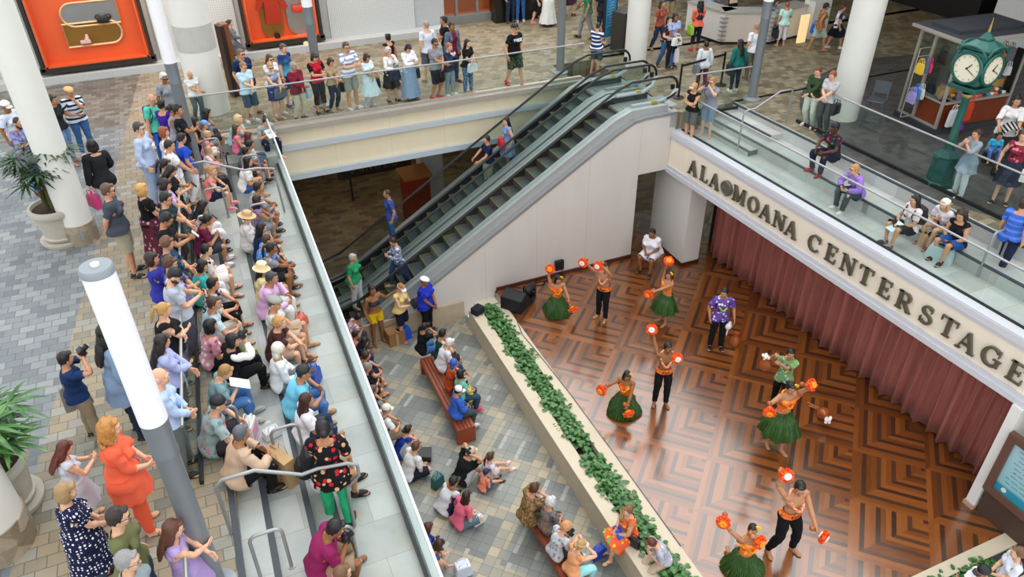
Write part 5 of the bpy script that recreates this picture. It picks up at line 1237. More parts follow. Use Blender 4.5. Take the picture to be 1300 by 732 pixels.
for dx,lb in ((0,'upper long bamboo stick leaning on the lying gourd'),(.09,'lower long bamboo stick leaning on the lying gourd')):
    a=at(1026,509,.06); b2=at(1040,525,.05); mob('bamboo_stick',MB().cone((a.x-dx*.5,a.y-dx,.02),(b2.x,b2.y-dx,.20),.018,.018,10),plain('bamboo','c07a3c',.5,0,.2),lb,'stick')
# ------------------------------------------------------------------ potted palms
POT=plain('stone_pot','b9b3a4',.75,0,.12,5,bump=.2)
def palm(px,py,label,n,seed,hgt,sc=1,mat=None):
    q=at(px,py,ZU); t=thing('potted_palm',(q.x,q.y,ZU),0,label,'potted plant','potted palms by the columns')
    MB().lathe([(.42,0),(.44,.05),(.44,.08),(.36,.08)],(0,0,0),32).go('saucer',POT,t)
    MB().lathe([(.30,.07),(.36,.12),(.37,.16),(.34,.18),(.38,.45),(.40,.62),(.45,.64),(.47,.70),(.45,.76),(.40,.77),(.38,.68),(.02,.68)],(0,0,0),32).go('pot',POT,t)
    MB().lathe([(.385,.70),(.2,.73),(.01,.74)],(0,0,0),24).go('soil',plain('bark_mulch','3a2a1c',.95,0,.5,30),t)
    rr=random.Random(seed); st=MB(); lf=MB()
    for i in range(n):
        a=rr.uniform(0,2*PI); r0=rr.uniform(.03,.20); h=rr.uniform(.55,1)*hgt; base=Vector((r0*math.cos(a),r0*math.sin(a),.7)); tip=base+Vector((math.cos(a)*rr.uniform(.05,.38),math.sin(a)*rr.uniform(.05,.38),h))
        mid=(base+tip)/2-Vector((math.cos(a),math.sin(a),0))*.08
        st.tube([base,mid,tip],[.016,.012,.007],6)
        for f_ in range(rr.randint(9,12)):
            fa=a+(f_-5)*.42; d=Vector((math.cos(fa),math.sin(fa),rr.uniform(-.05,.45))); leafblade(lf,tip,d,Vector((0,0,1)),rr.uniform(.38,.55)*sc,.055*sc,.35)
    st.go('stems',plain('palm_stem','55502c',.7),t); lf.go('fronds',mat or PALM,t)
tt=NT('palm_fronds'); f=tt.noise(tt.obj(),7,3); tt.ln(tt.ramp(f,[(.3,(.007,.022,.006)),(.55,(.02,.06,.014)),(.8,(.06,.13,.03))]),tt.b.inputs['Base Color']); tt.b.inputs['Roughness'].default_value=.35; PALM=tt.m
tt=NT('bright_fronds'); f=tt.noise(tt.obj(),6,3); tt.ln(tt.ramp(f,[(.3,(.015,.06,.012)),(.55,(.05,.16,.03)),(.8,(.13,.30,.07))]),tt.b.inputs['Base Color']); tt.b.inputs['Roughness'].default_value=.3; PALM2=tt.m
palm(84,303,'dark-fronded potted palm beside the white column, near the plaid-shirt man',34,1,1.25,.85)
palm(10,640,'bright-fronded potted palm at the left edge above the near column',26,2,.80,1.05,PALM2)
# ------------------------------------------------------------------ shops along the back of the upper mall
def S(px,py,y=26.0):
    d=ray(px,py); k=y/d[1]; return Vector((d[0]*k,y,CAMH+d[2]*k))
b=MB(); b.box((1.2,26.25,ZU+2.4),(14.8,.3,4.8)); struct('wall_shopfront',b,plain('shop_grey_panel','b4b9ba',.5,0,.06))
struct('trim_12',MB().box((1.2,25.80,ZU+.10),(14.8,.55,.2)),plain('pale_kerb','bdc0c0',.6,0,.06))
tt=NT('woven_metal'); p=tt.sep(tt.pos()); fx=tt.math('FRACT',tt.math('MULTIPLY',p[0],14.)); fz=tt.math('FRACT',tt.math('MULTIPLY',p[2],14.)); tt.ln(tt.mix(tt.math('MAXIMUM',tt.math('LESS_THAN',fx,.18),tt.math('LESS_THAN',fz,.18)),(.62,.65,.65),(.45,.47,.47)),tt.b.inputs['Base Color']); tt.b.inputs['Roughness'].default_value=.4; WOV=tt.m
def panel(name,px0,px1,pz,label=None):
    a=S(px0,pz); c=S(px1,pz); MB().box(((a.x+c.x)/2,26.07,ZU+2.45),(c.x-a.x,.06,4.5)).go(name,WOV,None,None,False,kind='structure')
panel('trim_13',198,305,50); panel('trim_14',418,527,25)
ORG=plain('orange_lacquer','e2602e',.4,0,.10,1); BRS=plain('brushed_bronze','a5793c',.35,.8,.2,2); SIL=plain('brushed_silver','a8a8a6',.35,.85,.2,2)
def display(xa,xb_,z0,z1,label):
    t=thing('display_window',((xa+xb_)/2,26.1,z0),0,label,'shop window','orange display windows'); w=xb_-xa; h=z1-z0
    b=MB(); b.box((0,-.02,h/2),(w,.04,h)).box((-w/2+.06,-.20,h/2),(.05,.4,h)).box((w/2-.06,-.20,h/2),(.05,.4,h)).box((0,-.2,.10),(w,.4,.05)); b.go('orange_box',ORG,t,None,False)
    b=MB(); b.box((0,-.32,.0),(w+.3,.22,.16)).box((-w/2-.06,-.32,h/2),(.10,.22,h)).box((w/2+.06,-.32,h/2),(.10,.22,h)); b.go('dark_frame',plain('dark_frame','2a241c',.5),t,None,False)
    return t
a=S(60,88); c=S(192,72); xa,xb2=a.x+.0,c.x
d1=display(xa,xb2,ZU+.35,ZU+4.6,'large orange shop display with two capsule niches at the top left')
def niche(t,x,z,L,r,flip,mat,w):
    b=MB(); pts=[(x-L/2,z-r),(x+L/2,z-r)]; cx=x+L/2 if not flip else x-L/2
    if not flip: poly=[(x-L/2,z-r)]+[(x+L/2+r*math.cos(q),z+r*math.sin(q)) for q in np.linspace(-PI/2,PI/2,16)]+[(x-L/2,z+r)]
    else: poly=[(x+L/2,z+r)]+[(x-L/2+r*math.cos(q),z+r*math.sin(q)) for q in np.linspace(PI/2,1.5*PI,16)]+[(x+L/2,z-r)]
    MM=Matrix(((1,0,0,0),(0,0,1,-.10),(0,1,0,0),(0,0,0,1)))
    o=b.prism(poly,.06,MM).go('capsule_niche',mat,t,None,False)
    n=len(poly); MB().tube([(px,-.11,pz) for px,pz in poly],.035,6,True).go('niche_rim',plain('pale_gold','d9b98a',.35,.5),o)
for (px,py,flip,mat) in ((113,17,1,SIL),(120,42,0,BRS)):
    P=S(px,py); niche(d1,P.x-(xa+xb2)/2+(.18 if flip else -.18),P.z-(ZU+.35),1.2,.33,flip,mat,1)
P=S(130,22); o=mob('display_item',MB().box((0,0,.08),(.32,.2,.16),None,.03).ell((.15,0,.12),(.10,.08,.08)).ell((-.12,0,.14),(.08,.08,.07)),plain('black_item','20211f',.4),'small dark object standing in the upper capsule niche','ornament'); o.location=(P.x,25.92,P.z-.1)
P=S(109,52); o=mob('display_item',MB().box((0,0,.05),(.28,.12,.10),None,.02).cone((.05,0,.1),(.08,0,.26),.07,.03,10),plain('pale_item','d8b8a8',.5),'small pale shoe-like ornament in the lower capsule niche','ornament'); o.location=(P.x,25.92,P.z-.05)
a=S(318,62); c=S(405,48); d2=display(a.x,c.x,ZU+.35,ZU+4.6,'second orange shop display with hanging red patterned top')
xm=(a.x+c.x)/2
for (px,py,mat,w) in ((345,25,BRS,.34),(380,20,SIL,.40)):
    P=S(px,py); b=MB(); zz0=P.z-(ZU+.35)-.6; poly=[(-w,4.0),(w,4.0),(w,zz0+w)]+[(w*math.cos(q),zz0+w+w*math.sin(q)) for q in np.linspace(0,-PI,12)]+[(-w,zz0+w)]
    b.prism(poly,.08,Matrix(((1,0,0,P.x-xm),(0,0,1,-.12),(0,1,0,0),(0,0,0,1)))).go('capsule_niche',mat,d2,None,False)
P=S(344,8); o=mob('hanging_garment',MB().prism([(-.25,-.5),(.25,-.5),(.22,.2),(.42,-.1),(.5,0),(.25,.5),(-.25,.5),(-.5,0),(-.42,-.1),(-.22,.2)],.06,Matrix(((1,0,0,P.x),(0,0,1,25.83),(0,1,0,P.z),(0,0,0,1)))),fabric('a83424*f*1c1412*e0804c'),'red and black patterned top hanging in the second orange display','garment')
P=S(377,10); o=mob('hanging_bag',MB().box((P.x,25.86,P.z),(.34,.08,.22),None,.03).tube([(P.x-.12,25.86,P.z+.1),(P.x,25.86,P.z+.5),(P.x+.12,25.86,P.z+.1)],.01,6),plain('red_leather','d03a28',.4),'small red handbag hanging in the silver niche','bag')
P=S(352,47); o=mob('display_item',MB().cone((0,0,0),(0,0,.30),.10,.07,12),BLACK,'dark cylindrical vase on the second display floor','ornament'); o.location=(P.x,25.85,P.z-.15)
P=S(386,52); mob('round_sticker',MB().lathe([(.09,0),(.09,.01)],(0,0,0),20),plain('sticker_cream','ece6b0',.5),'round cream sticker on the second display sill','sticker').matrix_world=Matrix.Translation((P.x,25.66,P.z))@Matrix.Rotation(PI/2,4,'X')
# brown recessed shopfront with glass doors
b=MB(); b.box((9.95,27.9,ZU+2.4),(4.2,.2,4.8)); struct('wall_shop_inner',b,plain('warm_timber','b0602a',.5,0,.25,2))
b=MB()
for px in (530,552,580,606,634):
    P=S(px,30,26.6); b.box((P.x,26.6,ZU+2.4),(.09,.12,4.8))
b.box((10.0,26.6,ZU+.15),(3.6,.3,.3)); struct('trim_15',b,plain('grey_mullion','8d9090',.4,.4))
struct('window_1',MB().box((9.95,26.62,ZU+2.5),(3.5,.02,4.6)),glassmat('shop_glass',(.85,.85,.82),.12))
struct('floor_shop',MB().box((9.95,27.3,ZU+.03),(3.6,1.3,.06)),plain('orange_shop_floor','b5531c',.4))
b=MB(); b.box((11.6,26.3,ZU+.5),(2.2,.6,1.0)); mob('shop_plinth',b,plain('black_granite','1d1a16',.25,0,.4),'black granite plinth at the corner of the brown shopfront','plinth')
# tall wooden totem behind the balcony column
q=at(302,120,ZU); t=thing('wooden_totem',(q.x,q.y,ZU),R(20),'tall dark wooden slab standing behind the balcony column','sculpture')
MB().box((0,0,1.0),(.20,.30,2.0),None,.02).go('slab',plain('totem_wood','7a4420',.5,0,.35,3),t,None,False); MB().box((-.12,-.02,1.0),(.13,.34,1.96),None,.02).go('dark_side',plain('totem_dark','2a1710',.5,0,.3),t,None,False)
# signs and cabinet near the far end of the rail
q=at(772,58,ZU); t=thing('pylon_sign',(q.x,q.y,ZU),R(25),'tall bright-blue information sign with a white foot panel','sign')
MB().box((0,0,1.0),(.62,.10,2.0)).go('post_panel',BLACK,t,None,False); MB().box((-.03,-.056,1.15),(.52,.012,1.6)).go('blue_panel',plain('sign_blue','2f9ad0',.4),t,None,False); MB().box((-.03,-.056,.2),(.5,.012,.26)).go('white_panel',WHITE,t,None,False)
b=MB(); rr=random.Random(5)
for i in range(14): b.box((-.03+rr.uniform(-.03,.03),-.064,1.85-i*.09),(rr.uniform(.2,.42),.004,.018))
b.go('text_lines',plain('pale_ink','a8d8ee',.5),t,None,False)
q=at(792,64,ZU); t=thing('litter_cabinet',(q.x,q.y+.1,ZU),R(20),'dark slatted litter cabinet beside the white escalator column','cabinet')
MB().box((0,0,.62),(.62,.55,1.24),None,.02).go('cabinet',plain('cabinet_dark','2e2f28',.5,0,.15),t,None,False)
for k in range(5): MB().box((-.24+k*.12,-.28,.62),(.09,.02,1.1)).go('slat',plain('cabinet_slat','3a3a30',.55),t,None,False)
q=at(790,20,ZU); t=thing('flower_stall',(q.x+.4,q.y+3.2,ZU),R(15),'low stall table heaped with red and cream goods behind the column','stall'); MB().box((0,0,.75),(1.8,.8,.06)).box((0,0,.37),(1.6,.6,.7)).go('table',plain('stall_white','c9c6be',.5),t,None,False)
m=MB(); rr=random.Random(6)
for k in range(60): m.ell((rr.uniform(-.8,.8),rr.uniform(-.3,.3),.82+rr.uniform(0,.15)),rr.uniform(.05,.09),None,8,6)
tt=NT('mixed_goods'); f=tt.noise(tt.obj(),9,1); tt.ln(tt.ramp(f,[(.35,lin('e8d8a8')),(.5,lin('b03020')),(.6,lin('4a3a20'))]),tt.b.inputs['Base Color']); g_=m.go('goods',tt.m,t); g_['kind']='stuff'
# queue barrier on the landing
t=thing('queue_barrier',at(861,124,ZU),0,'black retractable belt barrier at the top of the escalators','barrier')
A=at(861,124,ZU); B=at(915,108,ZU); D=B-A
for P in (Vector((0,0,0)),D): MB().lathe([(.16,0),(.16,.025),(.03,.04),(.03,.95),(.035,.96)],P,20).go('post',BLACK,t)
MB().quad((0,0,.93),D+Vector((0,0,.93)),D+Vector((0,0,.86)),(0,0,.86)).go('belt',plain('belt_black','1a1a1c',.7),t,None,False)
# information counter
CW=plain('counter_white','dcdad4',.45,0,.04); CWD=plain('counter_limed_wood','cfc3b8',.5,0,.08,2)
pts=[at(869,42,ZU),at(914,57,ZU),at(977,57,ZU),at(1020,46,ZU)]
t=thing('information_counter',pts[1],0,'angled pale information counter with staff in blue behind it','counter')
ctr=Vector((18.6,22.2,ZU))
for i,(A,B) in enumerate(zip(pts,pts[1:])):
    a=A-pts[1]; b_=B-pts[1]; d=(b_-a); n=Vector((-d.y,d.x,0)).normalized()
    if n.dot(ctr-A)<0: n=-n
    for nm,z0,z1,w,mt,e in (('front_panel',.1,1.02,.12,CWD if i==1 else CW,0),('counter_top',1.02,1.07,.60,plain('counter_top','a8a69e',.35),.05),('toe_kick',0,.1,.2,DARKM,-.08)):
        MB().prism([(q.x,q.y) for q in (a-n*e,b_-n*e,b_+n*w,a+n*w)],z1-z0,Matrix.Translation((0,0,z0))).go(nm,mt,t,None,False)
    if i: 
        for k in range(6): MB().box((a.x,a.y-.02,.18+k*.14),(.22,.16,.02)).go('brochure_rack',STEEL,t,None,False)
q=at(1005,45,ZU); 
mob('lit_brochure_panel',MB().box((0,0,.45),(.34,.05,.9)),emis('warm_backlight','e8c890',.9),'warm lit brochure panel at the right end of the counter','panel').location=at(1016,54,ZU)
mob('counter_end_block',MB().box((0,0,.6),(.7,.5,1.2)),CW,'pale end block of the counter by the black handbag','counter').location=at(1030,46,ZU)
mob('small_notice',MB().box((0,0,.15),(.30,.03,.28)),plain('notice_cream','e8cfa8',.5),'small cream notice standing on the information counter','sign').location=at(925,50,ZU)+Vector((.25,.35,1.07))
# dark shops at the upper right
struct('wall_back_right',MB().box((27,30,ZU+3),(30,.3,6)),plain('dark_shopfront','1b1815',.6,0,.3))
a=at(1108,25,ZU)
struct('wall_right',MB().box((29.0,16,ZU+3),(.3,28,6)),plain('beige_dark_wall','5d564a',.7))
q=at(1220,30,ZU); struct('wall_shop_white',MB().box((25.6,16.2,ZU+2.5),(1.6,2.6,5)),WHITE)
struct('wall_shop_dark',MB().box((26.2,21.4,ZU+2.4),(1.0,5.4,4.8)),plain('dark_shop','181512',.5,0,.3))
for k,(y,z) in enumerate(((22.6,1.35),(20.6,1.4))): mob('lit_display_case',MB().box((25.66,y,ZU+z),(.06,1.3,.5)),emis('display_glow','e0a840',1.1),'amber lit display case in the dark shop, '+('left one' if k==0 else 'right one'),'display case')
# ------------------------------------------------------------------ everybody in the picture
ZONES={'W':(ZU,0),'T':(ZT,0),'P':(ZP,0),'S':(0,0),'B':(ZU-.01,.30),'F':(ZM-.01,.30),'L':(-.21,.39),'N':(-.145,.455),'G':(ZP,0),'R':(.01,.61)}
HELD=[]
def place(px,py,zone,pose,face,sex,opt,custom=None):
    z0,h=ZONES[zone] if isinstance(zone,str) else zone
    fat,kid=float(opt.get('fat',1.12 if sex=='m' else 1.06)),float(opt.get('kid',0)); fem=1 if sex=='f' and not kid else 0
    p,b=custom if custom else make_pose(pose,h,COUNT[0]*7+3)
    if 'hy' in opt: p['head']=(p['head'][0],float(opt['hy']))
    if 'hp' in opt: p['head']=(float(opt['hp']),p['head'][1])
    S=solve(p); V=skin(morph(BV,fat,fem,kid),BW,S)
    if b in('sit','floor','cross','legs','ride'): bz=V[(V[:,1]>-.12)&(BW[:,BI['ftL']]+BW[:,BI['ftR']]<.1)&(BW[:,BI['haL']]+BW[:,BI['haR']]+BW[:,BI['fgL']]+BW[:,BI['fgR']]+BW[:,BI['faL']]+BW[:,BI['faR']]<.1)][:,2].min()
    else: bz=V[:,2].min()
    hv=V[BW[:,BI['hea']]>.9]; top=hv[hv[:,2].argmax()]; ztop=top[2]-bz
    rz=R(face+90); c,s=math.cos(rz),math.sin(rz)
    sc=float(opt.get('sc',{'m':1.02,'f':.95}[sex]))
    fv=V[BW[:,BI['ftL']]+BW[:,BI['ftR']]>.8]; fc=fv.mean(0); fc[2]=bz
    def root(sc):
        q=at(px,py,z0+ztop*sc); return np.array([q.x-(top[0]*c-top[1]*s)*sc,q.y-(top[0]*s+top[1]*c)*sc,z0])
    if 'f' in opt:
        fx,fy=[float(k) for k in opt['f'].split(',')]
        best=None
        for k in np.linspace(.80,1.12,65):
            r=root(k); w=pix((r[0]+(fc[0]*c-fc[1]*s)*k,r[1]+(fc[0]*s+fc[1]*c)*k,z0+.03)); e=math.hypot(w[0]-fx,w[1]-fy)
            if best is None or e<best[0]: best=(e,k)
        sc=best[1]
    if 'sc' in opt and kid: pass
    return root(sc),S,sc,fat,fem,kid,bz
def hold(spec,o,S,bz):
    k,col,lab=spec.split('/',2); MW_=Matrix.Translation(o.location)@Matrix.Rotation(o.rotation_euler[2],4,'Z')@Matrix.Scale(o.scale[0],4)@Matrix.Translation((0,0,-bz))
    rot,pos,piv=S
    def hand(s): return Vector((pos['ha'+s]+rot['ha'+s]@(AD*np.array([1 if s=='L' else -1,1,1])*.08)).tolist())
    rz=o.rotation_euler[2]
    if k in('phone','camera','paper','tablet'):
        if k=='paper': P=(hand('L')+hand('R'))/2+Vector((0,-.03,.03))
        else: P=hand('R')+Vector((.02,-.02,.03)) if k!='camera' else (hand('L')+hand('R'))/2+Vector((0,0,.03))
        sz={'phone':(.075,.012,.15),'camera':(.13,.07,.09),'paper':(.21,.006,.29),'tablet':(.19,.012,.25)}[k]
        b=MB().box((0,0,0),sz,None,.004)
        if k=='camera': b.cone((0,-.03,0),(0,-.10,0),.035,.038,14)
        q=mob({'paper':'leaflet'}.get(k,k),b,plain('device' if k!='paper' else 'paper',col,.35 if k!='paper' else .8),lab,{'paper':'leaflet'}.get(k,k)); q.location=MW_@P; q.rotation_euler=(R(-35 if k!='paper' else -60),0,rz)
        if k in('phone','tablet'): MB().box((0,.0065,0),(sz[0]*.88,.002,sz[2]*.9)).go('screen',plain('screen_glass','1a2230',.15),q,None,False)
    elif k in('bag','bigbag','paperbag'):
        P=MW_@(hand('L')+Vector((0,0,-.02))); w,h,d=(.34,.28,.13) if k=='bag' else (.40,.42,.16)
        q=bag('handbag' if k!='paperbag' else 'paper_bag',(P.x,P.y,P.z-h-.10),rz+PI/2,w,h,d,.12,col,lab)
    elif k=='hip':
        P=MW_@Vector((.26,.02,.93)); bag('shoulder_bag',(P.x,P.y,P.z-.28),rz+PI/2,.32,.27,.12,.10,col,lab)
    elif k=='tote':
        P=MW_@Vector((.27,.04,1.02)); bag('tote_bag',(P.x,P.y,P.z-.46),rz+PI/2,.36,.42,.12,.14,col,lab)
    elif k=='front':
        P=MW_@Vector((0,-.22,.98)); bag('handbag',(P.x,P.y,P.z-.2),rz,.34,.24,.12,.10,col,lab)
    elif k=='pack':
        M=MW_@bone_matrix('che',S)
        b=MB().box((0,.19,1.20),(.30,.16,.42),None,.06).box((0,.28,1.12),(.22,.06,.2),None,.03)
        q=mob('backpack',b,plain('pack_cloth',col,.75),lab,'backpack'); q.matrix_world=M
        for s in (1,-1): MB().tube([(s*.10,.14,1.36),(s*.12,.06,1.445),(s*.13,-.06,1.42),(s*.14,-.135,1.30),(s*.16,-.06,1.12),(s*.14,.14,1.06)],.014,6).go('strap',plain('pack_cloth',col,.75),q)
    elif k=='strap':
        pass
def P(row):
    f=[x.strip() for x in row.split('|')]
    px,py=[float(x) for x in f[0].split(',')]
    zone,pose,face,sex=f[1],f[2],float(f[3]),f[4]
    hair,_,hc=f[5].partition(' ')
    skn=f[9]; opt={};extra=[];hl=[]
    for e in f[10].split(';'):
        e=e.strip()
        if not e: continue
        if e.startswith('hold='): hl.append(e[5:])
        elif '=' in e: k,v=e.split('=',1); opt[k]=v
        else: extra.append(e)
    if ',' in zone: zone=tuple(float(k) for k in zone.split(','))
    r,S,sc,fat,fem,kid,bz=place(px,py,zone,pose,face,sex,opt)
    o=build_person(tuple(r),face,S,sc,fat,fem,kid,hair,hc,f[6],f[7],f[8],skn,extra,f[11],bz)
    for h in hl: hold(h,o,S,bz)
    return o
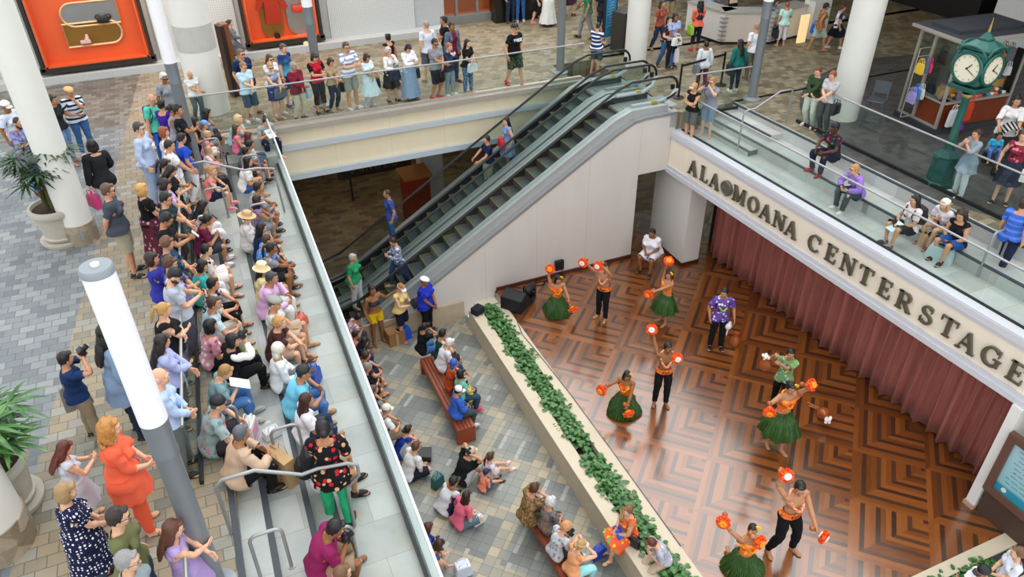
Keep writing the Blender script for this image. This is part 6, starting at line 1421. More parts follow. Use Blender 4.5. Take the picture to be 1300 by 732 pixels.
# head px | level | pose | faces | sex | hair | top | bottom | shoes | skin | extras | label
PEOPLE='''
5,128|W|stand.down|-35|m|buzz 222|polo:d4dcea|jeans:5f8fc4|shoe:3a2a20|d|cap:ececec|man in pale blue shirt and white cap at the left edge behind the plaid-shirt man
21,149|W|stand.phone|-40|m|buzz 2a2019|aloha:7f9cc8*p*c8456a*3c4f86|jeans:5a88c0|shoe:4a3524|b|glasses:222;beard:2a1c12|bearded man in blue and red plaid shirt behind the dark potted palm
64.6,120.5|W|stand.back|-25|m|short 16130f|tee:24282c|jeans:6c93c4|sandal:7a4a2a|c|f=90,208|man in charcoal T-shirt and pale jeans half behind the left column
86,110.6|W|stand.face|-65|m|buzz 222|polo:dbe6ee*s*1c2238|jeans:3f6c9c|sneaker:c8ccd2|c|flatcap:c9a66a;f=106,198;fat=1.2|man in tan flat cap and navy-striped white polo holding his chin
114,177|W|stand.bag|120|f|bob 141012|jacket:24262a|trousers:c9cdd2|shoe:222|a|f=140,280;hold=bag/d23c7c/hot-pink handbag carried by the black-haired person in a dark jacket|black-haired person in dark jacket seen from behind, carrying a pink handbag
133.5,233|W|stand.back|-5|m|short 5a4030|polo:454b55|shorts:aaa48e|sneaker:1c1e22|b|sunglasses:111;f=158,352;fat=1.2|man in slate polo, khaki shorts and black trainers standing with hands behind his back
174,155|W|stand.down|-15|m|short 3a3836|long:bccbe8|trousers:9fb4d2|shoe:22201e|a|glasses:333;f=193,262;hold=bag/17181c/black briefcase bag hanging from the blue-shirted elderly man's hand|elderly man in pale blue dress shirt and belted pale trousers
178,233|W|stand.clasp|8|f|bob c79a56|tee:18181a|longskirt:6a3040*f*d8a0b8*3a2c30|shoe:222|a|hold=hip/141416/black shoulder bag of the blonde woman in a floral skirt|blonde woman in black top and long pink floral skirt
207,92|W|stand.down|-60|m|short c9c7c2|tee:8e9296|trousers:555a60|shoe:222|d|sunglasses:111;fat=1.2|white-haired man in grey T-shirt and sunglasses beside a lamp post
191,119|W|stand.hipL|-55|m|bald c9c4bc|tee:57cdb0|jeans:2c4f9a|shoe:333|b|hold=pack/27406c/navy backpack on the balding man in mint T-shirt|balding man in mint-green T-shirt with backpack straps
203,127|W|stand.fold|60|f|short 15110f|tank:46259a|jeans:2a4a8a|shoe:222|b|hold=hip/2455b8/royal blue bag at the side of the woman in purple top|woman in gathered purple top seen from behind
217,132|W|stand.clasp|-10|f|lowbun 1b1512|tank:9a9ca2|jeans:445|shoe:222|c||dark-haired woman in grey tank top beside the man in black T-shirt
225,133|W|stand.fold|-15|m|short 17120f|tee:1b1e24|trousers:333|shoe:222|c||man in black T-shirt partly hidden by the far left lamp post
240,90|W|lean.rail|-62|m|bald b09a88|polo:dfe3e2|trousers:5d6a72|shoe:333|b|f=247,150|bald man in white shirt leaning on the balcony rail by the column
206.6,161|W|stand.clasp|-5|f|bob 8a4a22|tee:e6e4e2|jeans:456|shoe:222|a||woman with auburn bob and white top behind the rail
213,178|W|lean.clasp|5|f|short 1d1613|tee:ecebec|capri:e0e0de|shoe:222|b||dark-haired woman in plain white T-shirt bending towards the rail
229,169|W|lean.hipL|20|f|short 1a1412|tee:2450c4|trousers:e9e8ea|sandal:3a2418|b|f=246,255;hold=hip/1c2440/navy bag on a strap across the royal blue top|woman in royal blue top and white trousers stepping at the railing
245,149|B|sit.face|0|f|bob 17110f|dress:17171b||sandal:2a1c14|b||woman in black dress with cream collar, back row behind the pink children
261,138|B|sit.chin|10|m|long 131012|tee:7d828a|shorts:3a3e44|sneaker:333|b||long-haired person in grey T-shirt in front of the balcony column
258,153|B|sit.lap|5|m|buzz 8a6a44|tee:b8c8d8|shorts:88909a|sneaker:556|a|cap:74a8dc;kid=.9;sc=.74|child in light blue cap, back row
262,166|B|sit.lap|0|f|short c8a878|tee:f09aa8|shorts:e8e4e0|sandal:a66|a|kid=.9;sc=.70|small blond child in pink top, directly below the blue-capped child
264,186|B|sit.hands|-5|f|short b89468|tee:f4e8e4|shorts:e8a0a8|sandal:a66|a|kid=1;sc=.62|toddler in white with pink shorts, below the small blond child
302,146|B|sit.hands|-20|f|wavy cdb184|tee:9ccfd4|shorts:889|sandal:654|a||grey-blonde woman in pale teal top with hands at her face
299,158|B|sit.lap|0|f|long 4a3222|tank:ec7c9c|shorts:667|sandal:654|a|kid=.5;sc=.8|girl with long brown hair and pink top beside the grey-blonde woman
314,168|F|sit.lap|0|f|long 4a2018|long:e4dfe6|jeans:456|sandal:333|b||auburn-haired woman in white cardigan, front row at the far end
316,178|F|sit.lap|-5|m|short 14110f|tee:9aa0a4|shorts:556|sneaker:222|c|kid=.5;sc=.84;hold=bag/e8e8f0/white printed bag beside the black-haired boy|black-haired boy in grey T-shirt, front row far end
311,186.5|F|sit.knees|-8|m|short 14110f|tank:5a5e66|shorts:445|sneaker:222|c|kid=.4;sc=.86|boy in dark grey tank top in front of the black-haired boy
336.6,149|4.0,.3|sit.phone|-70|f|bun 2a1c16|tee:a9adb0|trousers:1e2440|sandal:a87|a|hold=paper/eeeef0/open white booklet on the lap of the woman reading in the corner|woman with top bun reading in the corner below the balcony
313,199|F|sit.lap|0|f|long 15100f|tee:eceae8|hotpants:3c62a4|sandal:c9b8a4|b||girl with long black hair, white top and denim shorts
268,211|B|sit.knees|-5|f|pony b58c58|tank:f08a86|shorts:2a2c44|sneaker:e88aa0|a|kid=.4;sc=.86|child in coral top with bright pink shoes
327,231|F|sit.knees|10|m|short 17120f|tee:a2a9b2|shorts:778|sneaker:3a3a3c|c||dark-haired man in grey T-shirt with clasped hands, front row
326,248|F|sit.hug|5|f|long 221713|tank:8a7aa8|shorts:8f97a2|sandal:7a2a38|c||woman with long dark hair and mauve top, front row
312.6,268|F|sit.lap|-5|f|short 5a4a3c|blouse:e4e0de|trousers:d8d4cf|sandal:432|a|straw:caa777|woman in tan straw hat and white blouse
330.5,283|F|sit.lap|0|f|long 120f12|tee:1d2c54|shorts:334|sneaker:556|b||woman with long black hair in navy T-shirt below the straw hat
338,297|F|sit.chin|5|m|buzz 4a3428|tee:5f93d4*c*3c68b4*8ab4e4|shorts:334|shoe:1c2438|b||crop-haired man in blue patterned shirt with hand at his face
343,308|F|sit.hug|-10|f|pony 15110f|tee:8a9096*f*556*aab|shorts:26282c|sandal:222|d||dark-skinned woman in grey printed T-shirt hugging her knees
331,333|F|sit.lap|0|f|long 17120f|tee:e8dc9c|shorts:dcd8c8|sandal:222|b|bucket:f0dcaa|woman in cream bucket hat and pale yellow top
343,345|F|sit.knees|-12|m|short 3a3a3c|long:dcb4da|trousers:e8e6e2|shoe:1a1b1f|c|fat=1.2|grey-haired man in pink shirt and white trousers
347,377|F|sit.lap|-10|m|buzz 554|aloha:e2e0da*p*c4c2ba*cfcdc6|shorts:b8a890|sandal:7a4a2a|b|flatcap:8d9088|older man in grey flat cap and white checked shirt
354,402|F|sit.hug|-15|f|wavy b98d55|tee:4a2c2a|shorts:c9a890|shoe:5a3a24|a||blonde woman in dark brown T-shirt with outstretched bare legs
353,435.5|F|sit.lap|0|f|none 333|long:eceeee|trousers:7b858a|sneaker:eee|b|hood:e2dcce|person in cream sun hood and long white top
385,464|F|sit.knees|0|m|buzz 1a1512|polo:74c8e4|jeans:4a78b4|sandal:5a3a2a|c|cap:202429;fat=1.2|man in black cap, turquoise polo and jeans
387,500|F|sit.lap|8|f|long 3a1c14|tee:eceaf0|jeans:2c3c58|sandal:543|c||woman with long chestnut hair and white T-shirt
412,548|F|sit.lap|0|m|short 1a1412|tee:d8dade|shorts:b09a80|sneaker:17181b|c|hold=pack/16181c/black backpack behind the green-trousered woman|seated person in pale shirt mostly hidden behind the green-trousered woman
408,533|T|stand.clasp|70|f|lowbun 100e10|blouse:17171b*f*c02434*d8a878|trousers:2fae78|shoe:2a1c1a|c|f=432,655|woman in black floral blouse and bright green trousers standing on the terrace
262.6,272.5|B|sit.phone|0|f|lowbun 1d1512|tee:6a1f42|shorts:3a3e4c|sneaker:eeeef0|c||woman in maroon T-shirt with bare legs and white trainers
257,254.6|B|sit.phone|8|f|long 15100f|tee:f0f0ee*d*17171b|capri:eceaec|shoe:222|b|hold=phone/15161a/black phone held by the woman in a polka-dot white top|woman in white top with black polka dots using a phone
259.5,310|B|sit.clasp|5|f|short 17130f|tee:e4ddd4*f*9a3c34*2a2a2c|shorts:e8e4e0|sandal:543|a||dark-haired woman in cream printed top with white shorts
254.6,330|B|sit.lap|8|f|bob 111013|tee:46bab8|capri:dfe2e4|sandal:432|b||woman with black bob and teal T-shirt against the glass
268,353|B|sit.knees|-5|f|short 131013|tee:e8e8ea*c*2a2a2e*aaa|capri:1a1a1e|sandal:222|b||short-haired woman in black-and-white top, hand on knee
268.5,376.5|B|sit.knees|0|m|short 4c3426|polo:bcd2dc|trousers:c9c0b2|sandal:5a3a2a|b||balding man in pale blue shirt and beige trousers
265.7,406|B|sit.lap|5|f|bob 0f0e12|tee:d898a8*f*f4e0e4*b84868|trousers:222|shoe:222|b||woman with glossy black bob and pink floral top
293,424|B|sit.photo|10|f|bob 101013|long:17171b*w*efefec|trousers:141417|shoe:222|b|hold=camera/26282c/small camera held out by the woman in black vest and white sleeves|woman in black vest over white sleeves taking a photo
284.6,464|B|sit.phone|0|f|short a07a48|tee:82a4aa|jeans:4a74ac|sneaker:aaa|a|hold=paper/f2f2ee/white programme held by the woman in grey-teal T-shirt|sandy-haired woman in grey-teal T-shirt and jeans reading
275,503|B|sit.knees|0|m|buzz 555|aloha:9db4b4*f*d87c8c*6c8c90|shorts:3c3c40|sneaker:99a|a|cap:191b20;fat=1.15|older man in black cap and aloha shirt with pink flowers
303,541|B|sit.knees|15|m|short 5c6066|jacket:c9ae94|trousers:17181b|shoe:1d1a1a|c||grey-haired man in beige jacket next to the kraft paper bags
426,661|F|sit.phone|0|m|short 131013|polo:8e2458|shorts:a08c70|sandal:332|d|fat=1.22;hold=camera/22242c/compact camera held by the man in maroon polo|man in maroon polo shirt holding a camera on the front step
433.5,719|F|sit.lap|5|f|short 6a4a30|tee:e86c98|shorts:445|sandal:333|a|sunglasses:211|brown-haired woman at the bottom edge behind the hoop rail
208,202|W|lean.rail|-8|f|pony 1a1310|tee:dcd6d0|jeans:445|shoe:222|b||woman with dark ponytail by the rail below the white T-shirt woman
216,210|W|lean.phone|-5|f|long 120e10|tee:17171a|jeans:334|shoe:222|b|hold=phone/141519/dark phone held by the long-haired woman in black at the rail|woman with long black hair and black top at the rail
208,227|W|lean.rail|-3|f|bob 221815|tee:c9a8dc|trousers:445|shoe:222|b||woman with dark bob and lavender top at the rail
208.5,244|W|lean.rail|-5|m|short 14110f|tee:1f3436|trousers:333|shoe:222|b|glasses:222|man with glasses and dark green T-shirt at the rail
210,270|W|lean.phone|-4|m|short 120f10|tee:17191e|trousers:333|shoe:222|c|sunglasses:111;hold=phone/d8dce8/silver phone held by the man in sunglasses at the rail|man with slicked black hair and sunglasses in black T-shirt
210,301|W|lean.rail|-3|f|wavy 6a4630|blouse:24405c*f*4a7494*16283c|trousers:333|shoe:222|b||woman with wavy brown hair and navy patterned blouse
190.6,320.5|W|stand.clasp|10|f|bob 2a1a14|tee:34389a|trousers:333|shoe:222|b||woman with straight dark bob and blue-violet top standing one step back
214,326|W|lean.rail|-3|f|wavy 543626|blouse:7c78a4*f*55507c*a8a4c4|capri:d8dce0|shoe:222|b||woman with sunglasses on her brown hair and mauve print blouse
220,341|W|lean.phone|0|m|buzz 222|tee:b4bac8|jeans:556|shoe:222|a|cap:1a1c21;beard:3a2a20;fat=1.15;hold=phone/20263a/dark blue phone held by the bearded man in black cap|bearded man in black cap and pale grey T-shirt leaning over the rail
205.5,385|W|lean.fold|-5|f|pony b48a50|tank:19191d|jeans:667|shoe:222|a|fat=1.3|blonde woman in black sleeveless top with folded bare arms
203,425.5|W|lean.rail|5|f|long 1d1412|long:a9b2dc|jeans:24304c|shoe:222|b|hold=tote/eceff0/white tote bag on the shoulder of the woman in lavender sleeves|woman with dark hair and lavender long sleeves at the rail
198.5,468|W|stand.clasp|0|m|bald c9c4c0|long:b4cbf0|trousers:6c7270|shoe:222|a||bald man in light blue shirt behind the front lamp post
79,447|W|stand.photo|15|m|short 15120f|tee:1d3560|trousers:a09078|sneaker:333|b|f=108,560;hold=camera/1c1c20/camera at the eye of the man in navy T-shirt;hold=tote/9a9a94/grey drawstring bag hanging at the side of the man in navy|man in navy T-shirt raising a camera on the left paving
131,412|W|stand.hipL|15|f|long 110e11|tunic:7f97b4|jeans:24344e|shoe:222|b|f=172,550;hold=hip/b4a0b8/mauve printed bag of the woman in denim tunic|woman with long black hair in a denim-blue tunic behind the lamp tube
134,533|W|stand.clasp|5|f|curly b07a3c|tunic:ee6648|trousers:ec6240|sandal:8a4a3a|a|f=188,668;fat=1.2|woman with curly golden hair in a coral tunic and trousers
78,562|W|stand.phone|20|f|long 5a241c|dress:c4c6d0||sandal:543|a|f=118,660|auburn-haired woman in short pale grey dress
79,614|W|stand.clasp|15|f|bob 9a7c54|teedress:1c2040*d*eef0f4|trousers:456|shoe:222|a|fat=1.2;hold=hip/4a3428/brown bag behind the polka-dot woman|woman with sandy bob in a navy dress with white dots
145,645|W|stand.down|-5|m|short 2a211c|tee:6c7048|jeans:456|shoe:222|a|glasses:222|dark-haired man with glasses in olive green T-shirt
156,701|W|stand.down|0|m|short 8a8a88|polo:8c9a9c|trousers:555|shoe:222|a|glasses:444|grey-haired man at the bottom edge in front of the olive shirt
216,662|W|lean.rail|5|f|long 5a3626|tank:b49ad0|skirt:a890c4|sandal:654|a|kid=.5;sc=.86|girl with long brown hair and lavender top holding the rail
304.6,62.5|W|stand.down|-60|m|short 6a5240|polo:1c2a54|shorts:333|shoe:222|b|sunglasses:111;fat=1.3;hold=pack/2a3a2c/dark pack strap bag on the big man in navy|big man in navy polo and sunglasses behind the pale blue shirt
307.7,78.5|W|lean.rail|-62|m|short 8a6a48|polo:b9dcea|shorts:3c5068|sneaker:e4e6e8|a|glasses:333;f=322,153|man in pale blue short-sleeved shirt leaning on the rail
341.5,69|W|stand.rail|-60|f|long 4a2e20|tee:eceae8|shorts:445|sneaker:ddd|a|sunglasses:111|woman with long brown hair, white top and sunglasses behind the patterned tank top
342,79|W|lean.rail|-60|f|short a8855a|tank:7c98ac*f*aac*567|miniskirt:27306c|sandal:a87|a|sunglasses:111;f=352,151;hold=front/5a6a78/grey-blue bag in front of the sunglassed woman at the rail|woman in patterned grey tank top and blue mini skirt at the rail
358.8,55.7|W|stand.down|-40|m|short 5a4436|tee:24407c*g*54b8d8|shorts:2a3460|sneaker:3a4a8c|a|f=364,134|man in blue gradient T-shirt looking right
372,79|W|lean.rail|-62|f|short 8c8880|jacket:7a1f34|trousers:cfc6b4|shoe:5a1c24|c|f=383,150;hold=hip/a8c4dc/pale blue striped bag of the person in maroon jacket|older person in maroon track jacket bending over the rail
398.8,67.4|W|stand.phone|-62|f|bob 2c1814|tee:b8202e*w*15161a|capri:1b1e28|sneaker:26283a|b|f=405,143|woman in red and black T-shirt looking at her phone
419,73.5|W|lean.rail|-62|f|bob 3a241c|tee:b09a7c|jeans:26304a|sandal:a87|b|f=431,138;hold=hip/26303c/dark slate bag of the woman in tan top|woman in tan top and dark jeans at the rail
438.9,53.3|W|stand.clap|-62|m|short 4a3426|polo:eef0f6*s*8a9cc0|shorts:9c9c94|sneaker:e4e4e8|b|glasses:333;f=456,137|tall man in white striped polo and grey shorts clapping
465,68|W|lean.rail|-62|f|bob 2a1c18|teedress:d4e8ee|jeans:b8c4cc|sneaker:ccd|c|f=476,134;hold=hip/1c1c22/black bag of the woman in pale dress|dark-haired woman in pale blue dress over light leggings
491.6,43|W|stand.down|110|f|bun 1d1512|tank:17171b|longskirt:e0e0dc*c*1a1a1c*777|shoe:c9b|b|f=509,108|woman with bun seen from behind in black top and zebra-print trousers
492.7,60|W|stand.face|-62|f|wavy b4b4b0|long:eceae6|skirt:19191c|shoe:17171a|b|f=500,128;hold=front/26304c/navy handbag of the grey-haired woman in white|grey-haired woman in white sweater and black skirt
518,56|W|stand.phone|-62|f|bob 121013|long:eceef2|longskirt:8ca4c4|shoe:1a1a1e|a|f=524,126;hold=hip/23283a/large navy satchel of the girl in white shirt|girl in white shirt and long blue pleated skirt
551.7,49|W|lean.rail|-62|m|short 17120f|tee:8a9096|shorts:1b2030|sneaker:d0202c|c|sunglasses:111;f=553,124|man in grey T-shirt, black shorts and red shoes
570,54.6|W|stand.hands|-62|f|short a05a38|jacket:2a3654|jeans:8899a4|sneaker:d8e8ec|a|f=573,120;kid=.3|short-haired person in navy print jacket with hands together
593,49.7|W|stand.rail|-62|f|long 120f12|tee:17171b|jeans:4c6f94*c*3c5f84*9ab|sandal:c9a890|a|f=596,118;hold=front/eceef2/white paper bag with a red dot held by the girl in ripped jeans|girl with long black hair, black top and ripped jeans
540,26.8|W|stand.down|100|m|buzz 9a8472|tee:d8dce8|shorts:667|sneaker:888|a||bald man in pale T-shirt seen from behind near the brown shopfront
562.6,20.5|W|stand.fold|170|m|short 14110f|tee:15161a|jeans:456|shoe:222|c||man in black T-shirt talking beside the maroon-shirted man
573.5,28|W|stand.down|-70|m|short 17120f|jacket:5f6e80*v*6a1c30|jeans:24304c|shoe:222|d||man in open denim jacket over a maroon shirt
654,30|W|walk.hipL|-75|m|buzz 222|tee:16161a|shorts:3f4a3c*c*23281f*6c745c|sneaker:cc1c28|b|capback:18181c;sunglasses:111;f=654,108;fat=1.25|man in black printed T-shirt, camouflage shorts and red shoes
760,28.7|W|lean.rail|35|m|buzz 222|polo:24346c*s*eef0f4|shorts:4a5a5c|sandal:876|b|f=765,94;fat=1.2|man in navy and white striped polo at the end of the balcony rail
291,25|W|walk.bag|15|f|pony 2c1a14|jacket:6a7076|skirt:5c6268|shoe:222|a|f=294,84;hold=bag/1d1d22/dark handbag of the woman in grey suit|woman with ponytail in grey suit walking past the display
851,21|W|walk.bag|-80|f|pony 1c1412|tee:2c2e36*f*d8a890*c84868|jeans:3a6090|shoe:222|a|f=852,85;hold=bigbag/eee4ea/white and pink shopping bag of the woman in printed T-shirt|woman in dark printed T-shirt and blue jeans walking toward the escalator
858.3,16.6|W|stand.clasp|-85|f|long 17110f|tee:a8b8e0|trousers:222|shoe:222|d|hold=front/e8eef2/white packet held by the woman behind the printed T-shirt|woman with long dark hair just behind the woman in jeans
889.7,1|W|stand.clasp|80|f|curlylong 120e10|long:f0745c|capri:23263a|shoe:c02c38|c|f=889,64;hold=hip/9ac83c/lime green bag of the woman in coral top|woman with very long black hair and coral top at the counter
897,52|W|stand.down|75|m|short 1d1713|jacket:cfd6da|trousers:6c2c3c|shoe:333|d|f=918,112;hold=hip/6c7078/grey bag of the person in pale hoodie|person in pale hoodie and maroon trousers at the belt barrier
940.6,50|W|stand.down|80|f|long 1d1413|jacket:1f6c64|jeans:23304a|sneaker:eceef0|b|f=944,116;hold=hip/1d2430/dark bag of the woman in teal jacket|woman in teal jacket and white trainers seen from behind
961.5,29|W|stand.down|85|m|buzz 9a8070|polo:e8ebf0|trousers:77705c|shoe:7a5a3a|b|f=962,100;hold=bag/22262e/dark folder bag of the man in white polo|man in white polo half behind the lamp post by the counter
1000,2.5|W|stand.bag|75|f|short a0562c|tee:c4ecde|capri:e8e6f0|sandal:c9a890|b|f=996,58;fat=1.2;hold=bag/17171b/black handbag of the woman in mint top|woman in mint top and white capri trousers at the counter
1049.5,4|W|walk.swing|-15|f|short 1a1512|tank:9a6a40|shorts:b4bcb0|sandal:a0562c|c|cap:22221e;f=1045,65;hold=hip/1f66cc/bright blue shopping bag with white lettering|tanned person in dark cap walking with a bright blue bag
1071,6|W|walk.down|-25|f|short 5c2c28|tee:e8e8f0*w*2a3250|skirt:1b1d26|shoe:ddd|b|f=1068,62|woman in white and navy top and black skirt near the right column
882,105|T|stand.fold|-165|f|buzz b98d55|tank:19191d|shorts:5c6660|sandal:654|b|sunglasses:111;sc=.92;visor:c8b088|woman in black tank top leaning on the rail of the right terrace
905.5,98.4|T|stand.photo|-160|m|short b06a40|tee:8c909e|shorts:5f83a8|sandal:654|a|sunglasses:111;sc=.97;hold=phone/121216/black phone held up by the man in grey T-shirt on the terrace|red-haired man in grey T-shirt and blue shorts taking a picture
1040,85|W|lean.rail|-160|f|short 6a3020|long:33482f|trousers:c4d0c0|sneaker:ddd|a|f=1030,160|woman in dark green jumper and pale trousers at the right upper rail
1058.5,90|W|lean.rail|-165|f|short 8a4a2c|tee:bcbcc0|trousers:4a5450|shoe:222|a|f=1052,168;hold=hip/23232a/black cross-body bag of the woman in grey T-shirt|woman in grey T-shirt leaning on the rail next to the green jumper
1062,156|B|sit.knees|180|m|buzz 111|tee:2a2c38*f*d83040*3c8c50|trousers:222838|sneaker:a01c24|e|cap:14141c|man in black cap and colourful print T-shirt on the right steps
1086,208.5|F|sit.knees|178|f|short b4884c|jacket:a07cd0|trousers:4c5458|sneaker:e4e2de|a|sunglasses:111|blonde woman in purple hoodie and sunglasses on the right steps
1164.5,247.8|F|sit.lap|170|f|long 17110f|tee:e4d4d4|shorts:2c2c30|sneaker:1a1a1e|b|hold=pack/1f2024/black patterned backpack on the dark-haired girl;hold=paper/dfe8ea/pale drink pouch in the lap of the dark-haired girl|girl with long black hair and backpack, first of the three friends
1202,253|F|sit.chin|175|f|long d0a860|tee:e8e0ea|hotpants:4a2c68|sneaker:8c3c54|a|capback:f2f2f4|blonde girl in white cap and purple shorts, middle of the three friends
1223,267.4|F|sit.lap|178|f|curlylong 2a1812|tank:19191d|shorts:2c58a8|shoe:222|b||girl with long dark curls and black camisole, last of the three friends
1303,252|T|step.swing|15|m|short 3a2a20|tee:3c64c8*s*5a84dc|jeans:1f2740|sandal:6a5a4a|b|f=1268,345|man in blue striped T-shirt climbing the steps at the right edge
1303,166|W|stand.down|-150|f|short 5a3a2a|tank:8c2c40*f*d87c8c*3a2030|skirt:2a3040|shoe:222|a|hold=hip/d8d8d4/pale bag of the woman at the right edge|woman in red floral top at the right edge above the steps
1243,164|W|stand.hands|160|f|lowbun 3a2418|tunic:8fa0ac|trousers:d4dce0|shoe:ddd|b|f=1216,247|woman in grey-blue top and white jeans by the clock base
1294,122|W|stand.push|-140|f|bun 1d1513|blouse:e8e6e4|trousers:5a5448|shoe:222|b||woman in white blouse pushing the pushchair
1252,720|0.0,0|stand.fold|150|m|buzz 222|polo:eceaea|shorts:333|shoe:222|c|cap:14151a;sunglasses:111|man in white shirt and black cap at the bottom right corner
1296.6,696|0.0,0|stand.clasp|140|m|short 6a4a30|tee:d8dfea|shorts:445|sneaker:ddd|a|kid=.5;sc=.92|brown-haired boy in pale T-shirt at the bottom right corner
538.8,410|N|sit.photo|15|f|pony 15110f|tee:16191f|jeans:4a74b0|shoe:222|c|hold=camera/1a1a1e/camera raised by the woman in black at the head of the bench|woman in black T-shirt photographing at the head of the upper bench
561.5,418|N|sit.lap|5|m|short 15120f|tee:1d4444|shorts:333|shoe:222|b||man in dark green T-shirt on the upper bench
570.8,429.7|N|sit.chin|0|m|short e0ddd8|polo:e4e4ec|jeans:2a3a6c|shoe:222|a||white-haired man in white polo on the upper bench
577,456|N|sit.knees|0|f|none 333|tee:b84a24|trousers:2c3038|shoe:222|b|hood:3c5cb4|person in rust-orange top with blue headscarf on the upper bench
585,469|N|sit.lap|0|f|bob 111013|tee:6cc0ac|jeans:334a60|sneaker:b83c6c|b|hold=front/d8d41c/bright yellow bag on the lap of the teal-topped woman|black-haired woman in teal top on the upper bench
582.3,490|N|sit.lap|5|f|pony 17110f|jacket:3c68c8|trousers:3a4a4c|shoe:ddd|b|cap:f0eef2;hold=phone/14141a/phone held by the woman in blue jacket|woman in bright blue jacket and white cap at the near end of the upper bench
597,568|G|floor.photo|20|m|buzz 222|tee:19191b|shorts:b4b8bc|shoe:333|b|cap:c8b89c;fat=1.2;hold=camera/1d1d20/camera at the face of the man in black T-shirt on the paving|man in black T-shirt and pale patterned cap sitting on the paving
622,574.5|G|legs.lap|10|f|pony 4a3020|tee:dcd8e4|shorts:d8d0d8|sneaker:e8d0d8|a|kid=.7;sc=.80|girl with ponytail and white T-shirt sitting with legs out
617.5,595.5|G|legs.lap|12|m|buzz 433|tee:f08c74|shorts:4a6080|shoe:17181c|a|cap:1c2444;kid=1;sc=.60|small child in coral T-shirt and navy cap on the paving
576,605.5|G|floor.hands|20|m|buzz 17140f|tee:e0e0e6|jeans:2a3450|shoe:222|c|cap:1c2420|man in white T-shirt and dark green cap sitting on the paving
591.7,624.6|G|cross.lap|15|f|long 2a1814|tee:e06a84|shorts:5f7888|sandal:222|a||woman with long dark hair and pink T-shirt on the paving
543,664|G|floor.lap|5|f|long 4a2a20|tee:4a5cc0|jeans:2a3c8c|shoe:222|a||girl in blue T-shirt sitting against the low ledge, near the bottom
557,686|G|floor.phone|8|f|bob 3a2018|tank:34507c|skirt:f0745c*p*e85c48*f8a48c|sandal:333|a|hold=phone/14161c/black phone held by the woman in the coral skirt|woman in coral gingham skirt using a phone at the bottom edge
455,398|L|sit.phone|0|m|short 17120f|polo:c8a4b0*p*e8dce0*8a5c78|trousers:4a4e54|shoe:8a5c34|c||man in pink checked shirt and grey trousers sitting by the terrace wall
451,419.5|L|sit.lap|5|f|short 1d1613|tee:d87c84|trousers:333|shoe:222|b||dark-haired person in rose top under the terrace edge
462.5,429|L|sit.phone|0|f|long 0f0d10|tee:24283a|jeans:24406c|sneaker:444|b||woman with long black hair and jeans under the terrace edge
464,446|L|sit.knees|0|m|short 3a2a22|tee:5a2c34|shorts:2a3048|sandal:543|b||man in dark red T-shirt between the long-haired woman and the grey-haired man
466,460.5|L|sit.knees|0|m|short 8a8a88|tee:15161a|shorts:2c3038|sandal:3a2c24|b||grey-haired man in black T-shirt under the terrace edge
474,489|L|sit.knees|0|m|short 5a4a3c|tee:3a3e44|shorts:a4a8a8|sneaker:e8e8ea|b||man in pale grey shorts and white trainers mostly under the terrace edge
490,513.4|L|sit.knees|5|m|buzz 777|tee:e8e8ea|shorts:8a7a64|sandal:654|b|cap:efe9dd;hold=pack/3a4434/dark green bag by the white-capped man|man in off-white cap and white T-shirt under the terrace edge
518,540|G|floor.hug|12|f|lowbun 2a1a16|tank:2040a4|shorts:c4d0e0|sneaker:ddd|a||woman in royal blue tank top sitting on the paving
527.7,561|G|cross.lap|15|m|short 5a4030|tee:e6e6e8|shorts:22283e|sandal:333|a|sunglasses:111|man in white T-shirt, navy shorts and sunglasses sitting on the paving
471.7,363|P|stand.reachL|-70|f|bun 221612|bandeau:3a3c42|wrap:e0b81c||d|f=490,434|woman in grey bandeau top and yellow wrap reaching out her arm
509,360.5|P|stand.phone|-50|f|short a0683c|tank:e8d088|shorts:1d2236|sneaker:d84848|a|visor:f4f4f4;f=520,428;hold=tablet/14161a/black tablet held up by the woman in yellow top|woman in white visor and pale yellow top raising a tablet
538.8,352|P|stand.clasp|-55|m|buzz 222|aloha:2434b4|trousers:15161a|shoe:222|d|flatcap:f2f2f2;f=546,420;fat=1.4|large man in royal blue shirt and white cap standing by the wall
678.8,613.5|N|sit.photo|10|m|short 4a2e1e|aloha:8a6c48*c*6a5034*a88a60|shorts:443|shoe:222|b||brown-haired man in brown shirt holding up his hands at the top of the near bench
700,631|N|sit.lap|10|f|wavy c4c4c4|tee:7c7878*f*b07848*4a5058|trousers:445|shoe:1a1a1e|b||silver-haired woman in dark floral top on the near bench
720,662.8|N|sit.phone|12|f|wavy c89060|tee:c8ccd4*f*8a94a4*e8ecf0|trousers:3a4048|shoe:222|a|hold=camera/1c1c20/black camera in the hands of the ginger-blonde woman|ginger-blonde woman in grey floral blouse on the near bench
738,685.7|N|sit.photo|12|f|lowbun b08c5c|tank:f0a878|trousers:9cdce0|sandal:654|a|visor:e4d0b0;hold=phone/20202a/phone at the face of the woman in peach top|woman in peach top and aqua trousers at the near end of the bench
798.5,642.6|R|sit.lap|172|f|short 7a5238|dress:e8643c*f*3cb46c*f0c83c||sandal:445|a|fat=1.1;hold=front/2a58cc/royal blue bag on the knees of the woman in the rainbow dress|woman in multicoloured dress sitting on the planter edge facing away from the stage
827.4,684|R|sit.phone|178|f|short 5c2c1e|tee:b4b4c4*f*8a8aa0*dcdce8|capri:bca894|shoe:222|a||auburn-haired woman in grey floral top sitting on the planter edge
829,290.7|.45,.45|sit.lap|-150|m|short 15110f|tee:ececf2|shorts:e0e0e6|shoe:222|d|fat=1.5|heavy man in white T-shirt sitting in the doorway by the stage
912,-32|W|stand.clasp|-100|m|short 1a1512|aloha:7cb0dc*f*b4d4ee*5c90c4|trousers:1d2434|shoe:222|c||attendant in light blue print shirt behind the counter, left one
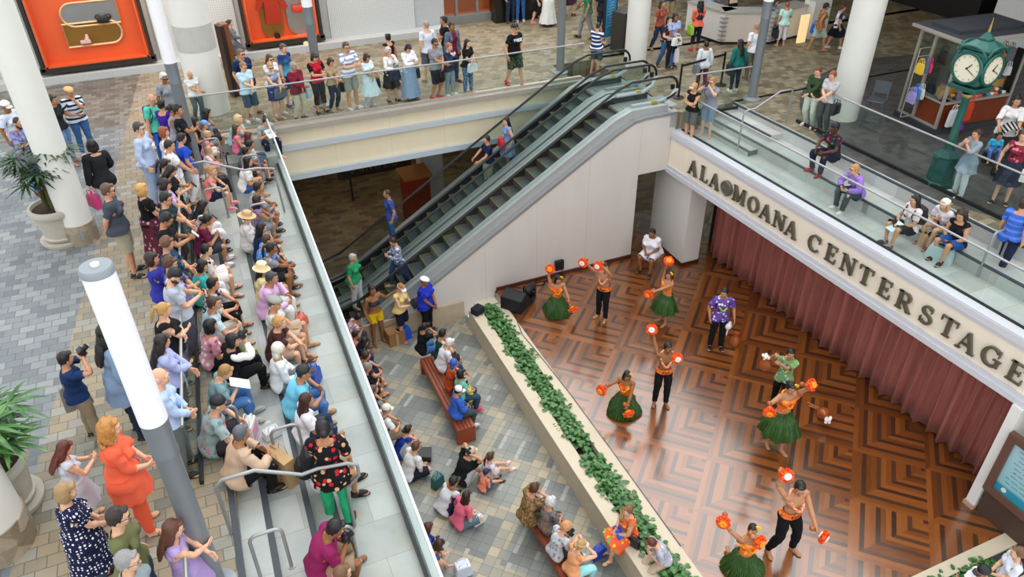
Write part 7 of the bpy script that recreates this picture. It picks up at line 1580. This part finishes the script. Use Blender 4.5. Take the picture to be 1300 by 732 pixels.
937,-34|W|stand.clasp|-95|f|bob 1a1512|aloha:7cb0dc*f*b4d4ee*5c90c4|trousers:1d2434|shoe:222|b||attendant in light blue print shirt behind the small cream notice
986,-2|4.80,.50|sit.lap|-60|f|long 15110f|aloha:7cb0dc*f*b4d4ee*5c90c4|trousers:1d2434|shoe:222|c||long-haired attendant in light blue print shirt beside the mint-topped woman
'''
# people whose heads are above the frame: placed by their feet
FEET='''
648,29|stand.down|-80|m|short 332|polo:8a94a8|jeans:26344e|shoe:222|b||person in dark jeans and grey top at the top edge, left of the orange shirt
660,27|stand.down|80|m|short 332|tee:e85a24|jeans:3a64a0|shoe:eee|b||person in orange top and blue jeans at the top edge
676,24|walk.swing|0|f|short 332|tee:d8d0cc|shorts:c4c0c4|shoe:c9b|a||person in pale shorts walking at the top edge
684.5,32|walk.down|-30|f|long 332|tee:202024|skirt:17171b|shoe:e88|a||woman in black skirt at the top edge
696,32|stand.down|70|f|long 332|maxidress:e0e4e0||shoe:222|b||woman in long white dress at the top edge
720,22|walk.down|10|f|long 332|tee:c88a88|skirt:4a2c3c|shoe:533|a|hold=bag/3a2024/brown handbag at the top edge right of the white dress|woman in dark plum skirt right of the white dress
743,50|walk.bag|150|m|short 332|tee:3c7c5c|trousers:8c8a8e|shoe:17171a|c|hold=tablet/15151a/black folder under the arm of the man in green T-shirt|man in green T-shirt and grey trousers walking at the top
763,48|stand.down|-85|m|short 332|tee:2a3448|jeans:333c50|shoe:222|c||man in navy T-shirt behind the blue information sign
848,34|stand.down|-90|m|short 332|tee:26386c|shorts:a89a70|shoe:ccc|b||man in navy T-shirt and khaki shorts at the top edge by the column
835,66|walk.down|-80|f|long 332|tee:a85a4c|jeans:34405c|sandal:643|b||person mostly hidden behind the escalator column
'''
for row in PEOPLE.strip().split('\n'): P(row)
def Pf(row):
    f=[x.strip() for x in row.split('|')]; fx,fy=[float(x) for x in f[0].split(',')]
    q=at(fx,fy,ZU); sc=1.02 if f[3]=='m' else .95; hx,hy=pix((q.x,q.y,ZU+1.70*sc))
    P('|'.join([f'{hx},{hy}','W']+f[1:]))
for row in FEET.strip().split('\n'): Pf(row)
# ---- riders on the escalators (feet on the steps at their place along the ramp)
def rider(px,py,yy,lift,pose,face,sex,hair,top,bottom,shoes,skn,ex,label):
    H=1.62 if sex=='f' else 1.70
    d=ray(px,py); k=yy/d[1]; zt=CAMH+d[2]*k; P('|'.join([f'{px},{py}',f'{zt-H*lift},0',pose,str(face),sex,hair,top,bottom,shoes,skn,f'sc={lift*(1.0 if sex=="m" else .96)};'+ex,label]))
rider(491,241,18.35,1.0,'stand.down',175,'m','buzz 3a302a','tee:3c4c94','jeans:34608c','shoe:333','c','','man in blue T-shirt and jeans riding the rear escalator')
rider(497.5,302,16.95,.96,'walk.phone',-175,'f','short 3a2018','long:8a94b4*p*e4e6f0*2c3458','jeans:2c4a74','sandal:ccb','b','hold=hip/23304c/teal and navy bag of the woman in checked shirt','woman in blue checked shirt on the front escalator')
rider(447,322,17.3,1.0,'stand.down',-40,'m','short b4b0ac','polo:2f9a64','trousers:e8e8ec','sandal:654','b','fat=1.3','grey-haired man in green polo and white trousers at the foot of the escalators')
rider(617.5,172,18.35,.95,'stand.push',180,'m','short 17120f','tee:1c2444','trousers:b8b89c','shoe:333','b','','boy in navy T-shirt and pale trousers on the rear escalator')
rider(643,149,18.35,.95,'stand.down',180,'f','long 15100f','dress:7c94c0','','shoe:a33','a','hold=front/d02c34/small red bag of the girl in denim dress','girl with long black hair in a denim-blue dress, highest on the rear escalator')
# ------------------------------------------------------------------ performers
def rattle(P,axis,label,face=None):
    """feather rattle: gourd ball, handle and a ring of orange feathers with pale heart"""
    t=thing('feather_rattle',P,0,label,'feather rattle','orange feather rattles of the dancers'); a=Vector(axis).normalized()
    t.rotation_mode='QUATERNION'; t.rotation_quaternion=a.to_track_quat('Z','Y')
    if 'rt' not in globals():
        rr=random.Random(3); g={}
        b=MB()
        for i in range(230):
            an=rr.uniform(0,2*PI); th=rr.uniform(-.5,.5); d=Vector((math.cos(an)*math.cos(th),math.sin(an)*math.cos(th),math.sin(th)*.8)); leafblade(b,Vector((0,0,.12))+d*.055,d,Vector((rr.uniform(-1,1),rr.uniform(-1,1),rr.uniform(-1,1))).normalized(),rr.uniform(.06,.088),.034,0)
        b.ell((0,0,.12),(.11,.11,.055)); tt=NT('orange_feathers'); f=tt.noise(tt.obj(),22,2); tt.ln(tt.ramp(f,[(.3,lin('d8340c')),(.5,lin('f4601a')),(.75,lin('ff9240'))]),tt.b.inputs['Base Color']); tt.b.inputs['Roughness'].default_value=.7; g['feathers']=b.mesh('feathers',tt.m,True)
        b=MB()
        for i in range(16):
            an=i*.4; b.ell((math.cos(an)*.036,math.sin(an)*.036,.12),(.034,.028,.016),None,8,6)
        g['white_heart']=b.mesh('heart',plain('pale_feather','f6e4dc',.8),True)
        g['gold_heart']=g['white_heart'].copy(); g['gold_heart'].materials.clear(); g['gold_heart'].materials.append(plain('gold_feather','ff9a18',.8))
        g['handle']=MB().cone((0,0,-.06),(0,0,.08),.013,.013,10).mesh('handle',plain('rattle_handle','a8743c',.5),True)
        g['gourd']=MB().ell((0,0,-.10),(.05,.05,.052)).mesh('gourd',GRD,True); globals()['rt']=g
    link('feathers',rt['feathers'],t); [setattr(link('feather_heart',rt['white_heart' if face=='m' else 'gold_heart'],t),'location',(0,0,zz)) for zz in (.062,-.062)]; link('handle',rt['handle'],t); link('gourd',rt['gourd'],t)
    return t
def screen_arm(S,bz,root,rz,sc,px,py,shoulder,reach=.5):
    """wrist target in the body frame for a hand seen at the pixel, at arm's length from the shoulder"""
    M=Matrix.Translation(root)@Matrix.Rotation(rz,4,'Z')@Matrix.Scale(sc,4)@Matrix.Translation((0,0,-bz)); Sh=M@Vector(shoulder); C0=Vector((0,0,CAMH)); d=Vector(ray(px,py)).normalized()
    t=(Sh-C0).dot(d); near=C0+d*t; off=(near-Sh).length; L=.51*sc
    if off<L: t-=math.sqrt(L*L-off*off)*.9
    w=C0+d*t
    return M.inverted()@w
def dancer(px,py,pose,face,sex,hair,top,bottom,skn,extra,label,handL=None,handR=None,axL=None,axR=None,labL='',labR='',foot=None,z=0,fat=1.0,pinch=1,hm='f'):
    """handL/handR = pixels of the hands; the arm pose follows them"""
    base=dict(pose); opt={'fat':fat}
    if foot: opt['f']=foot
    for it in range(3):
        p=dict(base); p.setdefault('hL',(.25,-.05,0)); p.setdefault('hR',(-.25,-.05,0)); p.setdefault('head',(5,0))
        if it:
            for k,h in (('L',handL),('R',handR)):
                if h:
                    sh=S[1]['ua'+k]; w=screen_arm(S,bz,Vector(r),R(face+90),sc,h[0],h[1],sh.tolist(),.5)
                    p['h'+k]=tuple(np.array(w)-np.array([0,0,.92])); p['c'+k]=70
        r,S,sc,ft,fem,kid,bz=place(px,py,(z,0),None,face,sex,opt,(p,pose.get('b','stand')))
    o=build_person(tuple(r),face,S,sc,ft,fem,kid,hair[0],hair[1],top,bottom,None,skn,extra,label,bz)
    M=Matrix.Translation(o.location)@Matrix.Rotation(R(face+90),4,'Z')@Matrix.Scale(sc,4)@Matrix.Translation((0,0,-bz))
    for k,h,ax,lb in (('L',handL,axL,labL),('R',handR,axR,labR)):
        if h and lb:
            s=1 if k=='L' else -1
            hp=M@Vector((S[1]['ha'+k]+S[0]['ha'+k]@(AD*np.array([s,1,1])*.07)).tolist()); rattle(hp,ax or (0,-.3,1),lb,hm)
    return o,S,M
STD=dict(fL=(.12,-.02,-.835),fR=(-.12,.02,-.835),b='stand')
KNE=dict(fL=(.16,.30,-.34),fR=(-.14,.32,-.34),kL=(.5,-1,-.3),kR=(-.5,-1,-.3),rL=70,rR=70,b='kneel',sp=(4,0,0))
WIDE=dict(fL=(.20,-.04,-.81),fR=(-.20,.05,-.80),b='stand',sp=(2,0,0))
LEI='lei:f0a818/e87818'; LEIM='lei:f4c8a8/e87040'
VIEW=-100
def kneelskirt(o,label=None,open_=0):
    """the ti-leaf skirt spread on the floor round a kneeling dancer"""
    m=MB(); rr=random.Random(11); n=90; g=[]
    for i,(r_,z_) in enumerate(((.135,.52),(.165,.47),(.225,.36),(.295,.23),(.36,.10),(.40,.012))):
        g.append([m.b.verts.new((math.cos(2*PI*k/n)*r_*(1+.05*(-1)**k*(i>1))*(1.0+.12*math.sin(2*PI*k/n*3+1)*(i>3)),-.06*(i>2)+.02+math.sin(2*PI*k/n)*r_*1.05*(1+.05*(-1)**k*(i>1)),max(.008,z_+(.03*rr.random() if i>3 else 0)))) for k in range(n)])
    for A,B in zip(g,g[1:]):
        for k in range(n): m.b.faces.new((A[k],A[(k+1)%n],B[(k+1)%n],B[k]))
    me=m.mesh('leaf_skirt',leafmat(),True); a=me.attributes.new('rest','FLOAT_VECTOR','POINT'); a.data.foreach_set('vector',[c for v in me.vertices for c in v.co])
    link('leaf_skirt',me,o)
# 1 kneeling by the wall
o,S,M=dancer(709,350,dict(KNE,head=(14,18)),-110,'f',('long','120e10'),'top:ec7a24*f*e8481c*f8b850',None,'c',[LEI,'flower:f4c020'],'kneeling dancer in green leaf skirt nearest the white wall',(724,386),(699,342),(.2,-.5,-.6),(-.5,-.6,.2),'orange feather rattle lowered by the kneeling dancer nearest the wall','orange feather rattle raised by the kneeling dancer nearest the wall'); kneelskirt(o)
# 2 man by the wall, arms raised to one side
dancer(769,334,dict(STD,head=(-6,40)),-150,'m',('short','17120f'),'sash:e8722c*f*f4a860*d84c18','trousers:17181c','c',[LEIM],'bare-chested male dancer near the wall with both arms to one side',(765,338),(744,333),(-.9,-.5,.1),(-.8,-.6,.1),'orange feather rattle in front of the face of the dancer near the wall','orange feather rattle farthest from the body of the dancer near the wall',foot='763,404',hm='m')
# 3 long-haired standing dancer at the back
dancer(850,344,dict(STD,head=(4,25)),-175,'f',('curlylong','2c1a14'),'top:ec8434*f*f0b050*e05c20','leafskirt:x','c',[LEI,'flower:f4c020'],'standing dancer with very long curly hair and leaf skirt at the back of the stage',(819,374),(847,335),(-.9,-.4,-.1),(-.2,-.6,.8),'orange feather rattle held low and sideways by the long-haired dancer','orange feather rattle held high by the long-haired dancer',foot='838,409')
# 4 man at the middle
dancer(849,436,dict(STD,head=(6,20)),-115,'m',('short','15110f'),'sash:e8722c*f*f4a860*d84c18','trousers:16171b','d',[LEIM],'bare-chested male dancer at mid-stage stretching one arm high',(858,452),(828,418),(-.2,-1,.1),(-.6,-.8,.4),'orange feather rattle held at the chest of the mid-stage dancer','orange feather rattle lifted high by the mid-stage dancer',foot='836,513',hm='m')
# 5 kneeling at the middle
o,S,M=dancer(797,472,dict(KNE,head=(16,30)),-140,'f',('long','120e10'),'top:ec7a24*f*e8481c*f8b850',None,'d',[LEI,'flower:f4c020'],'kneeling dancer in green leaf skirt at mid-stage',(795,521),(769,491),(.1,-.5,-.6),(-.9,-.4,.0),'orange feather rattle lowered to the floor by the mid-stage kneeling dancer','orange feather rattle held out sideways by the mid-stage kneeling dancer'); kneelskirt(o)
# 6 standing dancer, arms apart
dancer(1006,486,dict(WIDE,fL=(.04,-.16,-.82),fR=(-.12,.10,-.82),head=(12,-6)),-100,'f',('lowbun','15110f'),'top:ec7a34*f*f0a050*e05a28','leafskirt:x','c',[LEI,'flower:f4c020'],'standing dancer in short leaf skirt with arms apart by the lying gourd',(1024,489),(977,516),(.2,-.8,.5),(-.6,-.8,-.2),'orange feather rattle raised beside the curtain by the arms-apart dancer','orange feather rattle held low by the arms-apart dancer',foot='998,573')
# 7 man in front, arms apart
dancer(1018,613,dict(WIDE,head=(14,-28)),-95,'m',('short','15110f'),'sash:e8722c*f*f4a860*d84c18','trousers:131418','c',[LEIM],'bare-chested male dancer at the front with both arms spread wide',(1038,676),(993,603),(.4,-.9,-.2),(-.3,-.9,.4),'orange feather rattle lowered by the front male dancer','orange feather rattle raised by the front male dancer',foot='987,700',hm='m')
# 8 kneeling in front
o,S,M=dancer(957,668,dict(KNE,head=(-8,-20),pel=0,sp=(-4,0,6)),-100,'f',('lowbun','120e10'),'top:ec7a24*f*f0a050*f8b850',None,'c',[LEI,'flower:f4d020'],'kneeling dancer in green leaf skirt at the front of the stage',(958,684),(921,661),(.1,-1,.1),(-.7,-.7,.2),'orange feather rattle hiding the face of the front kneeling dancer','orange feather rattle reached out by the front kneeling dancer'); kneelskirt(o)
# musicians
def musician(px,py,face,pose,hair,top,extra,label,foot,hL=None,hR=None):
    o,S,M=dancer(px,py,pose,face,'m',hair,top,'trousers:15161c','c',extra,label,hL,hR,foot=foot)
    for i,bn in enumerate(('ftL','ftR')):
        c=link('shoe',rigmesh('shoe',plain('shoe','17171a',.4)),o); m=Matrix.Translation((0,0,o.get('bz',0)))@(M.inverted()@Matrix.Identity(4)); 
        MM=Matrix.Translation(o.location)@Matrix.Rotation(o.rotation_euler[2],4,'Z')@Matrix.Scale(o.scale[0],4)
        L=MM.inverted()@M@bone_matrix(bn,S)
        if i: L=L@Matrix.Translation((-.238,0,0))
        c.matrix_local=L
    return o,S,M
musician(921,366,-115,dict(STD,head=(10,-30),hL=(.30,-.10,.02)),('short','120e10'),'aloha:6c50a8*f*e8e4f0*3c2c78',['lei:d8e080/4c8c3c'],'musician in purple aloha shirt with green flower garland','906,441')
q=at(925,414,.75); o=mob('cloth_wrapped_mallet',MB().ell((0,0,0),(.09,.07,.09),None,12,8).cone((0,0,0),(-.02,0,-.26),.02,.015,8).ell((.05,.03,.06),(.05,.04,.05),None,8,6),plain('white_cloth','eeeae4',.9),'white cloth-wrapped mallet hanging from the purple-shirt musician','mallet'); o.location=q
musician(1005,444,-150,dict(STD,head=(4,30),fL=(.12,-.18,-.80),fR=(-.14,.14,-.82)),('short','120e10'),'aloha:7ca868*f*c8b8e4*5c7c9c',['lei:d8e080/4c8c3c'],'musician in green and lilac shirt singing into a microphone with a gourd','978,516',(990,462),(985,450))
q=at(972,464,1.05); o=mob('gourd_drum',MB().lathe([(.02,0),(.10,.02),(.135,.10),(.125,.19),(.08,.27),(.07,.31),(.075,.37),(.065,.37)],(0,0,0),22),GRD,'gourd drum carried by the singing musician','drum','gourd drums on the stage'); o.location=(q.x,q.y,.95)
m=MB(); rr=random.Random(1)
for k in range(12): m.ell((-.06+rr.uniform(-.06,.06),rr.uniform(-.06,.06),.36+rr.uniform(-.03,.06)),rr.uniform(.025,.045),None,8,6)
m.go('white_cloth',plain('white_cloth','eeeae4',.9),o)
q=at(990,450,1.42); mob('microphone',MB().cone((0,0,0),(.09,.02,-.10),.012,.016,10).ell((0,0,0),(.026,.026,.03),None,12,8),BLACK,'black microphone at the mouth of the singing musician','microphone').location=q
# ------------------------------------------------------------------ pushchair with a child
q=at(1268,215,ZU); t=thing('pushchair',(q.x,q.y,ZU),R(-125+90),'pushchair with black-and-white striped hood by the clock','pushchair')
for sx in (1,-1):
    for sy,r_ in ((-.38,.10),(.32,.13)):
        m=MB(); m.lathe([(r_,-.02),(r_,.02)],(0,0,0),20); m._x(m.b.verts,Matrix.Translation((sx*.25,sy,r_))@Matrix.Rotation(PI/2,4,'Y')); m.go('wheel',RUBBER,t)
    MB().tube([(sx*.24,-.38,.1),(sx*.23,.05,.45),(sx*.22,.45,1.0)],.014,8).tube([(sx*.24,.32,.13),(sx*.23,-.1,.5),(sx*.21,-.35,.62)],.014,8).go('frame',DARKM,t)
MB().tube([(-.22,.45,1.0),(0,.49,1.03),(.22,.45,1.0)],.018,8).go('push_handle',RUBBER,t)
MB().box((0,-.08,.42),(.40,.40,.06),None,.02).box((0,.17,.68),(.40,.06,.52),Matrix.Rotation(-.25,3,'X')).box((0,-.34,.2),(.34,.18,.03)).go('seat',plain('pram_black','17181a',.7),t,None,False)
tt=NT('striped_hood'); p_=tt.sep(tt.obj()); an=tt.math('ARCTAN2',p_[2],p_[0]); tt.ln(tt.mix(tt.math('GREATER_THAN',tt.math('FRACT',tt.math('MULTIPLY',an,3.6)),.5),(.02,.02,.02),(.85,.85,.84)),tt.b.inputs['Base Color']); tt.b.inputs['Roughness'].default_value=.8
def hood(u,v): a=PI*u; r_=.30; return (r_*math.cos(a)*.85,.30*math.cos(PI*v*.5)-.12*0-.30*v*.0+.0 - .32*v,r_*math.sin(a)*(1-.15*v))
m=MB().grid(lambda u,v:(.26*math.cos(PI*u),.12-.34*v,.30*math.sin(PI*u)*(1-.12*v)),28,6); bmesh.ops.solidify(m.b,geom=m.b.faces[:],thickness=.012); m.go('hood',tt.m,t,(0,.06,.78))
pr='1271,168|4.78,.24|sit.lap|-125|m|short 1a1512|tee:3cb0d8|jeans:4a7cc0|sandal:333|c|kid=.8;sc=.58|small child in turquoise T-shirt sitting in the pushchair'
P(pr)
# ------------------------------------------------------------------ loose bags and bits among the crowd
def paperbag(px,py,z,w,h,d,rz,label,col='b8966a',tilt=0):
    q=at(px,py,z); b=MB(); b.box((0,0,h/2),(w,d,h)); o=mob('paper_bag',b,plain('kraft_paper',col,.8,0,.1),label,'bag',None,None,False); o.location=q; o.rotation_euler=(tilt,0,rz)
    for s in (1,-1): MB().tube([(-w*.2,s*d*.5,h),(-w*.15,s*d*.5,h+.09),(w*.15,s*d*.5,h+.09),(w*.2,s*d*.5,h)],.006,6).go('handle',plain('kraft_paper',col,.8,0,.1),o)
    m=MB(); rr=random.Random(2)
    for i in range(4):
        x=-w*.34
        while x<w*.28: L=rr.uniform(.02,.05); m.tube([(x+L*k/6,-d/2-.003,h*.72-i*.05+.008*math.sin(k*2+i)) for k in range(7)],.0025,4); x+=L+.012
    m.go('printed_script',plain('brown_ink','5a3c28',.7),o); return o
paperbag(361,607,ZM,.46,.48,.16,R(-62),'large kraft paper bag with brown script on the steps')
paperbag(349,604,ZM,.34,.40,.16,R(-55),'smaller kraft paper bag tucked behind the large one','9a784c')
q=at(236,596,ZU); b=MB(); b.box((0,0,.36),(.05,.40,.72)); mob('folded_board',b,plain('brown_card','8a6a44',.7),'brown board leaning in the railing gap by the front lamp post','board').location=q
bag('shopping_bag',at(321,556,ZM),R(70),.36,.34,.14,.10,'dfe4dc','white and pink shopping bag standing by the sandy-haired reader')
MB().box((0,-.072,.17),(.24,.004,.22)).go('pink_panel',plain('pink_print','d890b4',.6),[o for o in bpy.data.objects if o.name.startswith('shopping_bag')][0],None,False)
bag('plastic_bag',at(400,487,ZT),R(60),.34,.30,.16,.10,'2c4cb0','blue plastic bag on the terrace beside the turquoise polo man')
bag('plastic_bag',at(346,553,ZM),R(20),.26,.14,.16,.10,'e4eaec','crumpled white plastic bag beside the chestnut-haired woman')
bag('handbag',at(319,459,ZM),R(40),.30,.22,.14,.10,'a8c43c','lime patterned bag beside the woman in black vest')
bag('handbag',at(377,449,ZT),R(40),.30,.24,.16,.10,'202226','black bag at the feet of the blonde woman in brown')
bag('handbag',at(383,413,ZT),R(40),.28,.2,.14,.10,'e07060','coral bag between the pink shirt and the flat cap men')
bag('backpack',at(286,243,ZM),R(0),.32,.36,.2,.08,'16171a','black backpack on the step behind the pink-shoed child')
bag('backpack',at(548,580,ZP)+Vector((0,0,.08)),R(70),.34,.42,.16,.08,'1d1f24','black backpack lying beside the man in white T-shirt',tilt=R(-84))
bag('tote_bag',at(556,616,ZP),R(30),.30,.30,.16,.08,'2c6468','teal and white shopping tote beside the man in sunglasses')
bag('tote_bag',at(607,664,ZP),R(15),.24,.22,.12,.08,'eceae4','small white bag with black print in front of the pink T-shirt woman')
bag('plastic_bag',at(588,728,ZP),R(0),.34,.30,.2,.08,'d4dcec','blue and white plastic bag at the bottom by the coral skirt')
bag('shopping_bag',at(1190,331,ZT),R(-70),.52,.34,.2,.10,'b4cccc','large pale aqua shopping bag at the girls feet on the right terrace')
bag('paper_bag',at(1173,312,ZT),R(-10),.30,.30,.16,.08,'c9ab84','small kraft bag between the girls on the right terrace')
q=at(1085,262,ZT); mob('paper_cup',MB().lathe([(.03,0),(.042,.13),(.046,.132),(.046,.15),(.02,.155)],(0,0,0),18).cone((0,0,.15),(.03,0,.25),.005,.005,6),plain('cup_white','f0f0ee',.5),'white paper cup with straw by the purple-hoodie woman','cup').location=q
bag('tote_bag',at(760,706,ZP),R(10),.32,.26,.14,.08,'2048b8','royal blue bag on the paving by the peach-topped woman')
bag('handbag',at(804,692,.03),R(-60),.26,.2,.1,.08,'1d1d22','black bag beside the auburn-haired woman on the planter')
q=at(825,321,0); t=thing('low_stool',(q.x,q.y,0),0,'dark low stool under the heavy man in the doorway','stool'); MB().box((0,0,.42),(.42,.42,.05),None,.01).go('seat',plain('stool_dark','241c16',.6),t,None,False)
for sx in (1,-1):
    for sy in (1,-1): MB().cone((sx*.17,sy*.17,0),(sx*.15,sy*.15,.40),.018,.02,8).go('leg',DARKM,t)
BB=[o for o in bpy.data.objects if o.get('label','').startswith('bright blue shopping bag with white')][0]
for sd in (1,-1):
    w=MB()
    for ch,x in (('O',-.07),('4',.06)):
        g,wd=glyph(ch)
        for pts_,ws in g: stroke(w,pts_,ws,Matrix.Rotation(0 if sd>0 else PI,4,'Z')@Matrix.Translation((x,-.062,.08))@Matrix.Rotation(PI/2,4,'X')@Matrix.Diagonal((.12,.12,1,1)),.006,-.3)
    w.box((.0 if sd>0 else 0,-.065*sd,.085),(.03,.004,.03),.6); w.go('printed_letters',plain('white_print','f0f0f0',.7),BB,None,False)
# lettering on the T-shirt of the walker
TR=[o for o in bpy.data.objects if o.get('label','').startswith('man in black printed T-shirt, camo')][0]
w=MB(); x=-.15
for ch in 'TRIDE':
    g,wd=glyph(ch)
    for pts_,ws in g: stroke(w,pts_,[k*1.25 for k in ws] if hasattr(ws,'__len__') else ws*1.25,Matrix.Translation((x,-.168,1.235))@Matrix.Rotation(PI/2,4,'X')@Matrix.Diagonal((.085,.085,1,1)),.012,0)
    x+=.085*wd*.86
w.go('printed_letters',plain('white_print','f0f0f0',.7),TR,None,False)
struct('floor_side',quadbox(MB(),[(7.2,1.5),(13.5,1.5),(13.5,3.9),(7.2,3.9)],-.6,-.0),MARBR)
struct('trim_14b' if 0 else 'trim_16',MB().box((11.55,4.30,-.06),(.6,.5,.12)),plain('dark_slab','33383a',.5))
# ------------------------------------------------------------------ unseen slab added over the right side to block sky glare on the stage
struct('unseen_glare_blocker',MB().box((26,13,10.5),(17,34,.3)),plain('glare_blocker_beige','b9b4a8',.8))
# ------------------------------------------------------------------ light, camera
W=bpy.data.worlds.new('sky'); bpy.context.scene.world=W; W.use_nodes=True; nt=W.node_tree; bg=nt.nodes['Background']
sk=nt.nodes.new('ShaderNodeTexSky'); sk.sky_type='NISHITA' if hasattr(sk,'sun_disc') else sk.sky_type
sk.sun_disc=False; sk.sun_elevation=R(62); sk.sun_rotation=R(200); sk.air_density=1.2; sk.dust_density=3.0
mx=nt.nodes.new('ShaderNodeMix'); mx.data_type='RGBA'; mx.inputs[0].default_value=.78; mx.inputs[7].default_value=(5.2,5.3,5.3,1)
nt.links.new(sk.outputs[0],mx.inputs[6]); nt.links.new(mx.outputs[2],bg.inputs[0]); bg.inputs[1].default_value=.30
s=bpy.data.lights.new('sun','SUN'); s.energy=1.7; s.angle=R(54); s.color=(1,.97,.92); so=bpy.data.objects.new('sun',s); C.objects.link(so); q=at(850,650,0); so.rotation_euler=Vector((q.x,q.y,12.6)).to_track_quat('Z','Y').to_euler()
so['kind']='helper'
for i,(x,y,z,pw,col,sz) in enumerate(((0.2,24.6,ZU+4.6,110,(1,.75,.5),2.2),(4.2,24.8,ZU+4.6,60,(1,.75,.5),1.6),(10,27.2,ZU+4.2,140,(1,.7,.4),2.0),(3.5,23.0,2.85,26,(1,.85,.65),2.0),(7.5,24.0,2.85,26,(1,.85,.65),2.0))):  # display spots come first; the shop interior and corridor lights are added fill
    l=bpy.data.lights.new('shop_lamp','AREA'); l.energy=pw; l.color=col; l.size=sz; lo=bpy.data.objects.new('shop_lamp',l); C.objects.link(lo); lo.location=(x,y,z); lo.rotation_euler=(R(25) if i<2 else 0,0,0)
cam=bpy.data.cameras.new('camera'); co=bpy.data.objects.new('camera',cam); C.objects.link(co); cam.sensor_fit='HORIZONTAL'; cam.sensor_width=36; cam.lens=36*FOC/1300; cam.clip_end=300
co.matrix_world=Matrix(((RI[0],UP[0],-FW[0],0),(RI[1],UP[1],-FW[1],0),(RI[2],UP[2],-FW[2],CAMH),(0,0,0,1)))
sc=bpy.context.scene; sc.camera=co
sc.view_settings.view_transform='Standard'; sc.view_settings.look='None'; sc.view_settings.exposure=0; sc.view_settings.gamma=1; sc.view_settings.use_curve_mapping=False
sc.cycles.use_denoising=True; sc.cycles.max_bounces=6; sc.cycles.transparent_max_bounces=16
